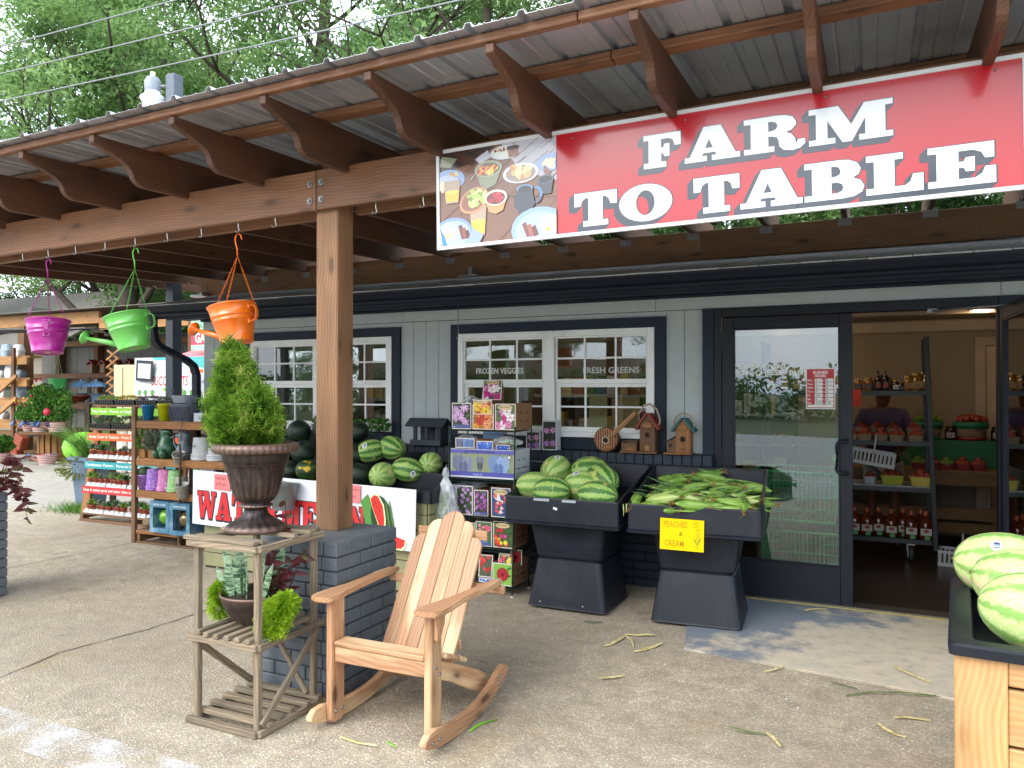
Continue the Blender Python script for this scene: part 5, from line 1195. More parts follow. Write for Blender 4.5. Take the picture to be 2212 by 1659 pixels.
tL,ML=stand(-1.95,5.015,R_(0),'black plastic produce stand holding seven watermelons')
tp=plain('clear_tape','#9fa6ad',.25,.1,20);
for (a,w_) in ((-.19,.115),(.02,.10)):MB().box((a+w_/2,-.1135,.79),(w_,.001,.018)).build('tape_scrap',tp,tL,ML)
MB().box((-.03,-.1135,.735),(.03,.001,.016),rot=Matrix.Rotation(.3,4,'Y')).build('paper_scrap',plain('paper_white','#d9dde2',.7),tL,ML)
sc_=MB().lathe([(.0045,0),(.003,.002),(1e-4,.0025)],8,cap=False).mesh('screw_cap',plain('paper_white','#d9dde2',.7))
for (a) in (-.19,.13):mobj('screw_cap',sc_,tL,ML@Matrix.Translation((a,-.003,.055))@Matrix.Rotation(R_(105),4,'X'))
tRt,MRt=stand(-1.055,5.03,R_(4),'black plastic produce stand heaped with corn and wearing a yellow paper sign',sill=.0)
note=Print(.0003);note.poly([(-.004,.0),(.272,-.004),(.276,.196),(.0,.2)],'#f0c800')
note.text('PEACHES',.02,.145,.052,'#b98a10',.012,kx=.72);note.text('&',.118,.092,.038,'#5a4a10');note.text('CREAM',.024,.022,.056,'#b98a10',.012,kx=.70)
note.text('59¢',.212,.168,.022,'#a07a10');note.text('per',.212,.148,.02,'#a07a10');note.text('ear',.226,.128,.02,'#a07a10')
note.ell(.236,.088,.012,.030,'#d8b020',12);
note.poly([(.205,.085),(.232,.03),(.228,.06),(.218,.075)],'#7fa028');note.poly([(.259,.085),(.232,.03),(.236,.06),(.246,.075)],'#7fa028');note.line([(.232,.03),(.233,.012)],.003,'#4d8a28')
pn=note.build('paper_sign',None,MRt@front_at(-.200,-.1285,.528),printmat('print_paper',.7,.2));tag(pn,'yellow handwritten paper reading PEACHES & CREAM taped to the right black stand','paper sign')
melon('round',-2.20,5.47,.93,.118,'pale round watermelon at the back left of the left black stand, its starry end showing',68,20,-18,(.25,-.4,.9))
melon('pale',-2.245,5.18,.845,.106,'pale watermelon at the left end of the left black stand',12,40)
melon('mid',-2.065,5.05,.832,.104,'bright green striped watermelon at the front left of the left black stand',8,10)
melon('mid',-1.93,5.48,.935,.112,'green watermelon behind the others at the back of the left black stand',20,70)
melon('mid',-1.765,5.27,.905,.108,'strongly striped watermelon slanting down at the right of the left black stand',-38,30,16)
melon('pale',-1.895,5.20,.862,.108,'yellowish watermelon with a small sticker in the middle of the left black stand',15,100,0,(-.2,-.5,.8))
melon('mid',-1.72,5.04,.824,.103,'green striped watermelon at the front right of the left black stand',-4,200)
husk=[]
def huskmat(name,a,c,d):
 m,n,b=newmat(name);v=objcoord(n,(5,60,60));nz=N(n,"ShaderNodeTexNoise",Detail=4.0);nz.inputs['Scale'].default_value=1;n.links.new(v,nz.inputs['Vector'])
 r=ramp(n,[(.3,a),(.5,c),(.7,d)]);n.links.new(nz.outputs['Fac'],r.inputs['Fac']);n.links.new(r.outputs['Color'],b.inputs['Base Color']);b.inputs['Roughness'].default_value=.5;bump(n,b,nz.outputs['Fac'],.001);return m
hk1=huskmat('corn_husk_green','#527d2a','#759a3e','#9cba60');hk2=huskmat('corn_husk_pale','#86a44c','#b0c274','#cdd59a');hk3=huskmat('corn_leaf_dark','#24421c','#35582a','#557a38');silk=plain('corn_silk','#8a6a3a',.7,.4,60)
def earmesh(seed,mt):
 rg=random.Random(seed);mb=MB()
 prof=[(.008,-.015),(.012,0),(.025,.02),(.033,.06),(.034,.10),(.030,.14),(.021,.175),(.011,.20),(.004,.215)]
 mb.lathe(prof,14,0,rot=Matrix.Rotation(R_(90),4,'Y'),flute=lambda r,z,a:.07*math.sin(4*a+z*8))
 body=mb
 lf=MB()
 for i in range(3):a=rg.uniform(0,6.28);blade(lf,(.02+.03*i,.024*math.cos(a),.024*math.sin(a)),(1,.16*math.cos(a),.16*math.sin(a)),rg.uniform(.12,.19),.026,rg.uniform(-.02,.10),.5,6,.6)
 sk=MB()
 for i in range(10):sk.tube([(.205,0,0),(.225,rg.uniform(-.01,.01),rg.uniform(-.01,.01)),(.245,rg.uniform(-.02,.02),rg.uniform(-.02,.02))],.0022,3)
 return body.mesh('husk',mt),lf.mesh('husk_leaf',mt),sk.mesh('silk',silk)
EM=[earmesh(i,(hk1,hk1,hk2)[i]) for i in range(3)]
rc=random.Random(21)
protos=[]
def cornear(x,y,z,yaw,pitch,k,label):
 t=thing('corn_ear',label,'corn',(x,y,z),0,'ears of corn heaped on the right black stand')
 M=Matrix.Translation((x,y,z))@Matrix.Rotation(R_(yaw),4,'Z')@Matrix.Rotation(R_(pitch),4,'Y')@Matrix.Rotation(rc.uniform(0,6),4,'X')@Matrix.Scale(rc.uniform(.92,1.12),4)
 for me,nm in zip(EM[k],('husk','husk_leaf','silk')):mobj(nm,me,t,M)
GENL='green ear of corn in its husk lying in the heap on the right black stand'
for i in range(38):
 u=(i%8)/7;v_=(i//8)/4
 x=-1.33+.56*u+rc.uniform(-.04,.04);y=4.99+.58*v_+rc.uniform(-.03,.03);z=.775+.10*v_+rc.uniform(-.02,.025)
 yw=rc.choice((0,15,-20,170,160,-35,30,195))+rc.uniform(-10,10);cornear(x-.09*math.cos(R_(yw)),y+.02,z+.012,yw,rc.uniform(-12,12),rc.choice((0,1,0,1,0,2)),GENL)
cornear(-1.36,5.02,.815,-12,-10,2,'large pale ear of corn lying slanted on top of the heap');cornear(-1.18,5.10,.84,-18,8,2,'pale yellow green corn ear lying across the middle of the heap')
cornear(-1.455,5.14,.83,-88,12,0,'corn ear pointing at the viewer at the left front corner of the heap');cornear(-.77,5.16,.84,-80,12,1,'corn ear leaning into the right front corner of the black tray')
lf=MB()
for i in range(50):
 x=-1.40+.62*rc.random();y=4.96+.56*rc.random();z=.80+.15*(y-4.95)
 a=rc.choice((0,3.1))+rc.uniform(-.8,.8);blade(lf,(x,y,z+rc.uniform(0,.04)),(math.cos(a),math.sin(a),rc.uniform(-.15,.45)),rc.uniform(.08,.17),rc.uniform(.008,.022),rc.uniform(-.35,.05),.5,6,.6)
tag(lf.build('loose_corn_leaves',hk3,None,fix=False),kind='stuff')
lf=MB()
for i in range(10):
 x=-1.38+.58*rc.random();a=rc.uniform(0,6.3);blade(lf,(x,4.96+rc.random()*.5,.84),(math.cos(a),math.sin(a)*.4,rc.uniform(-.1,.25)),rc.uniform(.10,.17),rc.uniform(.014,.028),-.1,.5,6,.6)
for (x,z,l) in ((-1.50,.795,.08),(-1.48,.80,.06),(-1.44,.79,.05)):blade(lf,(x,4.915,z),(.15,-.15,-1),l,.012,.1,.3,5,.6)
tag(lf.build('loose_pale_husks',hk2,None,fix=False),kind='stuff')
olive=plain('olive_siding_paint','#8c8a66',.55,.08,8,.0006)
bn=thing('produce_bin','long olive boarded bin with a black slanted tray full of watermelons below the left window','bin',(-4.3,4.95,0))
for k in range(6):bx('bin_board',(-3.034,4.96,.02+k*.118),(-3.02,5.80,.132+k*.118),olive,bn,.004);bx('bin_board',(-5.30,4.945,.02+k*.118),(-3.035,4.959,.132+k*.118),olive,bn,.004)
MB().box2((-5.30,4.96,0),(-3.035,5.80,.72)).build('bin_body',plain('bin_backing','#3c3b2d',.8),bn)
dark=plain('black_bin_tray','#171c25',.4,.1,8,rvar=.06)
tr_=MB().add([(-5.32,4.97,.70),(-3.02,4.97,.70),(-3.02,5.80,.92),(-5.32,5.80,.92)],[(0,1,2,3)])
tr_.prism([(4.925,.70),(4.925,.79),(4.945,.795),(4.965,.79),(4.965,.70)],-5.34,-3.005,'X').prism([(4.97,.69),(4.97,.792),(5.80,1.0),(5.80,.69)],-3.02,-3.0,'X').prism([(5.80,.69),(5.80,1.0),(5.83,1.0),(5.83,.69)],-5.34,-3.0,'X')
for y in (5.25,5.52):tr_.prism([(y,.74),(y,.82+(y-4.97)*.25),(y+.02,.82+(y-4.97)*.25),(y+.02,.74)],-5.30,-2.99,'X')
tr_.build('tray',dark,bn)
DK='round dark green watermelon in the stacked pile under the left window'
for (x,y,z,r,lab,st) in ((-4.769,5.55,1.165,.108,'topmost dark round watermelon left of the brown post, under the left window',None),(-4.151,5.60,1.18,.10,'topmost dark round watermelon right of the brown post, below the potted herbs',None),(-4.508,5.3,1.005,.104,'dark round watermelon in the middle row just left of the brown post',None),(-3.987,5.35,.995,.104,'dark round watermelon in the middle row just right of the brown post',None),(-4.478,5.10,.86,.088,'small dark watermelon in the front row behind the urn',None),(-3.775,5.10,.862,.094,'dark round watermelon with a white sticker in the front row beside the brown post',(-.2,-.8,.05)),(-4.55,5.62,1.17,.10,DK,None),(-4.80,5.38,.975,.10,DK,None),(-5.12,5.62,1.22,.105,'topmost dark watermelon farthest left, peeping out beside the arborvitae',None),(-5.05,5.35,.96,.10,DK,None),(-4.27,5.45,1.06,.10,DK,None),(-4.95,5.60,1.05,.10,DK,None),(-4.72,5.12,.86,.095,DK,None),(-4.05,5.12,.86,.09,DK,None)):
 melon('dark',x,y,z,r,lab,random.uniform(0,180),random.uniform(0,360),random.uniform(-20,20),st,'round dark watermelons piled in the bin')
melon('yel',-4.287,5.10,.875,.092,'round green watermelon with a yellow ground spot beside the brown post',40,60,0)
melon('mid',-3.867,5.40,1.03,.098,'striped watermelon with a white sticker leaning on the right of the dark ones',50,20,-10,(.05,-.85,.45));melon('mid',-3.715,5.50,1.055,.104,'biggest dark striped watermelon at the back right of the pile',-15,100,12)
melon('pale',-3.567,5.15,.862,.106,'pale striped watermelon in the front row showing its starry end',105,0,4);melon('mid',-3.40,5.25,.905,.100,'green striped watermelon lying in the front row with a white end sticker',20,140,10,(.75,-.5,-.2));melon('pale',-3.275,5.40,.945,.098,'yellow green watermelon at the far right end of the bin',110,50,0)
bk_=thing('picking_bucket','small galvanised bucket hanging behind the WATERMELON sign','bucket',(-4.22,4.80,.62))
MB().lathe([(.085,.60),(.115,.80),(.119,.803),(.115,.806)],20,c=(-4.25,4.93-.16,0)).build('bucket_body',plain('galvanised_sheet','#7d8486',.4,.2,14,metal=.7),bk_)
MB().tube([(-4.365,4.77,.80),(-4.25,4.74,.83),(-4.135,4.77,.80)],.004,6).build('handle',grey,bk_)
ws=thing('watermelon_sign','white signboard reading WATERMELON with a cut melon picture leaning on the bin','sign',(-4.22,4.86,.36))
WM=Matrix.Translation((-5.353,4.862,.392))@Matrix.Rotation(.0205,4,'Y')@FRONT
MB().box((1.135,.2315,-.003),(2.27,.463,.006),b=.001).build('board',plain('corrugated_plastic','#dde1ea',.5,.02),ws,WM)
p=Print(.00008);p.L=4
def wml(ch_,x,w_,y=.058,h=.232):
 kx=w_/(GW[ch_]*h)
 for k in range(5):p.slab(ch_,x,y,h,'#22222a',kx,.03,0,dx=.0026*k,dy=-.0024*k)
 p.slab(ch_,x,y,h,'#c9252c',kx,0,0)
xs_=[.055,.275,.455,.625,.79,.985,1.20,1.36,1.515,1.665];wd_=[.215,.17,.16,.155,.185,.205,.15,.145,.145,.155]
for ch_,x_,w_ in zip('WATERMELON',xs_,wd_):wml(ch_,x_,w_)
p.L+=8
p.poly([(1.78,.34),(1.84,.40),(1.88,.33),(1.95,.22),(1.98,.08),(1.90,.06),(1.84,.10)],'#4d8a3c');p.ell(1.98,.20,.10,.20,'#1f3d1c',24,.25)
for k in range(5):p.ell(1.94+.03*k,.18+.02*k,.008,.15-.02*abs(k-2),'#4d7a34',10,.2)
p.poly([(1.862,.37),(1.90,.405),(1.94,.40),(1.99,.33),(2.01,.22),(2.005,.10),(1.985,.085),(1.93,.20),(1.88,.31)],'#dfe6b4');p.poly([(1.868,.365),(1.90,.395),(1.935,.39),(1.98,.32),(1.998,.22),(1.993,.11),(1.982,.10),(1.93,.21),(1.882,.31)],'#cf2a22')
for (a,c) in ((1.90,.35),(1.915,.335),(1.925,.31),(1.935,.30),(1.905,.325),(1.95,.285)):p.ell(a,c,.0035,.006,'#2a1512',6)
p.poly([(1.98,.075),(2.10,.09),(2.19,.075),(2.195,.035),(2.17,-.0),(2.02,.0)],'#d7dfae');p.poly([(1.98,.085),(2.10,.10),(2.185,.08),(2.18,.04),(2.15,.012),(2.03,.012)],'#d2332a')
p.line([(.84,.36),(.86,.38),(.875,.36),(.86,.345)],.008,'#2f6b4a');p.line([(1.02,.33),(1.06,.315),(1.09,.335),(1.08,.36)],.009,'#2f6b4a')
p.build('sign_print',ws,WM,printmat('print'))
for (u,v_,t1,t2,lab) in ((.262,.315,'Sugarbaby','$7.99 each','left pink paper note reading Sugarbaby taped on the WATERMELON sign'),(1.60,.325,'Watermelon','$6.99 each','right pink paper note half behind the brown post on the WATERMELON sign')):
 q=Print(.0003);q.poly([(0,.0),(.178,-.003),(.176,.135),(.002,.132)],'#e07f80');q.text(t1,.012,.090,.036,'#7a3a42',.0,kx=.82);q.text(t2,.018,.038,.034,'#7a3a42',kx=.8)
 tag(q.build('price_note',None,WM@Matrix.Translation((u,v_,.013)),printmat('print_paper',.7,.2)),lab,'note')
fir=wood('fresh_fir','#ab7d4c','#c99f6e',.45,11,.35,bmp=.0008,spec=.4)
ck=Matrix.Translation((.225,2.775,0))@Matrix.Rotation(R_(-5),4,'Z')
cr_=thing('produce_crate','fresh pine crate with a black tray of large watermelons at the right edge','crate',(.7,3.2,0))
def cbx(nm,lo,hi,mt,b=.004):
 o=bx(nm,lo,hi,mt,cr_,b);o.matrix_basis=ck@o.matrix_basis;return o
cbx('corner_post',(.0,-.002,.02),(.142,.036,.727),fir);cbx('corner_post',(-.0,.037,.02),(.034,.16,.726),fir);cbx('corner_post',(.0,.82,.02),(.034,.93,.726),fir);cbx('corner_post',(1.06,-.002,.02),(1.20,.036,.727),fir)
zz=.727
for k,h in enumerate((.085,.175,.095,.175,.10)):
 cbx('plank',(.1425,.006,zz-h+.003),(1.0595,.030,zz-.003),fir);cbx('side_plank',(.012,.161,zz-h+.004),(.032,.819,zz-.004),fir);zz-=h+.004
c_=MB().box2((.035,.038,.02),(1.16,.92,.60));c_.build('liner',plain('crate_dark','#1c1712',.9),cr_,ck)
trw=[rrect(1.23,.99,.02,.728,(.60,.465)),rrect(1.235,.995,.02,.758,(.60,.465)),rrect(1.22,.98,.02,.765,(.60,.465)),rrect(1.10,.86,.03,.765,(.60,.465)),rrect(1.09,.85,.03,.750,(.60,.465)),rrect(1.07,.83,.04,.645,(.60,.465))]
MB().loft(trw,cap0=False).build('tray',plast,cr_,ck)
MB().add([(-.0185,.30,.72),(-.0185,.32,.765),(-.0185,.36,.75),(-.0185,.40,.762),(-.0185,.44,.74),(-.0185,.38,.725)],[(0,1,2,3,4,5)]).build('torn_label',plain('paper_white','#d9dde2',.7),cr_,ck)
melon('big',.475,3.58,.85,.133,'large pale watermelon with an oval sticker, farthest back in the pine crate',-4,30,5,(-.35,-.65,.72));melon('big',.505,3.28,.845,.133,'large pale watermelon with dark stripes in the middle of the pine crate',-14,90,8)
melon('big',.515,2.97,.82,.134,'largest pale watermelon nearest the camera in the pine crate',-8,150,8);melon('big',.82,3.66,.84,.125,'pale watermelon at the right edge of the picture showing its end',80,60,0)
melon('big',.86,3.2,.80,.12,'pale watermelon lying behind the others beyond the right edge',20,60,0)
hk4=huskmat('dry_husk','#9a8a58','#c4b47e','#d9cfa4');hkg=huskmat('grass_blade_green','#3c4a2a','#56643a','#6f7c4c')
def litter(name,pts,w,mat,label,cat='corn husk'):
 mb=MB();P=[Vector((*p,0)) for p in pts];vs=[]
 for i,p in enumerate(P):
  t=(P[min(i+1,len(P)-1)]-P[max(0,i-1)]).normalized();s=Vector((-t.y,t.x,0));ww=w*(math.sin(PI*(i+.35)/(len(P)-.3)))**.8+.0015;z=.005+.012*random.random()
  if name=='corn_husk' and pts[0][1]>4.5 and pts[0][0]>-1:z+=.012
  vs+=[tuple(p-s*ww/2+Vector((0,0,z))),tuple(p+Vector((0,0,z+.006))),tuple(p+s*ww/2+Vector((0,0,z)))]
 fs=[]
 for i in range(len(P)-1):o=3*i;fs+=[(o,o+1,o+4,o+3),(o+1,o+2,o+5,o+4)]
 o=mb.add(vs,fs,smooth=True).build(name,mat);tag(o,label,cat)
for nm,pts,w,mt,lab in (('corn_husk',[(-1.475,4.43),(-1.45,4.48),(-1.435,4.53),(-1.42,4.60),(-1.413,4.67)],.026,hk4,'folded dry corn husk pointing at the left black stand, leftmost of the cluster'),('corn_husk',[(-1.42,4.70),(-1.36,4.715),(-1.30,4.74),(-1.25,4.75)],.030,hk4,'wide dry husk strip at the back of the husk cluster'),('corn_husk',[(-1.405,4.66),(-1.35,4.60),(-1.305,4.49)],.016,hk4,'narrow husk strip in the middle of the cluster'),('corn_husk',[(-1.29,4.41),(-1.25,4.47),(-1.21,4.54),(-1.17,4.62)],.036,hk4,'pointed husk leaf lying nearest the camera in the cluster before the stands'),('corn_husk',[(-1.325,3.92),(-1.28,3.965),(-1.225,4.015)],.030,hk4,'torn straw coloured husk alone on the concrete right of the rocking chair'),('loose_straw',[(-.60,3.60),(-.55,3.585),(-.50,3.60),(-.44,3.61)],.010,hkg,'dark green blade joined to a husk in the foreground'),('corn_husk',[(-.44,3.62),(-.40,3.57),(-.363,3.49)],.022,hk4,'husk with a pale torn end in the right foreground'),('corn_husk',[(-.548,4.38),(-.50,4.45),(-.456,4.53)],.012,hk4,'thin dry stalk just in front of the entrance slab'),('corn_husk',[(-.44,5.67),(-.42,5.735),(-.37,5.765),(-.30,5.79)],.032,hk4,'curled husk with a brown end on the slab by the closed door'),('corn_husk',[(.09,4.735),(.17,4.66),(.26,4.58)],.013,hk4,'long straight husk strip on the slab before the open door'),('corn_husk',[(.08,4.03),(.13,4.075),(.18,4.085),(.235,4.08)],.016,hk4,'slim straw husk beside the pine crate'),('corn_husk',[(.012,3.94),(.045,3.885),(.08,3.86),(.125,3.845)],.022,hk4,'pale curved husk sliver left of the pine crate'),('loose_straw',[(-.21,4.39),(-.14,4.37),(-.08,4.34)],.006,hkg,'dark grass blade on the edge of the slab, left one'),('loose_straw',[(-.13,4.24),(-.02,4.33),(.12,4.38),(.28,4.42)],.007,hkg,'long dark grass blade lying along the slab edge'),('loose_straw',[(-1.745,4.82),(-1.70,4.845),(-1.64,4.88)],.012,hkg,'green blade at the foot of the left black stand'),('dry_stalk',[(-2.146,2.771),(-2.05,2.768),(-1.943,2.763)],.013,hk4,'dry stalk on the ground under the front of the rocking chair'),('green_leaf',[(-1.920,2.808),(-1.895,2.80),(-1.868,2.797)],.012,huskmat('fresh_green','#4f7a22','#6b9a30','#8ab54a'),'small green leaf under the rocking chair')):
 litter(nm,pts,w,mt,lab,{'corn_husk':'corn husk','loose_straw':'grass blade','dry_stalk':'stalk','green_leaf':'leaf'}[nm])
bean=MB().tube([(-1.66,3.075,.006),(-1.655,3.12,.008),(-1.65,3.16,.007),(-1.60,3.235,.008)],[.004,.006,.006,.003],6).build('green_bean',MC.get('bean') or plain('bean','#6fae2e',.45));tag(bean,'bright green bean pod lying beside the right rocker','bean')
pm=MB().sphere((0,0,.004),.006,6,4,sc=(1,1,.6)).mesh('pebble',plain('white_pebble','#c9c6be',.7))
rq=random.Random(2)
for i in range(38):
 x=rq.uniform(-4.6,.1);y=rq.uniform(2.0,4.6);o=mobj('pebble',pm,None,Matrix.Translation((x,y,0))@Matrix.Scale(rq.uniform(.5,1.4),4));tag(o,'tiny white pebble lying on the exposed aggregate concrete','pebble','white pebbles scattered on the concrete')
# ================================================================== WIRE RACK WITH BULB BOXES
card=plain('brown_cardboard','#8a6547',.8,.08,12,.0006);cardw=plain('white_cardboard','#b9bdc6',.6,.04,10);wiregr=plain('dark_green_wire','#14302a',.4,.1,20);slit=plain('dark_slot','#1d1612',.9)
wr=thing('wire_rack','dark green wire display rack filled with flower bulb boxes','rack',(-2.72,5.36,0))
RX0,RX1,RY0,RY1=-2.985,-2.432,5.195,5.50
for (x,y,lean) in ((RX0,RY0,0),(RX1,RY0,.012),(RX0,RY1,0),(RX1,RY1,.012)):
 MB().tube([(x-lean,y,.0),(x+lean,y,1.275)],.0055,7).build('upright',wiregr,wr)
 MB().lathe([(.010,0),(.012,.006),(.006,.014)],8,c=(x-lean,y,.0)).build('foot',plain('white_foot','#c9cac8',.5),wr)
for z in (.065,.350,.578,.868,1.236):
 mb=MB().tube([(RX0,RY0,z),(RX1,RY0,z),(RX1,RY1,z),(RX0,RY1,z)],.0035,5,closed=True).tube([(RX0,RY0-.004,z-.022),(RX1,RY0-.004,z-.022)],.0025,5)
 for i in range(24):x=RX0+(RX1-RX0)*(i+.5)/24;mb.tube([(x,RY1,z),(x,RY0-.001,z),(x,RY0-.004,z-.022)],.0015,4)
 mb.tube([(RX1+.002,RY0,z+.05),(RX1+.002,RY1,z+.05)],.002,4).tube([(RX1+.002,RY0,z+.09),(RX1+.002,RY1,z+.09)],.002,4)
 mb.build('wire_shelf',wiregr,wr)
rf=random.Random(77)
def picture(kind,w,h,frame='#d9d6d0',band=None):
 p=Print(.00003);p.L=10;p.rect(0,0,w,h,frame);b=.006;p.clip=(b,b,w-b,h-b)
 bgc={'lilac':'#2c3530','lily':'#9d6a2a','pink':'#5c6a4a','violet':'#3a4a30','purple':'#3d3a3a','glad':'#2c4a7a','geranium':'#3d6a44','dahlias':'#3b5a2a','reddahlia':'#7fae4a','redsmall':'#4a4f3a','clematis':'#2b2f2c','ears':'#8a9472','blue':'#3a57a8'}[kind]
 p.rect(0,0,w,h,bgc)
 def many(cols,mid,n,r,petals,wide=.34,area=(0,0,1,1)):
  for i in range(n):
   u=area[0]+(area[2]-area[0])*rf.random();v=area[1]+(area[3]-area[1])*rf.random();p.flower(w*u,h*v,r*rf.uniform(.75,1.2),petals,rf.choice(cols),mid,rf.uniform(0,3),wide)
 for i in range(10):p.ell(w*rf.random(),h*rf.random(),.02,.006,rf.choice(('#3c5a2c','#56743a','#243a1e')),8,rf.uniform(0,3))
 if kind=='lilac':many(('#c79ad0','#d9b4dc','#b583c4'),'#e9d9a0',13,.030,6,.2,(.15,.25,.85,.85))
 if kind=='lily':many(('#c3321c','#e0a020','#d9822c','#e8c233','#e79a6a'),'#5a2a14',12,.040,6,.3,(.1,.1,.9,.75))
 if kind=='pink':many(('#c02c86','#e6dbe0','#d884b6','#efe4e8'),'#7a3a2a',10,.044,6,.3,(.1,.1,.9,.8))
 if kind=='violet':many(('#b48ac8','#cba4d6','#9a6fb4'),'#6a4a7a',30,.014,5,.5)
 if kind=='purple':many(('#7c3f94','#9a5ab0','#b87ac4','#8f2f7a'),'#d8c6e0',44,.010,5,.5,(.12,.2,.88,.9))
 if kind=='glad':many(('#d94a5a','#f0c6cc','#3a4aa0','#c23040','#f2e6ee'),'#e8d8a0',20,.017,6,.45,(.2,.15,.8,.85))
 if kind=='geranium':
  p.poly([(w*.3,.02),(w*.7,.02),(w*.78,h*.4),(w*.22,h*.4)],'#4f7fb4');many(('#d8607c','#e58a9c','#c9405f'),'#f0c0c8',24,.013,5,.5,(.2,.42,.85,.85))
 if kind=='dahlias':
  for i in range(13):u,v,r=rf.uniform(.1,.9)*w,rf.uniform(.08,.8)*h,rf.uniform(.016,.024);c=rf.choice(('#e0662c','#d8c840','#b02a3c','#c04a84','#d63a2a','#a8356a'));p.flower(u,v,r,14,c,c,0,.2);p.flower(u,v,r*.6,10,tuple(min(1,x*1.35) for x in srgb(c)),c,.3,.22)
 if kind=='reddahlia':
  for k,(r,c) in enumerate(((.056,'#8a1622'),(.047,'#a81c28'),(.037,'#b92430'),(.026,'#98202a'),(.015,'#6d1018'))):p.flower(w*.5,h*.5,r,18-2*k,c,c,k*.2,.18)
 if kind=='redsmall':many(('#b8222a','#d83a3c'),'#5a1014',12,.018,9,.25,(.15,.3,.85,.9))
 if kind=='clematis':
  for (u,v) in ((.28,.22),(.75,.24),(.3,.66),(.74,.68)):p.flower(w*u,h*v,w*.24,6,'#b77ac4' if v<.5 else '#d49ac8','#3a1430',u,.24)
 if kind=='ears':
  for (u,v,r,c) in ((.12,.55,.085,'#6c6f8c'),(.27,.5,.08,'#7f84a0'),(.20,.35,.07,'#5c6080'),(.47,.6,.055,'#6f748c'),(.47,.42,.04,'#3c3f50'),(.70,.55,.09,'#6f88b8'),(.83,.52,.09,'#8ba4cc'),(.76,.32,.07,'#5672a8')):
   cx,cy=w*u,h*v;p.poly([(cx,cy-r*1.1),(cx+r*.55,cy-r*.4),(cx+r*.6,cy+r*.3),(cx+r*.25,cy+r*.7),(cx,cy+r*.45),(cx-r*.25,cy+r*.7),(cx-r*.6,cy+r*.3),(cx-r*.55,cy-r*.4)],c);p.line([(cx,cy-r),(cx,cy+r*.4)],.002,'#a9b2cc')
   for sg in (-1,1):
    for q in (-.4,0,.3):p.line([(cx,cy+r*(q-.2)),(cx+sg*r*.45,cy+r*q)],.0013,'#3d4258')
 if kind=='blue':many(('#3f62c8','#5a80dc'),'#dfe0a0',6,.04,4,.5)
 if band:p.rect(0,b,w,h*.15,band);p.clip=None;p.text('Lily' if kind in ('lilac','pink') else 'Perennial',w*.1,h*.075,h*.07,'#cfd4f0',kx=.8);p.clip=(b,b,w-b,h-b)
 if kind in ('lily','pink','dahlias','glad'):
  p.poly(arc(w/2,h*.86,w*.36,h*.10,n=18),'#cbb48a');p.text('Blends of Beauty',w*.22,h*.845,h*.085,'#4a3220',.012,.2,kx=.75)
 return p
def flowerbox(x,y,z,w,h,d,kind,label,band=None,side=card,rz_=0,tilt=0,tray=True,cat='box',holes=True,picz=.0,group='flower bulb boxes on the wire rack',ph=None):
 M=Matrix.Translation((x,y,z))@Matrix.Rotation(rz_,4,'Z')@Matrix.Rotation(tilt,4,'X')
 t=thing('bulb_box',label,cat,(x,y,z),group=group)
 tk=.003
 mb=MB().box2((0,0,0),(w,tk,h)).box2((0,d-tk,0),(w,d,h)).box2((0,tk,0),(tk,d-tk,h)).box2((w-tk,tk,0),(w,d-tk,h)).box2((tk,tk,0),(w-tk,d-tk,tk));mb.build('carton',side,t,M)
 if holes:
  for (u,v) in ((.3,.35),(.65,.35),(.3,.65),(.65,.65)):MB().box((w+.0006,d*u,h*v),(.001,.022,.010)).build('hand_slot',slit,t,M)
 picture(kind,w-.004,(ph or h)-.004,band=band).build('printed_picture',t,M@Matrix.Translation((.002,-.0004,.002))@FRONT)
 return t,M
y=5.205
flowerbox(-2.965,y,1.246,.172,.205,.25,'lilac','bulb box with lilac lilies at the left of the top rack shelf','#4a5590')
flowerbox(-2.785,y,1.246,.185,.195,.25,'lily','bulb box with red and yellow lilies in the middle of the top rack shelf')
flowerbox(-2.592,y,1.246,.175,.200,.30,'pink','bulb box with pink and white lilies at the right of the top rack shelf')
flowerbox(-2.735,y+.06,1.470,.15,.19,.16,'pink','cardboard bulb box lying tipped on top of the other boxes',rz_=R_(20),tilt=R_(-34))
flowerbox(-2.775,y-.004,1.36,.16,.115,.012,'lily','loose yellow lily packet standing behind the top shelf boxes',holes=False)
t,M=flowerbox(-2.975,y,.878,.545,.218,.28,'ears','long white box with blue elephant ear plants on the second rack shelf',None,cardw)
p=Print(.0003);p.L=14;p.rect(.004,.185,.541,.214,'#5a5aa8');p.text('Bulbs, Surprisingly Simple & Beautiful',.12,.193,.021,'#1c1c50',.012,kx=.85);p.rect(.004,.004,.541,.046,'#4b4ea0');p.text('Elephant Ear',.20,.020,.018,'#c8ccf0',kx=.9);p.rect(.004,.0,.541,.012,'#c9ccd6');p.ell(.505,.165,.017,.017,'#1d1d22',16);p.ell(.505,.165,.013,.013,'#d9d9d9',16);p.build('box_lettering',t,M@Matrix.Translation((0,-.0005,0))@FRONT)
flowerbox(-2.94,y+.01,1.10,.17,.08,.012,'ears','purple elephant ear packet standing up in the long white box, left one',holes=False);flowerbox(-2.76,y+.02,1.08,.14,.08,.012,'blue','blue green bulb packet standing in the long white box',holes=False,rz_=R_(4));flowerbox(-2.60,y+.05,1.07,.12,.07,.012,'blue','blue bulb packet leaning at the right of the long white box',holes=False,tilt=R_(20))
flowerbox(-2.98,y,.588,.052,.225,.22,'blue','narrow box with a blue flower at the left of the third rack shelf',side=cardw,holes=False);flowerbox(-2.925,y,.588,.145,.225,.24,'violet','white box with lavender phlox flowers on the third rack shelf',side=cardw,holes=False)
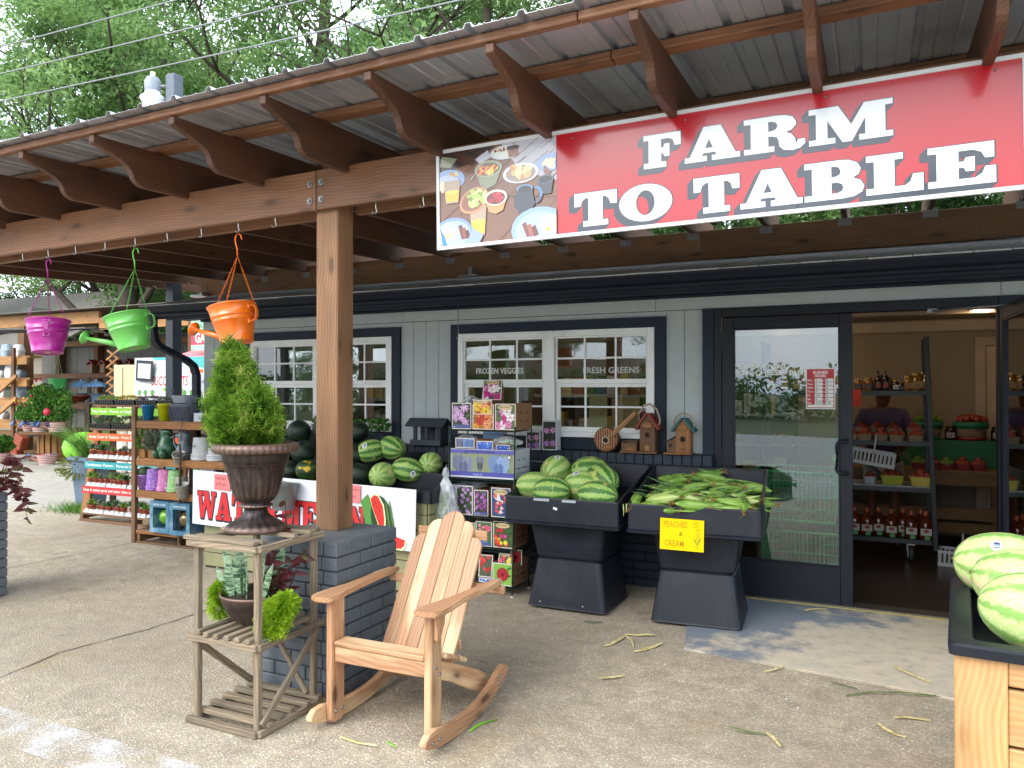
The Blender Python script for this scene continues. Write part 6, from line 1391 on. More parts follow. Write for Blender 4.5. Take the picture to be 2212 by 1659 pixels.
flowerbox(-2.772,y,.588,.125,.20,.26,'purple','bulb box with small purple blossoms in the middle of the third rack shelf','#4a5590');flowerbox(-2.625,y,.588,.165,.225,.26,'glad','bulb box with gladiolus flowers at the right of the third rack shelf')
flowerbox(-2.90,y+.02,.360,.13,.17,.26,'geranium','bulb box half hidden behind the rocking chair back on the fourth rack shelf');flowerbox(-2.757,y,.360,.142,.19,.26,'geranium','bulb box showing pink geraniums in a blue pot on the fourth rack shelf','#4a5590');flowerbox(-2.607,y,.360,.172,.20,.26,'dahlias','bulb box with orange, yellow and pink dahlias on the fourth rack shelf')
flowerbox(-2.745,y+.02,.12,.115,.17,.02,'redsmall','tilted packet with red flowers on the bottom rack shelf',holes=False,tilt=R_(-8),rz_=R_(3));flowerbox(-2.612,y,.078,.170,.17,.28,'reddahlia','bulb box with one large dark red dahlia on the bottom rack shelf');flowerbox(-2.60,y+.06,.20,.12,.11,.012,'dahlias','loose packet with pink flowers behind the red dahlia box',holes=False,tilt=R_(-15));flowerbox(-2.53,y+.14,.21,.10,.12,.012,'reddahlia','dark red dahlia packet at the back of the bottom rack shelf',holes=False)
flowerbox(-2.745,y+.03,.078,.12,.035,.22,'blue','flat box with a blue band under the tilted red flower packet',holes=False,side=cardw)
m,n,b=newmat('clear_plastic_film');b.inputs['Base Color'].default_value=(.62,.66,.70,1);b.inputs['Roughness'].default_value=.12;b.inputs['Specular IOR Level'].default_value=.8
tr=n.nodes.new("ShaderNodeBsdfTransparent");ms=n.nodes.new("ShaderNodeMixShader");v=objcoord(n,(30,30,8));nz=N(n,"ShaderNodeTexNoise",Detail=5.0);nz.inputs['Scale'].default_value=1;n.links.new(v,nz.inputs['Vector']);rr=ramp(n,[(.35,(.25,.25,.25)),(.7,(.85,.85,.85))]);n.links.new(nz.outputs['Fac'],rr.inputs['Fac']);n.links.new(rr.outputs['Color'],ms.inputs[0]);n.links.new(tr.outputs[0],ms.inputs[1]);n.links.new(b.outputs[0],ms.inputs[2]);n.links.new(ms.outputs[0],n.nodes['Material Output'].inputs['Surface']);bump(n,b,nz.outputs['Fac'],.01)
film=m
def crumple(c,r,seed,n=16,m_=10,sc=.25,taper=0):
 rg=random.Random(seed);mb=MB();prof=[(max(1e-4,math.sin(PI*j/m_)),-math.cos(PI*j/m_)) for j in range(m_+1)];vs=[]
 for (a,z) in prof:
  for k in range(n):
   an=2*PI*k/n;q=1+rg.uniform(-sc,sc);w=1-taper*max(0,z)**1.2
   vs.append((c[0]+r[0]*a*math.cos(an)*q*w,c[1]+r[1]*a*math.sin(an)*q*w,c[2]+r[2]*z*(1+rg.uniform(-.05,.05))))
 fs=[(j*n+k,j*n+(k+1)%n,(j+1)*n+(k+1)%n,(j+1)*n+k) for j in range(m_) for k in range(n)]
 return mb.add(vs,fs)
t=thing('plastic_bag','clear plastic bag with green bulbs hanging at the left of the wire rack','bag',(-2.965,5.11,.48),0)
crumple((-2.965,5.11,.67),(.095,.05,.22),3,18,12,.2,.45).build('film',film,t);MB().box((-2.995,5.11,.62),(.08,.03,.25),b=.012).build('green_card',plain('lime_card','#7fa835',.6,.2,12),t);crumple((-2.96,5.11,.91),(.03,.02,.05),5,8,5,.3).build('knot',film,t);MB().tube([(-2.985,5.19,.97),(-2.965,5.12,.98),(-2.965,5.11,.94)],.002,5).build('hanger',steel,t)
for (x,yy,z,r,lab) in ((-2.90,y+.12,1.15,(.09,.06,.05),'crumpled clear bag of bulbs on the left of the second rack shelf'),(-2.54,y+.10,1.15,(.11,.07,.045),'crumpled clear bag with lime green leaves on the right of the second rack shelf'),(-2.87,y+.14,1.47,(.06,.05,.035),'small crumpled bag on top of the lilac lily box')):
 t=thing('bulb_bag',lab,'bag',(x,yy,z-r[2]));crumple((x,yy,z),r,int(-x*100)).build('film',film,t);crumple((x+.01,yy,z-.005),(r[0]*.6,r[1]*.6,r[2]*.6),8).build('contents',plain('lime_card','#7fa835',.6,.2,12) if x>-2.6 else plain('purple_leaf_dull','#4b4458',.6),t)
# ================================================================== THINGS ON THE LEDGE
dkw=wood('dark_grey_wood','#252b33','#3d4650',.7,10,0,bmp=.001)
rust=wood('rustic_wood','#3a261a','#7d5738',.6,14,.6,bmp=.0015);rust2=wood('rustic_light_wood','#5c3a20','#a8713e',.55,10,.5,bmp=.001);ropem=plain('jute_rope','#a0907a',.85,.2,60)
def rope(pts,name,parent,r=.0075):
 P=[Vector(p) for p in pts];Q=[]
 for i in range(len(P)-1):
  for k in range(5):Q.append(P[i].lerp(P[i+1],k/5))
 Q.append(P[-1]);mb=MB()
 for ph_ in (0,2.1,4.2):
  R3=[]
  for i,q in enumerate(Q):
   t=(Q[min(i+1,len(Q)-1)]-Q[max(i-1,0)]).normalized();a=t.cross(Vector((0,1,0))).normalized();b_=Vector((0,1,0));an=i*.75+ph_;R3.append(q+(a*math.cos(an)+b_*math.sin(an))*r*.5)
  mb.tube(R3,r*.6,5)
 return mb.build(name,ropem,parent)
f=thing('bird_feeder','dark grey open sided bird feeder with a pitched roof on the brick ledge','bird feeder',(-3.57,5.86,1.058))
bx('floor',(-3.72,5.80,1.058),(-3.42,5.94,1.082),dkw,f,.002);bx('rim',(-3.725,5.788,1.06),(-3.415,5.799,1.11),dkw,f,.002)
for x in (-3.70,-3.585,-3.475):bx('post',(x,5.802,1.083),(x+.035,5.82,1.222),dkw,f,.002)
bx('back',(-3.70,5.925,1.083),(-3.44,5.938,1.225),dkw,f,.002);bx('end_board',(-3.435,5.802,1.083),(-3.422,5.938,1.225),dkw,f,.002)
board('roof_board',(-3.765,5.808,1.262),(-3.375,5.808,1.262),.115,.012,dkw,f,.002,roll=R_(36));board('roof_board',(-3.765,5.90,1.262),(-3.375,5.90,1.262),.115,.012,dkw,f,.002,roll=R_(-36))
MB().tube([(-3.70,5.855,1.29),(-3.66,5.855,1.37),(-3.57,5.855,1.41),(-3.48,5.855,1.37),(-3.44,5.855,1.29)],.0012,4).build('wire_hanger',steel,f)
t=thing('wooden_box','small honey coloured wooden box with a blue card standing behind the wire rack','box',(-3.05,5.86,1.058));MB().box2((-3.26,5.80,1.058),(-2.83,5.93,1.13),b=.003).build('case',rust2,t);MB().box((-2.95,5.90,1.165),(.20,.006,.07),b=.001).build('card',plain('blue_card','#4f6f96',.5),t)
t,M=flowerbox(-2.455,5.80,1.058,.125,.24,.09,'clematis','tall box with four purple clematis flowers on the brick ledge',side=cardw,holes=False,group=None);flowerbox(-2.60,5.80,1.058,.125,.15,.09,'clematis','shorter clematis box half hidden behind the wire rack',side=cardw,holes=False,group=None)
def gablehouse(name,label,x0,x1,y0,y1,zb,zw,zp,mat,roofc,hole_z,base=True,ro=.022):
 t=thing(name,label,'birdhouse',((x0+x1)/2,y0,zb));xm=(x0+x1)/2;zf=zb+(.016 if base else 0)
 plank('front_board',[(x0,zf),(x1,zf),(x1,zw),(xm,zp),(x0,zw)],y0,y0+.014,'Y',t,mat,.001,(0,0,1));plank('back_board',[(x0,zf),(x1,zf),(x1,zw),(xm,zp),(x0,zw)],y1-.012,y1,'Y',t,mat,.001,(0,0,1))
 bx('side_board',(x0,y0+.015,zf),(x0+.012,y1-.013,zw-.004),mat,t,.001);bx('side_board',(x1-.012,y0+.015,zf),(x1,y1-.013,zw-.004),mat,t,.001)
 sl_=(zp-zw)/(xm-x0);L=math.hypot(xm-x0+ro,(xm-x0+ro)*sl_)
 for s_ in (-1,1):
  e=(xm+s_*(xm-x0+ro),zp-(xm-x0+ro)*sl_);n_=Vector((s_*sl_,0,1)).normalized()*.0105
  a=Vector((xm,(y0+y1)/2,zp))+n_;b_=Vector((e[0],(y0+y1)/2,e[1]))+n_
  o=board('roof_board',a,b_,y1-y0+.03,.018,roofc,t,.002,up=(s_*sl_,0,1))
 MB().lathe([(.019,0),(1e-4,.0002)],18,c=(xm,y0-.0006,hole_z),rot=Matrix.Rotation(R_(90),4,'X'),cap=False).build('entrance_hole',slit,t);MB().lathe([(.019,0),(.024,-.002),(.024,.003),(.019,.003)],18,c=(xm,y0-.001,hole_z),rot=Matrix.Rotation(R_(90),4,'X'),cap=False).build('hole_ring',rust,t)
 MB().lathe([(.040,0),(.040,.006),(.036,.008)],20,c=(xm,y0-.001,zw+.006),rot=Matrix.Rotation(R_(90),4,'X')@Matrix.Diagonal((1,.62,1,1))).build('oval_plaque',rust2,t)
 return t
t=gablehouse('birdhouse','rustic brown birdhouse with a red roof and rope handle on the ledge',-1.645,-1.525,5.82,5.93,1.058,1.27,1.36,rust,plain('red_roof_paint','#7a2a1e',.55,.2,15),1.20)
bx('base_board',(-1.80,5.795,1.058),(-1.505,5.935,1.073),rust,t,.002);MB().box2((-1.785,5.80,1.074),(-1.665,5.81,1.135)).box2((-1.785,5.81,1.074),(-1.775,5.90,1.15)).box2((-1.675,5.81,1.074),(-1.665,5.90,1.15)).box2((-1.775,5.89,1.074),(-1.675,5.90,1.15)).build('side_trough',rust,t);MB().box((-1.71,5.797,1.092),(.06,.004,.03)).build('name_tag',rust2,t);MB().box((-1.585,5.815,1.10),(.035,.004,.04)).build('name_tag',rust2,t)
rope([(-1.655,5.86,1.30),(-1.665,5.86,1.36),(-1.62,5.86,1.43),(-1.57,5.86,1.44),(-1.52,5.86,1.40),(-1.495,5.86,1.32),(-1.50,5.86,1.28),(-1.53,5.86,1.275)],'rope_handle',t)
t=gablehouse('birdhouse','orange brown birdhouse with a teal roof and rope handle near the door',-1.365,-1.255,5.82,5.93,1.058,1.255,1.325,rust2,plain('teal_roof_paint','#1f5a5c',.55,.2,15),1.175)
bx('base_board',(-1.455,5.80,1.058),(-1.245,5.935,1.072),rust2,t,.002);plank('side_house',[(-1.43,1.073),(-1.367,1.073),(-1.367,1.185),(-1.43,1.15)],5.825,5.90,'Y',t,rust,.001,(0,0,1));board('side_roof',(-1.45,5.86,1.150),(-1.366,5.86,1.195),.09,.008,dkw,t);MB().lathe([(.013,0),(1e-4,.0002)],14,c=(-1.405,5.8235,1.125),rot=Matrix.Rotation(R_(90),4,'X'),cap=False).build('side_hole',slit,t);MB().box((-1.31,5.817,1.135),(.055,.004,.026)).build('name_tag',rust2,t);plank('star',[(-1.335,1.085),(-1.31,1.115),(-1.285,1.085),(-1.31,1.10)],5.812,5.819,'Y',t,rust,0)
rope([(-1.38,5.86,1.265),(-1.385,5.86,1.31),(-1.36,5.86,1.355),(-1.31,5.86,1.375),(-1.26,5.86,1.355),(-1.235,5.86,1.30),(-1.235,5.86,1.255),(-1.255,5.86,1.245)],'rope_handle',t,.006)
t=thing('banjo_birdhouse','banjo shaped striped wooden birdhouse leaning on the window frame','birdhouse',(-1.92,5.85,1.058))
BM=Matrix.Translation((-1.915,5.84,1.158))@Matrix.Rotation(R_(90),4,'X')
m,n,b=newmat('burnt_stripe_wood');v=objcoord(n,(1,1,1),False);wv=N(n,"ShaderNodeTexWave");wv.inputs['Scale'].default_value=16;wv.inputs['Distortion'].default_value=2.5;wv.inputs['Detail'].default_value=3;n.links.new(v,wv.inputs['Vector']);r=ramp(n,[(.25,'#1f120b'),(.6,'#a0693a')]);n.links.new(wv.outputs['Fac'],r.inputs['Fac']);n.links.new(r.outputs['Color'],b.inputs['Base Color']);b.inputs['Roughness'].default_value=.5;burnt=m
MB().lathe([(.088,-.05),(.095,-.045),(.095,.032),(.090,.04)],30).build('drum',burnt,t,BM)
for k in range(24):a=2*PI*k/24;MB().box((.0965*math.cos(a),.0965*math.sin(a),-.004),(.004,.018,.070),rot=Matrix.Rotation(a,4,'Z')).build('stave',rust,t,BM)
MB().lathe([(.027,.0405),(.031,.043),(.027,.045),(.022,.0405)],20,cap=False).build('hole_ring',plain('cream_cord','#b9a98e',.8),t,BM@Matrix.Translation((0,-.005,0)));MB().lathe([(.024,.041),(1e-4,.0412)],18,cap=False).build('entrance_hole',slit,t,BM@Matrix.Translation((0,-.005,0)))
board('neck',(-1.86,5.79,1.195),(-1.665,5.79,1.375),.020,.036,rust2,t,.002,up=(-.6,0,.7));board('string',(-1.90,5.776,1.165),(-1.672,5.776,1.375),.003,.003,plain('cream_cord','#b9a98e',.8),t,0,up=(-.6,0,.7));MB().box((-1.885,5.795,1.10),(.062,.004,.030),rot=Matrix.Rotation(R_(-28),4,'Y')).build('name_tag',rust2,t)
herb=leafmat('herb_leaf',['#1f4a18','#35681f','#5a8a34'],.5,.3,12)
for (x,w_,s_,lab) in ((-4.62,.22,4,'feathery green fern plant on the ledge just left of the brown post'),(-4.22,.2,6,'round leaved green herb in a dark trough at the right of the left window')):
 t=thing('potted_plant',lab,'potted plant',(x,5.86,1.06));MB().box2((x-w_,5.80,1.06),(x+w_*1.05,5.93,1.15),b=.006).build('trough',dkw,t)
 if s_==4:fronds('foliage',[((x,5.86,1.22),(.24,.07,.09),1)],700,.05,.008,herb,s_,t,.4,3)
 else:
  mb=MB();rg=random.Random(5)
  for i in range(150):a=rg.uniform(0,6.28);c=(x+rg.uniform(-.21,.24),5.85+rg.uniform(-.06,.05),1.17+rg.uniform(0,.11));blade(mb,c,(math.cos(a),math.sin(a)-.3,rg.uniform(0,.8)),.045,.034,-.1,.2,4,.8)
  mb.build('foliage',herb,t,fix=False)
viny=printmat('vinyl_lettering',.5,.3)
def vinyl(txt,x0,x1,z,h,y,col,name,label,shear=0,bold=.02):
 p=Print();g=text_geo(txt,1,bold,shear);w=max(v[0] for v in g[0])-min(v[0] for v in g[0]);p.geo(g,0,0,(x1-x0)/w,col,ky=h/.73)
 return p.build(name,store,front_at(x0,y,z),viny)
vinyl('FROZEN VEGGIES',-3.155,-2.700,1.690,.050,5.9605,'#d0d4d0','window_lettering','');vinyl('FRESH GREENS',-2.165,-1.690,1.686,.050,5.9605,'#b9beb9','window_lettering','')
vinyl('Farm Fresh',-.920,-.588,1.712,.037,5.9495,'#e6e8e8','door_lettering','',.25,.03);vinyl('EGGS · CHEESE · BUTTER',-.985,-.355,1.660,.036,5.9495,'#e0e3e3','door_lettering','',0,.03)
p=Print(.0003);w,h=.195,.293;p.rect(0,0,w,h,'#d9dade');p.rect(.006,.006,w-.006,h-.006,'#b3202c');p.text('BUSINESS',w/2,h-.040,.030,'#e8e4e4',.02,align='CENTER',kx=.8);p.text('HOURS:',w/2,h-.064,.028,'#e8e4e4',.02,align='CENTER',kx=.8)
for i,(d_,a,c_) in enumerate((('Mon.','9:','8:'),('Tues.','9:','8:'),('Wed.','9:','8:'),('Thur.','9:','8:'),('Fri.','9:30','8:'),('Sat.','9:','8:'),('Sun.','12:30','5:30'))):
 z=h-.093-i*.0272;p.text(d_,.010,z,.021,'#e8e4e4',.015,kx=.85);p.rect(.060,z-.005,.112,z+.018,'#d4dada');p.rect(.132,z-.005,.184,z+.018,'#d4dada');p.text(a,.066,z,.018,'#20222a',.015);p.text('to',.115,z,.018,'#e8e4e4',kx=.8);p.text(c_,.138,z,.018,'#20222a',.015)
p.rect(.012,.012,w-.012,.030,'#d4dada');o=p.build('hours_sign',None,front_at(-.445,5.9488,1.412),printmat('print'));tag(o,'red and white BUSINESS HOURS sign on the closed glass door','sign')
# ================================================================== SUCCULENT RACK (left) AND GIFT SHELF
pal=wood('pallet_wood','#4a3424','#8a6647',.7,10,.5,weather='#5c4c3d',wmix=.4,bmp=.0015);palo=wood('orange_pallet_wood','#6b4427','#a8743f',.65,9,.5,bmp=.0015)
sr=thing('succulent_rack','five tier wooden rack of potted succulents with coloured banner strips','shelf',(-7.9,6.1,0))
SX0,SX1,SY=-8.55,-6.98,6.08
for x in (SX0,SX1-.03):board('side_frame',(x+.02,SY+.06,0),(x+.06 if x<-8 else x,SY+.26,1.44),.12,.035,palo,sr,.003)
for k in range(4):bx('back_slat',(SX0+.18+k*.38,SY+.27,.05),(SX0+.28+k*.38,SY+.29,1.42),pal,sr,.002)
SZ=(.10,.41,.74,1.09,1.37);SYo=(0,.03,.06,.10,.14)
for z,yo in zip(SZ,SYo):
 bx('shelf_board',(SX0+.05,SY+yo,z-.022),(SX1,SY+yo+.20,z),pal,sr,.003)
bx('skid',(SX0+.03,SY-.02,.0),(SX1,SY+.04,.03),pal,sr);
for x in (SX0+.03,SX0+.95,SX1-.06):bx('skid_block',(x,SY+.0,.031),(x+.05,SY+.20,.077),pal,sr)
for z,yo,col,txt in ((.365,.02,'#c2262c','Keep in sunny spots and water often in the summer and once a month'),(.655,.05,'#1f8f98','Combination Planters · Perennial Ground Cover · Accents'),(.985,.09,'#d8571c','Great Color & Texture · From Early Spring to Late Fall'),(1.285,.13,'#6fae12','Very Hardy · Thrives on Neglect')):
 p=Print(.0003);p.rect(0,0,SX1-SX0-.06,.085,col);g=text_geo(txt,1,.01,.1);w=max(v[0] for v in g[0]);L=SX1-SX0-.10;p.L+=1;p.geo(g,.02,.028,min(L/w,.055),'#e3e6d8',ky=.05)
 p.build('banner_strip',sr,front_at(SX0+.04,SY+yo-.006,z-.035),printmat('print'))
terra=plain('terracotta_plastic','#8e3f22',.6,.12,10);wtray=plain('white_pot_carrier','#d3d6da',.5,.03)
potm=MB().lathe([(.026,0),(.037,.055),(.040,.056),(.040,.066),(.036,.066),(.033,.055)],14,cap=False).lathe([(.034,.056),(1e-4,.058)],10,cap=False).mesh('pot',terra)
succs=[leafmat('succulent_'+str(i),c,.5,.1,30) for i,c in enumerate((['#39503a','#5c7a58','#8aa080'],['#46503f','#7b8675','#aab3a4'],['#3d5c28','#6a8f3a','#a3b85a'],['#4d4048','#7a6a74','#a79aa4'],['#25401f','#3f6334','#5f8550']))]
def rosette(seed,mt,r=.05,k=26,up=.5):
 rg=random.Random(seed);mb=MB()
 for i in range(k):
  a=i*2.4;el=.15+up*(1-i/k)**.7*0+1.3*(i/k);L=r*(1-.45*i/k);d=Vector((math.cos(a)*math.cos(el),math.sin(a)*math.cos(el),math.sin(el)))
  blade(mb,(0,0,.058+.004*i/k*5),d,L,L*.38,.12,.5,4,.6)
 return mb.mesh('succulent',mt)
ROS=[rosette(i,succs[i%5],(.055,.05,.065,.048,.07)[i%5],(26,30,18,24,22)[i%5]) for i in range(5)]
carr=MB();
for i in range(4):
 c=i*.085;carr.loft([rrect(.080,.095,.004,.0,(c,0),1),rrect(.078,.09,.004,.02,(c,0),1),rrect(.05,.07,.004,.042,(c,0),1)],cap0=False)
 carr.add([(c-.042,-.048,.0),(c,-.048,.048),(c+.042,-.048,.0)],[(0,1,2)]).add([(c-.042,.048,0),(c,.048,.048),(c+.042,.048,0)],[(0,1,2)])
carrm=carr.mesh('white_pot_carrier',wtray);rg=random.Random(12);ords=('left','middle','right')
pp=thing('potted_succulent','small succulent in a terracotta pot on the wooden rack','potted plant',(0,0,0));mobj('pot',potm,pp);mobj('rosette',ROS[0],pp)
first=True
for si,(z,yo) in enumerate(zip(SZ,SYo)):
 tier=('bottom','second','third','fourth','top')[si]
 if si<3:
  for ci in range(4):
   x=SX0+.11+ci*.355;o=mobj('pot_carrier',carrm,None,Matrix.Translation((x,SY+yo+.055,z+.001)));tag(o,f'white cardboard pot carrier on the {tier} tier of the succulent rack','pot carrier',f'white pot carriers on the {tier} tier')
   for k in range(4):
    pos=(x+k*.085+rg.uniform(-.006,.006),SY+yo+.055+rg.uniform(-.01,.03),z+.024);lab=f'succulent in a terracotta pot on the {tier} tier of the wooden rack';v_=rg.randrange(5)
    if first:t=pp;t.matrix_basis=Matrix.Translation(pos);t['label']=lab;t['group']='potted succulents on the '+tier+' tier';first=False;FP=t
    else:
     t=thing('potted_succulent',lab,'potted plant',pos,rg.uniform(0,6),'potted succulents on the '+tier+' tier');mobj('pot',potm,t,t.matrix_basis.copy());mobj('rosette',ROS[v_],t,t.matrix_basis@Matrix.Scale(rg.uniform(1.0,1.5),4))
 else:
  for ci in range(3 if si==3 else 4):
   x=SX0+.06+ci*.36;t=thing('plug_tray',f'black plug tray of {"trailing grey green" if si == 3 else "golden"} sedum on the {tier} tier, {("far left", "left centre", "right centre", "far right")[ci]}','tray',(x,SY+yo,z));mb=MB()
   for k in range(8):
    for j in range(3):mb.loft([rrect(.030,.034,.004,z+.003,(x+.02+k*.042,SY+yo+.03+j*.06),1),rrect(.038,.05,.004,z+.055,(x+.02+k*.042,SY+yo+.03+j*.06),1)])
   mb.box2((x,SY+yo,z+.053),(x+.335,SY+yo+.18,z+.060));mb.build('cells',plain('black_tray_plastic','#141519',.5),t)
   mt=succs[0] if si==3 else (succs[2],leafmat('golden_sedum',['#7a6a20','#b09a3a','#d0be68'],.6,.2,20),succs[3],succs[1])[ci]
   hh=.035 if si==3 else .018;fronds('plants',[((x+.17,SY+yo+.09,z+.06+hh),(.17,.10,hh),1)],420,.035 if si==3 else .022,.008,mt,ci+si*7,t,.4,3)
gs=thing('gift_shelf','pallet wood shelf unit with planters, frog and owl figures and boxed globes','shelf',(-6.1,5.5,0))
GX0,GX1,GY=-6.87,-5.55,5.44
bx('upright',(GX0+.035,GY-.01,0),(GX0+.09,GY+.025,1.38),pal,gs,.004);bx('upright',(GX1-.03,GY,0),(GX1,GY+.03,1.02),pal,gs,.004);bx('upright',(GX0,GY+.34,0),(GX0+.09,GY+.37,1.36),pal,gs,.004)
for x in (-6.42,-6.12,-5.80):bx('back_slat',(x,GY+.345,.12),(x+.085,GY+.365,1.20),pal,gs,.003)
GZ=(.135,.535,.86,1.235)
for i,z in enumerate(GZ):
 for j in range(3):bx('shelf_board',(GX0+.092,GY+.028+j*.108,z-.018),(GX1+.0,GY+.128+j*.108,z),palo if i>1 else pal,gs,.003)
 bx('shelf_lip',(GX0+.092,GY,z-.075 if i else z-.04),(GX1-.031,GY+.024,z-.002),palo,gs,.004)
bx('skid',(GX0+.1,GY,.0),(GX1,GY+.08,.02),pal,gs);bx('skid',(GX0+.1,GY+.27,.0),(GX1,GY+.35,.02),pal,gs)
for x in (GX0+.1,-6.2,-5.7):bx('skid_block',(x,GY+.01,.021),(x+.04,GY+.34,.094),pal,gs)
def pot(name,label,x,y,z,r0,r1,h,col,cat='pot',inv=False,rings=0,group=None,speck=None,square=False,mat=None):
 t=thing(name,label,cat,(x,y,z),group=group);mt=mat or plain('pot_'+col.strip('#'),col,.4,.08,10)
 if speck:
  nm='speck_'+col.strip('#')
  if nm not in MC:
   m,n,b=newmat(nm);vo=N(n,"ShaderNodeTexVoronoi");v=objcoord(n,(38,)*3);vo.inputs['Scale'].default_value=1;n.links.new(v,vo.inputs['Vector']);rr=ramp(n,[(.2,speck),(.32,col)]);n.links.new(vo.outputs['Distance'],rr.inputs['Fac']);n.links.new(rr.outputs['Color'],b.inputs['Base Color']);b.inputs['Roughness'].default_value=.4;MC[nm]=m
  mt=MC[nm]
 pr=[(r0,0),(r1,h*.9),(r1*1.05,h*.9),(r1*1.05,h),(r1*.93,h),(r0*.9,h*.12),(1e-4,h*.12)]
 M=Matrix.Translation((x,y,z+(h if inv else 0)))@(Matrix.Rotation(PI,4,'X') if inv else Matrix.Identity(4))
 MB().lathe([(1e-4,0)]+pr,24,cap=False).build('body',mt,t,M)
 for k in range(rings):MB().lathe([(r1*1.02,0),(r1*1.09,.004),(r1*1.09,.016),(r1*1.02,.018)],24,c=(x,y,z+.002+k*.021),cap=False).build('stacked_rim',mt,t)
 return t,mt
y=GY+.12;z=GZ[3]
pot('painted_bucket','blue metal herb bucket at the left end of the gift shelf top',-6.60,y,z,.045,.062,.16,'#1f78b4');pot('painted_bucket','purple metal herb bucket between the blue and yellow buckets',-6.42,y+.10,z,.045,.062,.16,'#8a4a94');pot('painted_bucket','yellow green metal herb bucket on the gift shelf top',-6.36,y-.01,z,.048,.068,.175,'#b9bf10')
t=thing('trough_planter','ribbed slate grey oval trough planter on the gift shelf top','planter',(-6.08,y,z));MB().loft([rrect(.26,.15,.06,z,(-6.06,y),8),rrect(.33,.19,.08,z+.15,(-6.06,y),8),rrect(.345,.205,.085,z+.155,(-6.06,y),8),rrect(.345,.205,.085,z+.175,(-6.06,y),8),rrect(.31,.17,.07,z+.17,(-6.06,y),8),rrect(.29,.15,.06,z+.06,(-6.06,y),8)]).build('body',plain('slate_plastic','#444b5c',.55,.1,20),t)
for k in range(14):MB().box((-6.19+k*.02,y-.086,z+.078),(.006,.012,.13),rot=Matrix.Rotation(R_(7),4,'X')).build('rib',plain('slate_plastic','#444b5c',.55,.1,20),t)
t=thing('enamel_basin','grey enamel oval basin stacked on the slate trough','basin',(-6.12,y+.02,z+.18));MB().loft([rrect(.22,.14,.06,z+.181,(-6.12,y+.02),8),rrect(.27,.17,.075,z+.255,(-6.12,y+.02),8),rrect(.285,.185,.08,z+.262,(-6.12,y+.02),8),rrect(.26,.16,.07,z+.258,(-6.12,y+.02),8),rrect(.21,.13,.05,z+.20,(-6.12,y+.02),8)]).build('body',plain('enamel_grey','#7f8894',.4,.1,10),t);MB().tube([(-6.27,y,z+.25),(-6.30,y,z+.29),(-6.27,y,z+.33),(-6.24,y,z+.30),(-6.25,y,z+.26)],.006,6).build('ring_handle',plain('enamel_grey','#7f8894',.4,.1,10),t)
t=thing('white_carton','small white carton at the right end of the gift shelf top','box',(-5.72,y,z));MB().box((-5.72,y,z+.045),(.20,.14,.088),b=.002).build('carton',cardw,t);MB().box((-5.72,y-.0702,z+.045),(.08,.0008,.03)).build('carton_label',plain('grey_label','#9aa0a8',.6),t)
z=GZ[2]
for (x,lab,mt,sd) in ((-6.60,'green conifer seedling in a square wooden pot on the gift shelf',succs[2],3),(-6.44,'silvery succulent bush in a square wooden pot on the gift shelf',succs[1],4)):
 t=thing('potted_plant',lab,'potted plant',(x,y-.04,z));MB().box((x,y-.04,z+.045),(.095,.095,.088),b=.004).build('wooden_pot',palo,t);fronds('foliage',[((x,y-.04,z+.15),(.09,.07,.07),1),((x-.02,y-.06,z+.20),(.05,.05,.06),.5)],420,.05,.010,mt,sd,t,.6,3)
frogm=plain('green_glazed_ceramic','#27563a',.35,.15,8,coat=.3);owlm=plain('grey_metal_owl','#6d7880',.45,.25,20,metal=.3)
t=thing('frog_figurine','glazed green sitting frog figure on the gift shelf','figurine',(-6.22,y-.02,z));fx,fy=-6.22,y-.02
MB().lathe([(.05,0),(.085,.02),(.098,.08),(.088,.15),(.06,.20),(.055,.23),(.062,.26),(.05,.295),(.02,.31),(1e-4,.312)],20,c=(fx,fy,z)).build('body',frogm,t);MB().sphere((fx+.045,fy-.03,z+.27),.045,12,8,sc=(1.2,.9,.7)).build('snout',frogm,t)
for sgn in (-1,1):MB().sphere((fx+.01,fy-.02+.03*sgn,z+.305),.018).build('eye',frogm,t);MB().sphere((fx+.05*sgn,fy-.08,z+.05),.045,10,8,sc=(.8,1,1.1)).build('leg',frogm,t)
for (a,c) in ((-.03,.14),(0,.12),(.0,.16),(.03,.14),(0,.14),(-.02,.10),(.02,.17)):MB().sphere((fx+a-.03,fy-.088,z+c),.008,8,6,sc=(1,.5,1)).build('cutout',slit,t)
t=thing('owl_watering_can','grey metal owl shaped watering can on the gift shelf','watering can',(-5.98,y,z));ox=-5.98
MB().lathe([(.08,0),(.085,.02),(.075,.10),(.05,.16),(.045,.18),(.055,.20),(.06,.24),(.045,.28),(.02,.29),(1e-4,.292)],18,c=(ox,y,z)).build('body',owlm,t)
for sgn in (-1,1):MB().lathe([(.022,0),(.020,.006),(.008,.008),(1e-4,.012)],12,c=(ox+.024*sgn-.01,y-.052,z+.235),rot=Matrix.Rotation(R_(90),4,'X')).build('eye',owlm,t);MB().lathe([(.014,0),(1e-4,.05)],8,c=(ox+.035*sgn,y-.02,z+.265)).build('ear_tuft',owlm,t)
MB().tube([(ox-.06,y,z+.06),(ox-.12,y-.01,z+.14),(ox-.13,y-.01,z+.20)],[.014,.011,.009],8).build('spout',owlm,t);MB().lathe([(.008,0),(.035,.012),(.035,.018),(1e-4,.02)],14,c=(ox-.13,y-.01,z+.20),rot=Matrix.Rotation(R_(-15),4,'Y')).build('rose',owlm,t)
whp=plain('white_enamel_pot','#c9cbcc',.35,.05,8)
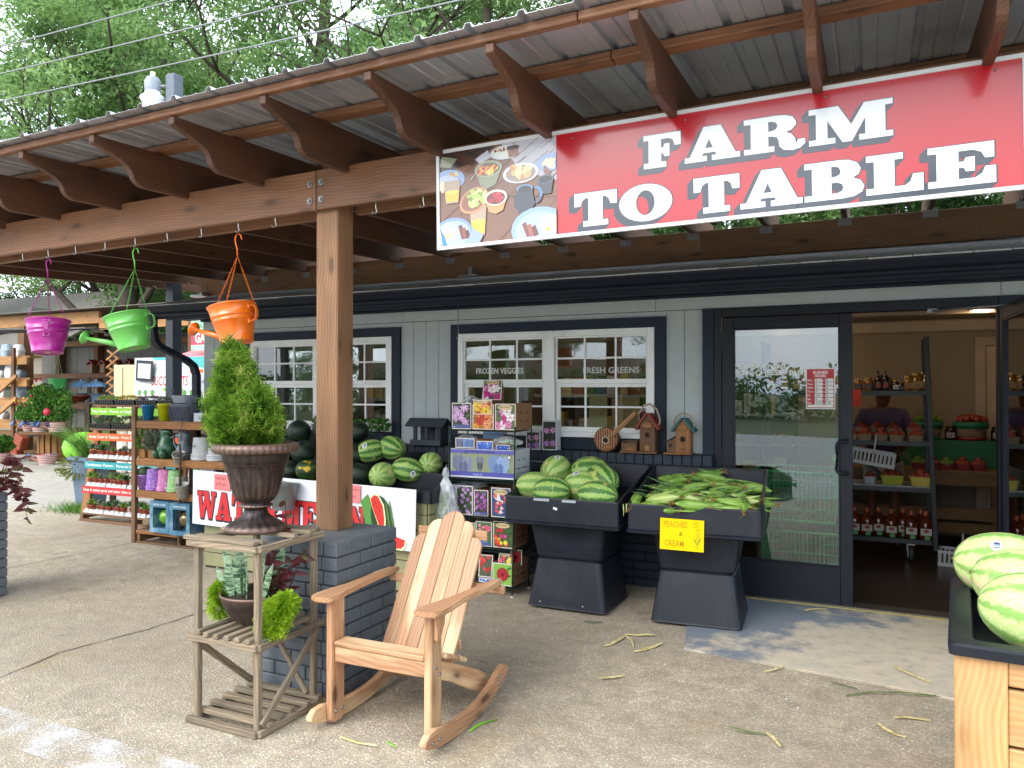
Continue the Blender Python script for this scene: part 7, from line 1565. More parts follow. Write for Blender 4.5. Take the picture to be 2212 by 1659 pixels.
for (x,lab) in ((-5.80,'upturned white enamel pot with a dandelion print, left one on the gift shelf'),(-5.60,'upturned white enamel pot beside the urn, right one on the gift shelf')):
 t,mt=pot('stacked_pots',lab,x,y,z,.075,.092,.22,'#c9cbcc',inv=True,rings=3,mat=whp);p=Print();
 for k in range(16):a=2*PI*k/16;p.line([(0,0),(.028*math.cos(a),.028*math.sin(a))],.0016,'#5a5c60')
 p.build('dandelion_print',t,front_at(x,y-.089,z+.14,0,R_(-5)))
z=GZ[1]
pot('cactus_pot','speckled lilac pot with a round cactus on the gift shelf',-6.60,y-.03,z,.055,.072,.15,'#9a72b8',speck='#c9b4dc')[0]
t=bpy.data.objects['cactus_pot'];MB().lathe([(.05,0),(.068,.03),(.06,.07),(.03,.09),(1e-4,.095)],36,c=(-6.60,y-.03,z+.135),flute=lambda r,z_,a:.09*abs(math.sin(a*9))).build('cactus',plain('cactus_green','#2f4a2c',.6,.2,20),t)
for (x,col,sp_,lab) in ((-6.44,'#9a6fc0','#cdb6e4','stack of upturned speckled lilac pots on the gift shelf'),(-6.27,'#c97ab0','#e8c4dc','stack of upturned speckled pink pots on the gift shelf'),(-6.11,'#8fbf7c','#cfe4c0','stack of upturned speckled pale green pots on the gift shelf')):pot('stacked_pots',lab,x,y-.03,z,.065,.08,.21,col,inv=True,rings=2,speck=sp_)
agedw=plain('chipped_white_enamel','#b4b4a8',.5,.2,30,dirt='#6d6a58')
for (x,yy,zz_,lab,k) in ((-5.97,y-.06,z+.26,'chipped white enamel cup hanging highest on the cup stand',0),(-6.00,y-.08,z+.0,'chipped white enamel cup standing on the lower gift shelf',1),(-5.86,y-.14,z-.04,'chipped white enamel cup hanging lowest on the cup stand',2)):
 t=thing('enamel_cup',lab,'cup',(x,yy,zz_));R2=Matrix.Rotation(R_((20,-12,6)[k]),4,'Y')@Matrix.Rotation(R_((25,-10,15)[k]),4,'X');MB().lathe([(1e-4,0),(.052,0),(.062,.13),(.065,.132),(.065,.138),(.058,.136),(.05,.05),(1e-4,.05)],20,cap=False).build('body',agedw,t,Matrix.Translation((x,yy,zz_+.01))@R2)
t=thing('cup_stand','iron cup stand with a curled crook rising from the gift shelf','stand',(-5.95,y-.16,.1));MB().tube([(-5.92,GY-.03,.05),(-5.92,GY-.03,.95),(-5.93,GY-.03,1.02)],.012,6).tube([(-5.92,GY-.03,.95),(-5.90,GY-.03,1.2),(-5.88,GY-.03,1.33),(-5.82,GY-.03,1.38)],.004,5).tube([(-6.0,GY-.03,.93),(-5.84,GY-.03,.93)],.008,6).build('rod',plain('rusty_iron','#4a3a30',.7,.3,30),t)
z=GZ[0]
for (x,yy,c1,lab) in ((-6.22,y-.02,'#6fae3a','blue boxed gazing globe with a green ball in its window'),(-5.85,y-.05,'#7a6a48','blue boxed gazing globe with a bronze ball in its window')):
 t=thing('globe_box',lab,'box',(x,yy,z));w=.27;h=.31;bm_=plain('blue_sky_carton','#3a6b86',.5,.3,7,dirt='#9cc0d2')
 MB().box2((x-w/2,yy-w/2,z),(x-w/2+.045,yy+w/2,z+h)).box2((x+w/2-.045,yy-w/2,z),(x+w/2,yy+w/2,z+h)).box2((x-w/2+.045,yy-w/2,z),(x+w/2-.045,yy+w/2,z+.045)).box2((x-w/2+.045,yy-w/2,z+h-.06),(x+w/2-.045,yy+w/2,z+h)).box2((x-w/2+.045,yy+w/2-.01,z+.045),(x+w/2-.045,yy+w/2,z+h-.06)).build('carton',bm_,t)
 MB().box2((x-w/2+.045,yy+.06,z+.045),(x+w/2-.045,yy+.07,z+h-.06)).build('window_liner',plain('cream_liner','#b9b49c',.7),t);MB().sphere((x,yy-.03,z+.145),.085,20,14).build('globe',plain('globe_'+c1[1:],c1,.15,.3,8,metal=.5),t)
 p=Print();p.text('GAZING GLOBE',0,0,.024,'#cfe0ea',.015);p.build('box_lettering',t,front_at(x-.09,yy-w/2-.0006,z+h-.04))
t=thing('rock_ornament','tan rock lying under the gift shelf beside the upright','rock',(-6.66,GY+.10,.14));MB().sphere((-6.64,GY+.12,.19),.07,9,7,sc=(1,.8,.7)).build('stone',plain('tan_rock','#8f7a5e',.9,.3,30,.01),t)
t=thing('pump_box','dark blue box printed hydria standing behind the WATERMELON sign','box',(-5.70,y,GZ[1]));MB().box((-5.68,y-.02,GZ[1]+.18),(.30,.16,.26),b=.002).build('carton',plain('navy_carton','#24466e',.45,.1,5),t);p=Print();p.rect(0,.08,.29,.13,'#35567e');p.text('hydria',.10,.16,.07,'#d9dde4',.0);p.rect(.16,.09,.27,.115,'#2f8ac0');p.rect(.01,.15,.09,.20,'#4f9e4a');p.build('box_lettering',t,front_at(-5.83,y-.1006,GZ[1]+.06))
t=thing('dried_flower_bucket','small pale bucket of dried flowers beside the trough on the gift shelf top','pot',(-5.86,y,GZ[3]));MB().box((-5.87,y+.05,GZ[3]+.06),(.09,.09,.12),b=.004).build('box_body',plain('blue_card','#4f6f96',.5),t)
for key,dx in (('blue metal herb',-.15),('purple metal herb',-.20),('yellow green metal',-.14),('slate grey oval',-.15),('enamel oval basin',-.13),('white carton at',-.21),('green conifer',-.14),('silvery succulent',-.16),('sitting frog',-.24),('owl shaped',-.26),('dandelion print',-.20),('beside the urn, right',-.19),('round cactus',-.16),('speckled lilac pots',-.18),('speckled pink',-.19),('speckled pale',-.21),('hanging highest',-.25),('standing on the lower',-.18),('hanging lowest',-.22),('cup stand with',-.20),('green ball',-.18),('bronze ball',-.24),('hydria',-.18),('tan rock',-.10),('dried flowers',-.12)):
 for o in COL.objects:
  if o.parent is None and key in o.get('label',''):
   L_=o.matrix_basis.copy();L_.translation.x+=dx;o.matrix_basis=L_
gpl=thing('grass_planter','tall blue grey planter overflowing with fountain grass left of the succulent rack','planter',(-9.25,6.75,0));MB().loft([rrect(.24,.24,.03,0,(-9.25,6.75)),rrect(.26,.26,.03,.05,(-9.25,6.75)),rrect(.36,.36,.04,.62,(-9.25,6.75)),rrect(.42,.42,.05,.64,(-9.25,6.75)),rrect(.42,.42,.05,.68,(-9.25,6.75))]).build('pot',plain('blue_grey_pot','#5f7488',.5,.08,6),gpl)
gm=leafmat('fountain_grass',['#2f5a20','#5a8a34','#9ab85c'],.5,.3,8);mb=MB();rg=random.Random(3)
for i in range(420):a=rg.uniform(0,6.28);blade(mb,(-9.25+rg.uniform(-.1,.1),6.75+rg.uniform(-.1,.1),.66),(math.cos(a)*rg.uniform(.3,1.1),math.sin(a)*.9,1),rg.uniform(.35,.62),.010,rg.choice((-.5,-.8,.5)),.2,5,.8)
mb.build('grass_blades',gm,gpl,fix=False);fronds('trailing_leaves',[((-9.3,6.6,.55),(.25,.2,.13),1)],260,.06,.02,leafmat('rusty_coleus',['#5a2a1c','#6a7a2c','#8a9a3a'],.5,.2,12),4,gpl,.2,2,.3)
mb=MB()
for i in range(900):a=rg.uniform(0,6.28);blade(mb,(-9.1+rg.gauss(0,.22),6.5+rg.gauss(0,.1),0),(math.cos(a)*.5,math.sin(a)*.5,1),rg.uniform(.05,.16),.007,.3,.2,3,.8)
tag(mb.build('grass_tuft',gm,None,fix=False),kind='stuff')
# ================================================================== INSIDE THE SHOP
steelb=plain('black_rack_steel','#1c242c',.4,.1,10)
jr=thing('rolling_rack','black steel rolling rack with four shelves just inside the open doors','rack',(-.25,7.9,.014))
for (x,y,t_) in ((.44,7.72,.05),(.44,8.12,.03),(-.96,7.72,0),(-.96,8.12,0)):board('upright',(x+t_,y,.13),(x-.02 if x>0 else x,y,2.02),.04,.04,steelb,jr,.003)
for z in (.215,.675,1.085,1.535):MB().box2((-.98,7.70,z-.012),(.46,8.14,z)).box2((-.98,7.695,z-.035),(.46,7.70,z+.006)).build('shelf',steelb,jr)
MB().box2((-.9,7.71,.676),(.45,8.10,.690)).build('shelf_liner',plain('white_board','#b4b4b4',.6),jr)
wl=MB().lathe([(.055,-.018),(.064,-.012),(.064,.012),(.055,.018)],20,rot=Matrix.Rotation(R_(90),4,'Y')).mesh('caster',plain('grey_rubber','#3a3b3d',.6))
for (x,y) in ((.30,7.80),(-.85,7.80),(.30,8.08)):
 c_=mobj('caster',wl,jr,Matrix.Translation((x,y,.079)));MB().box2((x-.031,y-.03,.05),(x-.0255,y+.03,.178)).box2((x-.0255,y-.03,.155),(x+.028,y+.03,.178)).build('fork',plain('zinc_fork','#9c9a94',.35,metal=.8),c_)
labm=printmat('print');jarg=plain('jar_glass_amber','#8a5a20',.12,.2,12,spec=.8);jard=plain('dark_preserve','#2a1612',.12,.2,12,spec=.8);lidg=plain('gold_lid','#a08040',.35,.1,30,metal=.7);cider=plain('cider_brown','#5a2210',.1,.2,8,spec=.8);redc=plain('orange_cap','#b8552c',.5)
def jar(x,y,z,r,h,body,lid,label,col,cat='jar',neck=False,tagc=None,group=None,name='jar'):
 t=thing(name,label,cat,(x,y,z),group=group)
 pr=[(r*.9,0),(r,.01),(r,h*.72),(r*.8,h*.8),(r*.72,h*.84),(r*.72,h*.88)] if not neck else [(r*.85,0),(r,.02),(r*1.02,h*.5),(r*.8,h*.68),(r*.34,h*.8),(r*.27,h*.9)]
 MB().lathe([(1e-4,0)]+pr,16,c=(x,y,z),cap=False).build('body',body,t);lr=pr[-1][0]*1.12
 MB().lathe([(lr,h*.86),(lr,h),(lr*.9,h*1.01),(1e-4,h*1.01)],14,c=(x,y,z),cap=False).build('lid',lid,t)
 p=Print();p.rect(-r*.75,h*.18,r*.75,h*(.55 if not neck else .42),col);p.ell(0,h*.33,r*.4,h*.06,'#8a3030',10);
 if tagc:p.rect(-r*.2,h*.03,r*.5,h*.16,tagc)
 p.build('paper_label',t,front_at(x,y-r-.001,z),labm);return t
for (x,r,h,b_,l_,c_,lab) in ((-.13,.037,.118,jarg,lidg,'#20242c','squat amber jar at the left end of the rack top shelf'),(-.045,.040,.125,jarg,lidg,'#20242c','amber jar with a dark label, second on the rack top shelf'),(.225,.027,.085,jard,lidg,'#33303c','small dark jar between the white labelled jar and the big amber jars'),(.18,.030,.105,jard,lidg,'#b9b6ac','small jar with a white label on the rack top shelf'),(.285,.042,.14,jarg,lidg,'#8a6a30','left one of three big pickle jars on the rack top shelf'),(.355,.055,.165,jarg,lidg,'#8a6a30','middle and biggest pickle jar on the rack top shelf'),(.425,.042,.15,jarg,lidg,'#8a6a30','right one of three big pickle jars on the rack top shelf')):jar(x,7.80,1.536,r,h,b_,l_,lab,c_)
for (x,lab) in ((.035,'tall dark juice bottle with a red label, left of the pair'),(.098,'tall dark juice bottle with a red label, right of the pair')):jar(x,7.80,1.536,.030,.185,jard,plain('black_lid','#1a1a1c',.4),lab,'#7a1c1c','bottle',True,name='bottle')
for i,x in enumerate((-.90,-.78,-.66,-.54,-.42,-.30)):jar(x,7.82,1.536,.042,.13,jarg,lidg,'amber honey jar seen through the closed glass door, number '+('one','two','three','four','five','six')[i]+' from the left','#b9a070')
G='jugs of cider on the bottom shelf of the rolling rack'
for (x,y,w_) in ((-.165,7.80,'leftmost, half hidden by the door frame'),(-.06,7.79,'second from the left, with a green price tag'),(.035,7.86,'third from the left, without label showing'),(.14,7.79,'fourth from the left'),(.235,7.87,'fifth from the left, set back'),(.30,7.78,'sixth from the left, nearest the caster'),(.38,7.88,'second from the right, set back'),(.415,7.77,'rightmost beside the rack upright')):jar(x,y,.216,.058,.25,cider,redc,'brown cider jug with an orange cap, '+w_,'#b4b0a4','jug',True,'#4f9e58',G,'jug')
peach=plain('peach_skin','#8e2f22',.6,.35,14,dirt='#b5622c');applem=plain('red_apple_skin','#8a1f1c',.35,.35,12,dirt='#b08a3c');greena=plain('green_apple_skin','#5f7f24',.35,.2,12);tilm=plain('wood_chip_till','#8c7a60',.7,.1,20)
bm_={}
def fruit(x,y,z,r,mt,parent=None,lab='',group=None):
 k=mt.name
 if k not in bm_:bm_[k]=MB().lathe([(1e-4,.82),(.25,.90),(.7,.72),(1,.1),(.92,-.4),(.5,-.86),(1e-4,-.92)],12,cap=False).mesh('fruit',mt)
 o=mobj('peach' if 'peach' in k else 'apple',bm_[k],None,Matrix.Translation((x,y,z))@Matrix.Scale(r,4));tag(o,lab,'fruit',group)
def till(x,y,z,w_,h,mt,fm,lab,n_=5,r=.030,fl_='',kind='punnet',ylw=False):
 t=thing(kind,lab,'basket',(x,y,z));MB().loft([rrect(w_*.82,w_*.8,.01,z,(x,y),2),rrect(w_,w_*.95,.012,z+h,(x,y),2),rrect(w_*1.05,w_,.014,z+h,(x,y),2),rrect(w_*1.05,w_,.014,z+h+.006,(x,y),2),rrect(w_*.93,w_*.88,.01,z+h+.006,(x,y),2),rrect(w_*.8,w_*.75,.01,z+h*.3,(x,y),2)]).build('body',mt,t)
 rg=random.Random(int(x*977)+int(z*131))
 for i in range(n_):a=2.4*i;q=0 if i==n_-1 else w_*.27;fruit(x+q*math.cos(a),y+q*math.sin(a)*.8,z+h+(.004 if i<n_-1 else r*1.1),r*rg.uniform(.92,1.08),fm,None,fl_,fl_)
for i,x in enumerate((-.20,-.075,.055,.185,.34)):till(x,7.80,1.087,.125,.050,tilm,peach,'chip basket of peaches, front row of the rolling rack, '+('first','second','third','fourth','fifth')[i]+' from the left',4,.032,'dark red peach in a chip basket on the rolling rack')
for i,x in enumerate((-.10,.03,.17,.33)):till(x,7.98,1.145,.125,.045,tilm,peach,'chip basket of peaches, raised back row of the rolling rack, '+('first','second','third','fourth')[i]+' from the left',5,.032,'dark red peach in a chip basket on the rolling rack')
yb=plain('yellow_green_punnet','#a8a828',.45,.05);yc=plain('yellow_punnet','#c9b64a',.45,.05);wb_=plain('white_plastic_basket','#a9abb0',.45,.04)
till(.15,7.82,.691,.19,.08,yb,peach,'yellow green plastic basket of peaches on the white shelf',6,.036,'peach in a coloured plastic basket on the white shelf');till(.375,7.82,.691,.17,.075,yc,peach,'pale yellow round basket of peaches at the right end of the white shelf',6,.036,'peach in a coloured plastic basket on the white shelf');till(-.035,7.80,.691,.105,.06,wb_,peach,'small white handled basket of peaches at the left of the white shelf',4,.026,'peach in a coloured plastic basket on the white shelf')
t=bpy.data.objects['punnet.%03d'%11] if 'punnet.011' in bpy.data.objects else None
if t:MB().tube([(-.035+.052*math.cos(R_(a)),7.80,.757+.06*math.sin(R_(a))) for a in range(0,181,20)],.0025,5).build('handle',wb_,t)
def slatbasket(x,y,z,rot,lab,s=1):
 t=thing('slotted_basket',lab,'basket',(x,y,z));M=Matrix.Translation((x,y,z))@rot@Matrix.Scale(s,4);w_,d,h=.36,.22,.13
 mb=MB().box2((-w_/2,-d/2,0),(w_/2,d/2,.004)).box2((-w_/2,-d/2,h-.022),(w_/2,-d/2+.004,h)).box2((-w_/2,d/2-.004,h-.022),(w_/2,d/2,h)).box2((-w_/2,-d/2,.004),(w_/2,-d/2+.004,.03)).box2((-w_/2,-d/2+.004,.004),(-w_/2+.004,d/2-.004,h)).box2((w_/2-.004,-d/2+.004,.004),(w_/2,d/2-.004,h))
 for k in range(11):xx=-w_/2+(k+.25)*w_/11;mb.box2((xx,-d/2+.0005,.03),(xx+w_/22,-d/2+.0035,h-.022)).box2((xx,d/2-.0035,.004),(xx+w_/22,d/2-.0005,h-.022))
 mb.build('body',wb_,t,M);MB().tube([(0,-.11,.10),(0,-.105,.19),(0,-.06,.25),(0,0,.265),(0,.06,.25),(0,.105,.19),(0,.11,.10)],.008,6).build('handle',wb_,t,M)
slatbasket(-.02,7.62,.88,Matrix.Rotation(R_(9),4,'Y'),'white slotted basket hanging tilted in front of the rack below the peaches');slatbasket(.70,7.75,.016,Matrix.Rotation(R_(-6),4,'Z'),'white slotted basket with a handle standing on the floor right of the rack',1.05)
o=MB().box2((-.175,7.69,1.40),(-.105,7.692,1.553)).build('red_tag',plain('red_paper','#c03a24',.7));tag(o,'red orange paper price tag hanging from the rack top shelf','tag')
inw=wood('interior_pine','#5c3f22','#8f6a3f',.5,10,.4)
tb=thing('apple_table','pine frame table of apples behind the rolling rack','table',(.9,8.9,.014))
for (z0,z1) in ((.62,.745),(.29,.40),(.16,.26)):bx('rail',(-.5,8.58,z0),(2.2,8.62,z1),inw,tb)
for x in (-.45,1.02,2.1):bx('leg',(x,8.625,.016),(x+.07,8.70,.74),inw,tb)
bx('tabletop',(-.5,8.60,.746),(2.2,9.24,.765),inw,tb);bx('riser',(-.5,8.90,.766),(2.2,9.24,1.04),plain('green_white_carton','#1f6a44',.6,.3,2,dirt='#a9a9a4'),tb)
redp=plain('red_punnet','#8e1a1e',.45,.05)
for i,(x,fm,w_) in enumerate(((.40,greena,'green'),(.645,greena,'green'),(.78,applem,'red'),(.915,applem,'mixed'),(.52,applem,'red'))):till(x,8.68,.766,.125,.055,redp,fm,f'red punnet of {w_} apples on the table, '+('leftmost','third','fourth','rightmost','second')[i],8,.036,f'{w_} apple in a red punnet on the pine table')
for (x,fm,r,lab,w_) in ((.885,applem,.155,'bushel basket of red and yellow apples with a green band','red and yellow'),(.50,greena,.14,'bushel basket of green apples half hidden by the rack upright','green')):
 t=thing('bushel_basket',lab,'basket',(x,9.02,1.042));MB().lathe([(1e-4,0),(r*.8,0),(r,.18),(r*.93,.18),(r*.7,.02)],22,c=(x,9.02,1.042),cap=False,flute=lambda r_,z,a:.01*math.sin(a*11)).build('staves',tilm,t)
 MB().lathe([(r*.975,.12),(r*1.02,.12),(r*1.04,.185),(r*.99,.185)],22,c=(x,9.02,1.042),cap=False).build('green_band',plain('green_band','#1a6a4c',.6),t);MB().lathe([(r*.80,0),(r*.84,0),(r*.86,.03),(r*.82,.03)],22,c=(x,9.02,1.042),cap=False).build('hoop',redp if x>.6 else plain('green_band','#1a6a4c',.6),t)
 for i in range(15):a=2.4*i;q=r*.8*math.sqrt(i/15);fruit(x+q*math.cos(a),9.02+q*math.sin(a),1.042+.20+.03*(1-i/15),.038,fm,None,f'{w_} apple heaped in the bushel basket',f'{w_} apples heaped in the bushel basket')
for (x,lab) in ((.70,'dark jam jar between the two bushel baskets'),(1.10,'dark jam jar right of the bushel basket of red apples')):jar(x,8.96,1.042,.05,.14,jard,plain('black_lid','#1a1a1c',.4),lab,'#8c8a88')
pe=thing('person','person in a purple shirt and pale shorts standing behind the rolling rack','person',(.08,8.42,.014))
def skin(nm,vs,es,rad,mt,lv=2):
 me=bpy.data.meshes.new(nm);me.from_pydata(vs,es,[]);o=mobj(nm,me,pe);o.modifiers.new('skin','SKIN')
 for v,r in zip(me.skin_vertices[0].data,rad):v.radius=(r,r*.85) if not isinstance(r,tuple) else r
 me.skin_vertices[0].data[0].use_root=True;s_=o.modifiers.new('sub','SUBSURF');s_.levels=lv;s_.render_levels=lv;me.materials.append(mt)
 bpy.context.view_layer.update();ev=o.evaluated_get(bpy.context.evaluated_depsgraph_get());m2=bpy.data.meshes.new_from_object(ev);o.modifiers.clear();o.data=m2
 for p_ in m2.polygons:p_.use_smooth=True
 return o
px_,py_=.08,8.42;brn=plain('brown_skin','#6b4432',.5,.06);sh=plain('purple_shirt','#4d3a58',.8,.12,12,.001);shp=plain('pale_shorts','#8e8a84',.8)
skin('body',[(px_,py_,.93),(px_,py_,1.1),(px_,py_,1.28),(px_,py_-.02,1.385),(px_,py_-.06,1.46),(px_,py_-.07,1.56),(px_-.16,py_-.01,1.33),(px_-.23,py_-.06,1.10),(px_-.18,py_-.24,.98),(px_-.14,py_-.33,.97),(px_+.16,py_-.01,1.33),(px_+.24,py_-.06,1.10),(px_+.17,py_-.26,1.0),(px_+.12,py_-.34,.99),(px_-.09,py_,.84),(px_-.10,py_-.02,.48),(px_-.10,py_,.10),(px_-.11,py_-.12,.05),(px_+.09,py_,.84),(px_+.10,py_-.02,.48),(px_+.11,py_,.10),(px_+.12,py_-.12,.05)],[(0,1),(1,2),(2,3),(3,4),(4,5),(2,6),(6,7),(7,8),(8,9),(2,10),(10,11),(11,12),(12,13),(0,14),(14,15),(15,16),(16,17),(0,18),(18,19),(19,20),(20,21)],[.13,.12,.14,.055,.075,.085,.06,.045,.035,.03,.06,.045,.035,.03,.085,.055,.04,.035,.085,.055,.04,.035],brn)
skin('shirt',[(px_,py_,.90),(px_,py_,1.08),(px_,py_,1.26),(px_,py_-.01,1.365),(px_-.175,py_-.01,1.31),(px_-.225,py_-.04,1.14),(px_+.175,py_-.01,1.31),(px_+.225,py_-.04,1.14)],[(0,1),(1,2),(2,3),(2,4),(4,5),(2,6),(6,7)],[.185,.165,.185,.07,.085,.07,.085,.07],sh)
skin('shorts',[(px_,py_,.92),(px_-.10,py_,.80),(px_-.11,py_-.01,.54),(px_+.10,py_,.80),(px_+.11,py_-.01,.54)],[(0,1),(1,2),(0,3),(3,4)],[.15,.115,.09,.115,.09],shp)
hd=MB().sphere((px_,py_-.075,1.555),.105,16,12,sc=(.82,1,1.08));hd.build('head',brn,pe);MB().sphere((px_,py_-.062,1.585),.112,16,12,sc=(.88,1,.98)).build('hair',plain('black_hair','#0d0b0c',.6,.2,40),pe);MB().sphere((px_,py_-.18,1.54),.018,8,6,sc=(.8,1,1.3)).build('nose',brn,pe)
for sg in (-1,1):
 MB().sphere((px_+sg*.032,py_-.168,1.565),.010,8,6).build('eye',plain('eye_white','#b8b4b0',.3),pe);MB().sphere((px_+sg*.088,py_-.07,1.55),.022,8,6,sc=(.4,.7,1.2)).build('ear',brn,pe)
 hx,hy,hz=px_+(-.14 if sg<0 else .12),py_-.335,.975
 hb=MB().box((hx,hy-.035,hz),(.075,.085,.026),b=.010)
 for f_ in range(4):L=(.058,.070,.066,.050)[f_];fx_=hx-.028+f_*.0185;hb.tube([(fx_,hy-.07,hz),(fx_,hy-.07-L*.5,hz+.002),(fx_,hy-.07-L*.85,hz-.018),(fx_,hy-.07-L*.85,hz-.035)],[.0088,.0082,.0075,.005],6)
 hb.tube([(hx-sg*.03,hy-.015,hz),(hx-sg*.055,hy-.045,hz-.004),(hx-sg*.055,hy-.075,hz-.012)],[.011,.0095,.007],6).build('hand',brn,pe)
gw=plain('green_cart_wire','#2f9a48',.4,.1,10)
sc_t=thing('shopping_cart','bright green wire shopping cart behind the closed glass door','cart',(-.55,6.55,.014));
for (z0,z1,x0,x1,y0,y1) in ((.55,.92,-.86,-.27,6.25,6.75),(.14,.46,-.80,-.25,6.28,6.72)):
 mb=MB()
 for z in (z0,z1):mb.tube([(x0,y0,z),(x1,y0,z),(x1,y1,z),(x0,y1,z)],.009,5,closed=True)
 for i in range(19):x=x0+(x1-x0)*i/18;mb.tube([(x,y0,z0),(x,y0,z1)],.0028,4).tube([(x,y1,z0),(x,y1,z1)],.0028,4).tube([(x,y0,z0),(x,y1,z0)],.0028,4)
 for i in range(13):y=y0+(y1-y0)*i/12;mb.tube([(x1,y,z0),(x1,y,z1)],.0028,4).tube([(x0,y,z0),(x0,y,z1)],.0028,4)
 for k in range(1,4):z=z0+(z1-z0)*k/4;mb.tube([(x0,y0,z),(x1,y0,z),(x1,y1,z),(x0,y1,z)],.003,4,closed=True)
 mb.build('wire_basket',gw,sc_t)
MB().tube([(-.22,6.28,.05),(-.24,6.28,.98),(-.28,6.28,1.02),(-.28,6.72,1.02),(-.24,6.72,.98),(-.22,6.72,.05)],.014,8).tube([(-.22,6.28,.10),(-.86,6.30,.10),(-.86,6.70,.10),(-.22,6.72,.10)],.014,8).build('frame',gw,sc_t)
for (x,y) in ((-.24,6.28),(-.24,6.72),(-.84,6.32),(-.84,6.68)):mobj('wheel',wl,sc_t,Matrix.Translation((x,y,.060))@Matrix.Scale(.7,4))
def grocery(x0,x1,y,zs_,lab,seed):
 t=thing('grocery_shelf',lab,'shelf',((x0+x1)/2,y,.014));rg=random.Random(seed);bx('back_panel',(x0,y+.42,.02),(x1,y+.44,1.7),plain('dark_shelf_back','#241d18',.8),t)
 for i,z in enumerate(zs_):
  bx('shelf',(x0,y,z-.03),(x1,y+.42,z),plain('white_board','#b4b4b4',.6),t);x=x0+.05
  while x<x1-.08:
   w_=rg.uniform(.07,.15);h=rg.uniform(.10,.22);c_=rg.choice(('#b9a070','#8a2c20','#b9b6ac','#4f6a36','#c2a030','#6a4028','#34506e'));o=MB().box2((x,y+.04,z+.001),(x+w_,y+.2,z+h),b=.006).build('grocery_pack',plain('pack_'+c_[1:],c_,.5,.25,15));tag(o,'grocery pack on the '+lab,'package','grocery packs on '+lab.split(',')[0]);x+=w_+rg.uniform(.01,.04)
grocery(-1.9,-.75,8.5,(.30,.66,.98,1.30),'white shelf of groceries behind the closed door',3);grocery(-3.3,-2.15,7.6,(.7,1.1,1.5),'shelf of cartons behind the middle window',5);grocery(-5.7,-4.1,7.6,(.7,1.1,1.45),'shelf of cartons behind the left window',9)
t=thing('fire_extinguisher','red fire extinguisher inside the middle window at the right','extinguisher',(-1.70,6.16,1.10));MB().lathe([(.05,0),(.055,.02),(.055,.26),(.02,.31),(.02,.33)],16,c=(-1.68,6.18,1.12)).build('cylinder',plain('red_enamel','#8a1420',.3),t);MB().tube([(-1.68,6.18,1.45),(-1.66,6.15,1.49),(-1.62,6.12,1.48)],.012,6).build('valve',steelb,t)
t=thing('window_shelf','shelf inside the middle window carrying the fire extinguisher','shelf',(-2.4,6.2,1.1));bx('board',(-3.3,6.10,1.095),(-1.58,6.32,1.118),inw,t)
for (x,z,w_,h) in ((-2.12,1.28,.16,.28),(-1.95,1.20,.10,.40),(-1.83,1.28,.14,.26)):tag(MB().box2((x-w_/2,6.22,z-h/2+.05),(x+w_/2,6.235,z+h/2+.08),b=.002).build('wooden_plaque',plain('pale_plywood','#9c8350',.6,.15,8)),'pale plywood plaque standing inside the middle window, '+{-2.12:'left',-1.95:'tall middle',-1.83:'right'}[x]+' one','plaque')
t=thing('window_ornament','square lattice wooden ornament hanging inside the upper right of the middle window','ornament',(-1.80,6.12,1.80));OM=Matrix.Translation((-1.78,6.12,1.85))@Matrix.Rotation(R_(22),4,'Y')
for d in (-.09,0,.09):MB().box((0,0,d),(.26,.02,.014)).build('bar',palo,t,OM);MB().box((d,.0205,0),(.014,.02,.26)).build('bar',palo,t,OM)
# ================================================================== NURSERY YARD AT THE LEFT
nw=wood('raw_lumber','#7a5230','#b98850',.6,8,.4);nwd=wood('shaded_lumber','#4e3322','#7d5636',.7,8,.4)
ny=thing('nursery_pergola','raw lumber nursery frame with plastic curtain walls at the left','shed',(-16,14,0))
bx('top_beam',(-25,12.96,3.22),(-17.5,13.04,3.52),nw,ny);bx('top_beam',(-17.49,12.96,3.05),(-9.2,13.04,3.35),nw,ny)
for x in (-20.0,-13.9,-10.2):bx('post',(x-.13,12.6,-.01),(x+.13,12.86,3.2),nwd,ny)
for x in (-23.4,-21.6,-17.6,-14.2):bx('rear_post',(x-.1,15.9,-.01),(x+.1,16.1,3.3),nwd,ny)
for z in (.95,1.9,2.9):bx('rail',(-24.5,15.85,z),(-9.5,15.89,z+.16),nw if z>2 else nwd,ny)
plc=plain('cloudy_plastic','#5f5d55',.5,.25,2)
for i in range(26):bx('wall_sheet',(-24.5+i*.58,16.12,.3),(-24.5+i*.58+.56,16.13,3.2),plc,ny)
bx('roof_sheet',(-25,12.7,3.56),(-9.2,16.4,3.58),plc,ny);tp=plain('navy_tarp','#1f2c3c',.6,.1,3)
o=MB().add([(-17.2,9.0,2.74),(-14.2,9.3,2.68),(-15.2,12.0,2.95),(-19.5,12.0,2.95),(-17.5,9.0,2.42)],[(0,1,2,3),(0,4,3)]).build('shade_tarp',tp);tag(o,'dark blue shade tarp sagging at the left edge of the nursery','tarp')
sf=thing('nursery_shelves','heavy lumber shelves stacked with bags and pots at the left edge','shelf',(-21,12.9,0))
for z in (.75,1.3,1.8,2.35):bx('shelf',(-24.0,12.2,z),(-19.0,12.5,z+.05),nw,sf);bx('shelf_beam',(-24.0,12.12,z-.17),(-19.0,12.19,z-.001),nw,sf)
for x in (-19.5,-23):bx('upright',(x,12.05,0),(x+.1,12.11,2.6),nwd,sf)
for z in (.9,1.45):board('brace',(-20.0,12.0,z),(-19.2,12.0,z+.45),.06,.09,nw,sf)
rg=random.Random(44)
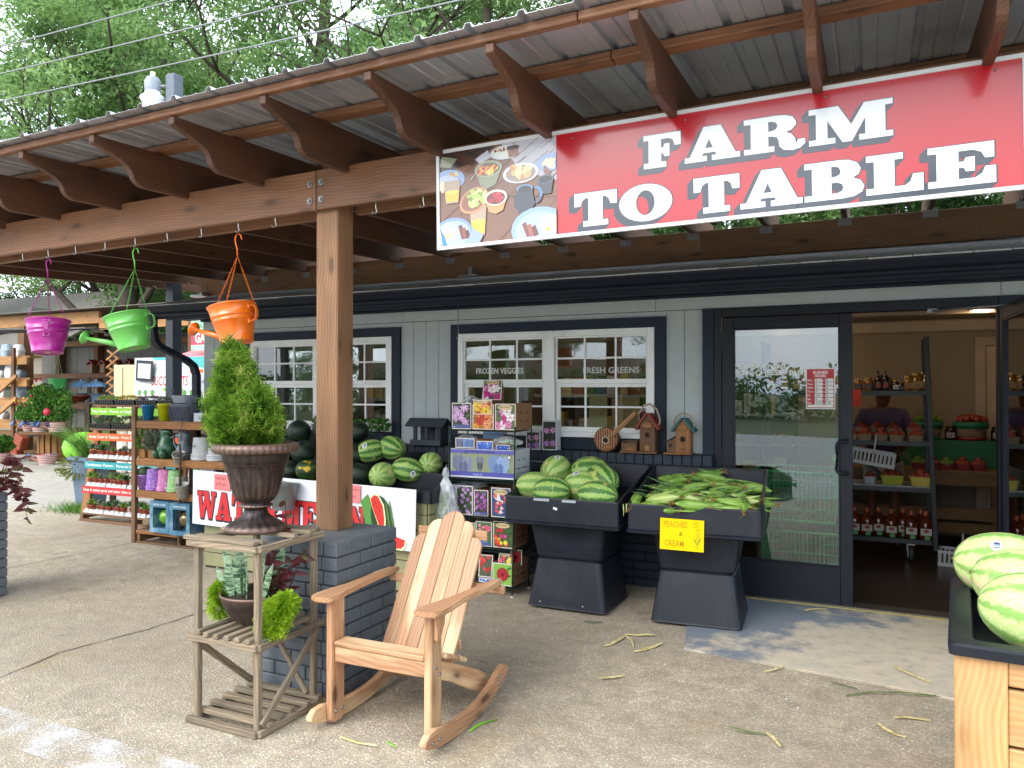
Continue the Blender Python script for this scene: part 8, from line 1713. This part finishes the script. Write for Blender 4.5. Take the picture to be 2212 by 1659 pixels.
for z,n_ in ((2.40,9),(1.85,11),(1.35,12),(.80,8)):
 for k in range(n_):
  x=-23.6+k*4.4/n_;c=rg.choice(('#2a2530','#6a7a84','#8a9aa8','#c2c4c2','#7a3a2c','#3a4a3a'));h=rg.uniform(.18,.38);o=MB().loft([rrect(.26,.2,.05,z,(x,12.35),2),rrect(.30,.22,.06,z+h*.5,(x+.01,12.35),2),rrect(.24,.12,.04,z+h,(x,12.35),2)]).build('soil_bag',plain('bag_'+c[1:],c,.6,.4,6));tag(o,'bag stored on the '+{2.40:'top',1.85:'upper middle',1.35:'lower middle',.80:'bottom'}[z]+' lumber shelf at the left edge','bag','bags on the %.1f m nursery shelf'%z)
bh=thing('display_bench','grey timber bench with low pickets carrying birdbaths and bowls','bench',(-15.4,12.0,0));bx('bench_top',(-17.4,11.7,1.22),(-12.6,12.3,1.27),grey,bh);bx('lower_shelf',(-17.4,11.7,.62),(-12.6,12.3,.66),grey,bh)
for i in range(9):x=-17.3+i*.57;bx('picket',(x,11.62,.02),(x+.11,11.66,1.45 if i%2 else 1.25),grey,bh);bx('rear_picket',(x+.2,12.36,.3),(x+.32,12.40,1.85),plain('dark_picket','#3c3a36',.8),bh)
for k,x in enumerate((-16.67,-16.15)):
 t=thing('umbrella_birdbath',('left','right')[k]+' one of two blue umbrella topped birdbaths on the grey bench','ornament',(x,11.9,1.27));MB().lathe([(.22,1.62),(.19,1.68),(.10,1.735),(.02,1.75),(.015,1.79),(1e-4,1.8)],10,c=(x,11.9,0),cap=False,smooth=False).build('canopy',plain('umbrella_blue','#5f8ab4',.5,.3,12),t);MB().lathe([(.015,1.45),(.015,1.74)],8,c=(x,11.9,0)).build('stem',plain('pale_stem','#b9bcae',.6),t);MB().lathe([(.08,1.27),(.13,1.47),(.15,1.47)],14,c=(x,11.9,0)).build('cup',plain('umbrella_pale','#8aa6c4',.5),t)
o=MB().lathe([(.2,1.275),(.36,1.40),(.38,1.40),(.38,1.43),(.3,1.42)],20,c=(-16.95+.25,11.75,0)).build('terracotta_bowl',terra);tag(o,'wide terracotta bowl on the grey bench below the blue umbrella birdbaths','bowl')
t=thing('small_watering_can','light green watering can hanging far back in the nursery','watering can',(-16.95,11.5,1.55));MB().lathe([(.13,1.50),(.20,1.80),(.21,1.81)],18,c=(-16.9,11.5,0)).build('body',plain('enamel_mint','#4fae62',.4),t);MB().tube([(-16.9,11.5,2.35),(-17.08,11.5,1.8)],.006,4).tube([(-16.9,11.5,2.35),(-16.72,11.5,1.8)],.006,4).tube([(-16.75,11.45,1.56),(-16.55,11.4,1.66)],.02,6).build('chain',plain('enamel_mint','#4fae62',.4),t)
for k in range(5):
 x=-21.6+k*.55;t=thing('distant_birdhouse','birdhouse on the back rail of the nursery, '+('first','second','third','fourth','fifth')[k]+' from the left','birdhouse',(x,15.8,2.06));MB().box((x,15.78,2.2),(.2,.14,.26)).build('box',inw,t);MB().prism([(x-.17,2.32),(x,2.47),(x+.17,2.32),(x+.14,2.30),(x,2.42),(x-.14,2.30)],15.68,15.90,'Y').build('roof',plain('red_roof_paint','#7a2a1e',.55,.2,15),t)
sp_=thing('cable_spool','wooden cable spool used as a plant table at the left','table',(-16.5,11.1,0));MB().lathe([(.62,.585),(.64,.59),(.64,.635),(.62,.64)],28,c=(-16.5,11.1,0),smooth=False).lathe([(.45,.02),(.45,.06)],24,c=(-16.5,11.1,0),smooth=False).build('disc',nwd,sp_)
for k in range(14):a=2*PI*k/14;bx('stave',(-.045,-.0125,.065),(.045,.0125,.582),nw,sp_).matrix_basis=Matrix.Translation((-16.5+.27*math.cos(a),11.1+.27*math.sin(a),.323))@Matrix.Rotation(a+PI/2,4,'Z')@Matrix(((0,0,1,0),(0,1,0,0),(-1,0,0,0),(0,0,0,1)))
def flagcan(x,y,z,face,lab,s=1,plant=0):
 t=thing('flag_bucket',lab,'bucket',(x,y,z));r0,r1,h=.14*s,.20*s,.22*s;n_=28;V=[];F=[];C=[]
 for j in range(12):
  for k in range(n_):
   for (jj,kk) in ((j,k),(j,k+1),(j+1,k+1),(j+1,k)):a=2*PI*kk/n_;r=r0+(r1-r0)*jj/12;V.append((x+r*math.cos(a),y+r*math.sin(a),z+h*jj/12))
   b=len(V)-4;F.append((b,b+1,b+2,b+3));a=(2*PI*(k+.5)/n_-face)%(2*PI);C.append('#27345e' if (a<1.3 and j>5) else ('#9e3a3a' if j%2 else '#c9c4bc'))
 V2=[];me=bpy.data.meshes.new('body');me.from_pydata(V,[],F);ca=me.color_attributes.new('ink','FLOAT_COLOR','CORNER');arr=[]
 for c in C:arr+=list(rgba(c))*4
 ca.data.foreach_set('color',arr);me.materials.append(printmat('print'));mobj('body',me,t)
 st=Print(.002);
 for i in range(5):
  for j in range(3):st.ell(.018+i*.028*s,.02+j*.03*s,.006,.006,'#c9ccd4',5)
 an=face+.65;st.build('stars',t,Matrix.Translation((x+(r1*.93)*math.cos(an),y+(r1*.93)*math.sin(an),z+h*.55))@Matrix.Rotation(an+PI/2,4,'Z')@Matrix.Translation((-.07*s,-.012,0))@FRONT)
 MB().tube([(x-r0*.9,y-.05,z+.05),(x-r1*1.3,y-.22,z+h*.75)],[.03,.02],8).build('spout',plain('pale_red','#b9867c',.5),t);MB().lathe([(.015,0),(.075*s,.02),(.07*s,.035),(1e-4,.04)],14,c=(x-r1*1.3,y-.22,z+h*.75),rot=Matrix.Rotation(R_(60),4,'X')@Matrix.Rotation(R_(-15),4,'Y')).build('rose',plain('rose_blue','#2c5f9c',.4),t)
 return t
flagcan(-16.80,10.82,.642,5.0,'stars and stripes bucket at the left of the spool table');flagcan(-16.37,10.75,.642,4.2,'stars and stripes bucket in the middle of the spool table');flagcan(-15.98,10.85,.642,3.7,'stars and stripes bucket at the right of the spool table');flagcan(-16.95,10.25,-.004,3.6,'small stars and stripes bucket on the ground left of the spool',.95);flagcan(-15.55,10.35,-.004,1.0,'striped bucket on the ground right of the spool',1.0)
rosel=leafmat('shrub_leaf',['#24521c','#477a2c','#7aa23e'],.5,.35,4);redf=plain('rose_red','#b01c3c',.5,.2,20);yelf=plain('bud_yellow','#c9b030',.5)
for (x,y,z,w_,h,lab,sd) in ((-16.85,10.85,.86,.42,.40,'leafy shrub with small red buds in the left flag bucket',1),(-16.4,10.8,.86,.40,.80,'tall leafy shrub with yellow buds in the middle flag bucket',2),(-15.98,10.88,.86,.40,.72,'green shrub with one large red hibiscus flower in the right flag bucket',3),(-16.95,10.25,.2,.22,.36,'small leafy plant in the bucket on the ground',4)):
 t=thing('potted_shrub',lab,'shrub',(x,y,z));leafcloud('foliage',[((x,y,z+h*.35),(w_,.3,h*.4),1),((x+.1,y,z+h*.75),(w_*.6,.22,h*.3),.6),((x-.15,y,z+h*.7),(w_*.4,.2,h*.3),.4)],700,.042,rosel,sd,t);MB().tube([(x,y,z-.1),(x+.05,y,z+h)],.012,5).build('stem',barkm,t)
 if sd==3:MB().sphere((x+.12,y-.33,z+.22),.085,10,7,sc=(1,.7,1)).build('flower',redf,t)
 if sd in (1,2):
  for k in range(5):MB().sphere((x+rg.uniform(-.35,.35),y-.2,z+h*rg.uniform(.6,1.15)),.028,6,5).build('bud',yelf if k%2 else redf,t)
leafy('red_coleus','low red leaved plants on the mulch beside the road','plant',(-14.8,10.6,0),[[(-14.9+.2*k,10.6,0),(-14.9+.2*k,10.5,.25)] for k in range(4)],purp,.09,.05,4,3)
t=thing('garden_chair','black curved metal garden chair behind the flag buckets','chair',(-18.6,12.0,0));MB().tube([(-19.1,11.9,0),(-19.0,11.9,.45),(-18.9,11.9,.75),(-18.5,11.9,.85),(-18.1,11.9,.65),(-18.0,11.9,.42),(-18.1,11.9,0)],.018,6).build('frame',plain('black_iron','#16181c',.5),t);MB().box2((-19.0,11.9,.42),(-18.0,12.4,.45)).build('seat',plain('black_iron','#16181c',.5),t)
for k,(x,z) in enumerate(((-18.55,.30),(-18.75,.12))):o=MB().box((x,11.7,z),(.32,.2,.34),rot=Matrix.Rotation(.4-k*.6,4,'Y'),b=.02).build('terracotta_block',terra);tag(o,'orange terracotta block leaning by the metal chair, '+('upper','lower')[k]+' one','block')
t=thing('succulents_banner','white SUCCULENTS banner with teal top and printed succulent pots behind the racks','banner',(-8.8,7.6,1.3));bw_,bh_=1.36,.66
BMt=front_at(-9.50,7.6,1.34);MB().box((bw_/2,bh_/2,-.003),(bw_,bh_,.006)).build('sheet',plain('banner_white','#d3d8dc',.5,.02),t,BMt)
p=Print(.0001);p.L=5;p.poly([(.35,bh_),(bw_,bh_),(bw_,.50),(1.1,.54),(.70,.62),(.4,.62)],'#4fb4b4');p.poly(arc(.72,.32,.40,.26,n=26),'#8fb49c');p.poly(arc(.72,.32,.385,.245,n=26),'#dde2e4');p.poly([(0,0),(bw_,0),(bw_,.05),(0,.06)],'#c94a30');p.poly([(0,.035),(bw_,.02),(bw_,.17),(0,.17)],'#d9dde0')
p.text('SUCCULENTS',.34,.27,.185,'#c8262c',.02,.1,kx=.62);p.text('CREATIVE',.04,.32,.05,'#5a6ea4',.01);p.text('UNIQUE',1.12,.30,.06,'#5a6ea4',.01);p.rect(1.08,.44,1.33,.49,'#e0762c');p.rect(.56,.19,.95,.235,'#7ab43a')
for k,x in enumerate((.10,.22,.36,.98,1.12,1.26)):p.poly([(x-.04,.13),(x+.04,.13),(x+.03,.06),(x-.03,.06)],'#c4c9cc');p.flower(x,.17,.05,9,'#4f8a3c','#8ab45c',k,.2)
p.build('banner_print',t,BMt)
o=MB().box2((-10.30,7.88,1.0),(-9.86,7.92,1.92),b=.004).box2((-10.24,7.865,1.0),(-10.10,7.879,1.88)).build('cream_board',plain('cream_board','#b9b48c',.6,.05,3));tag(o,'cream board with a dark wooden strip left of the SUCCULENTS banner','board')
t=thing('price_board','black framed price list hanging in front of the SUCCULENTS banner','sign',(-9.25,7.55,1.67));M=front_at(-9.41,7.55,1.69,0)@Matrix.Rotation(-.06,4,'Z');MB().box((.155,.135,-.003),(.33,.29,.006)).build('frame',plain('black_iron','#16181c',.5),t,M);p=Print();p.L=2;p.rect(.03,.03,.28,.235,'#c9d0dc')
for k in range(3):p.text(('2"  $3.50','3.5"  $6.50','6"  $9.50')[k],.05,.18-k*.06,.032,'#4a5468')
p.build('price_list',t,M)
t=thing('lattice_panel','orange brown diamond lattice panel beside the cream board','lattice',(-11.3,8.6,1.0))
for k in range(9):board('lattice_slat',(-11.42,8.6,1.0+k*.13),(-11.14,8.6,1.16+k*.13),.012,.028,palo,t,0);board('lattice_slat',(-11.42,8.615,1.16+k*.13),(-11.14,8.615,1.0+k*.13),.012,.028,palo,t,0)
t=thing('crook_hook','pale steel shepherd crook carrying a small bell beside the black post','hook',(-8.25,7.2,0));MB().tube([(-8.27,7.2,1.0),(-8.2,7.2,1.7),(-8.16,7.2,2.0),(-8.18,7.2,2.07),(-8.24,7.2,2.08),(-8.29,7.2,2.02),(-8.30,7.2,1.98)],.009,6).build('rod',boltm,t);MB().lathe([(.07,1.92),(.05,1.95),(.03,1.99),(1e-4,2.0)],14,c=(-8.31,7.2,0),cap=False).build('bell',boltm,t)
o=bx('grey_stake',(-8.38,7.29,.9),(-8.26,7.33,1.92),grey);tag(o,'weathered grey board standing in front of the SUCCULENTS banner','board')
t=thing('market_umbrella','pink market umbrella behind the SUCCULENTS banner','umbrella',(-11.0,10.4,0));MB().lathe([(1.5,1.95),(.05,2.42),(1e-4,2.44)],8,c=(-10.6,10.4,0),cap=False,smooth=False).build('canopy',plain('pink_canvas','#c9757c',.7,.1,3),t);MB().lathe([(.02,0),(.02,2.4)],8,c=(-10.6,10.4,0)).build('pole',boltm,t)
t=thing('garden_sign','mint and crimson sign reading Home GARDEN at the shop corner','sign',(-10.3,9.5,2.3));M=front_at(-10.50,9.5,2.22);MB().box((.45,.25,-.01),(.9,.5,.02)).build('panel',plain('mint_board','#8fc9a4',.6),t,M);p=Print();p.L=1;p.rect(0,.09,.9,.34,'#a83a4c');p.text('GARDEN',.09,.13,.24,'#b9d8c0',.03,kx=.7);p.text('Home',.12,.37,.14,'#2c4a44',0,.4);p.build('sign_lettering',t,M)
t=thing('yard_fence','brown board fence running behind the racks','fence',(-10,12,0))
for i in range(34):bx('fence_board',(-13.8+i*.15,12.4+.0,0),(-13.8+i*.15+.14,12.42,2.55),nwd,t)
for k,(x,lab) in enumerate(((-13.6,'seed bag printed with red letters'),(-13.2,'white sack'))):o=MB().box((x+.9,9.9,.45),(.34,.2,.9),b=.05).build('soil_sack',plain('sack_white','#c4b8ac',.6,.2,3));tag(o,lab+' standing behind the fountain grass','sack')
o=MB().sphere((-13.9,10.0,.42),.42,12,8,sc=(1.2,.8,.75)).build('lime_bag',plain('lime_bag','#6fae2c',.5,.3,4));tag(o,'lime green and blue bag lying behind the fountain grass planter','bag')
nh=thing('neighbour_house','low house with a long grey shingle roof behind the nursery','house',(-38,22,0));MB().box2((-50,18.5,0),(-27,26,3.2)).build('wall',plain('tan_wall','#8a8274',.8,.1,1),nh);rm=plain('grey_house_shingle','#77726c',.9,.2,30,.01)
MB().prism([(18.0,3.2),(22.2,5.75),(26.5,3.2),(26.5,3.05),(22.2,5.6),(18.0,3.05)],-50.5,-26.5,'X').build('roof',rm,nh);MB().box2((-31.6,19.9,4.2),(-30.9,20.9,4.9)).build('skylight',brm,nh)
for x in (-46,-41,-36,-31):MB().box2((x,18.46,1.2),(x+1.4,18.49,2.6)).build('window',blackal,nh)
gc=thing('forecourt_canopy','white, yellow and red fuel station canopy across the road','canopy',(-24,-24,0));MB().box2((-36,-30,4.3),(-13,-19,5.2)).build('roof',plain('canopy_white','#c9c9c6',.5),gc);MB().box2((-36.02,-18.995,4.3),(-12.98,-18.95,4.62)).build('yellow_band',plain('canopy_yellow','#d9a410',.5),gc);MB().box2((-36.02,-18.995,4.621),(-12.98,-18.96,4.75)).build('red_band',plain('canopy_red','#b02418',.5),gc)
for x in (-33,-25,-17):MB().box2((x,-25,0),(x+.5,-24.5,4.3)).build('column',plain('canopy_white','#c9c9c6',.5),gc)
MB().box2((-33,-40,0),(-14,-34,3.6)).build('kiosk',plain('kiosk_tan','#8c8070',.7),gc)
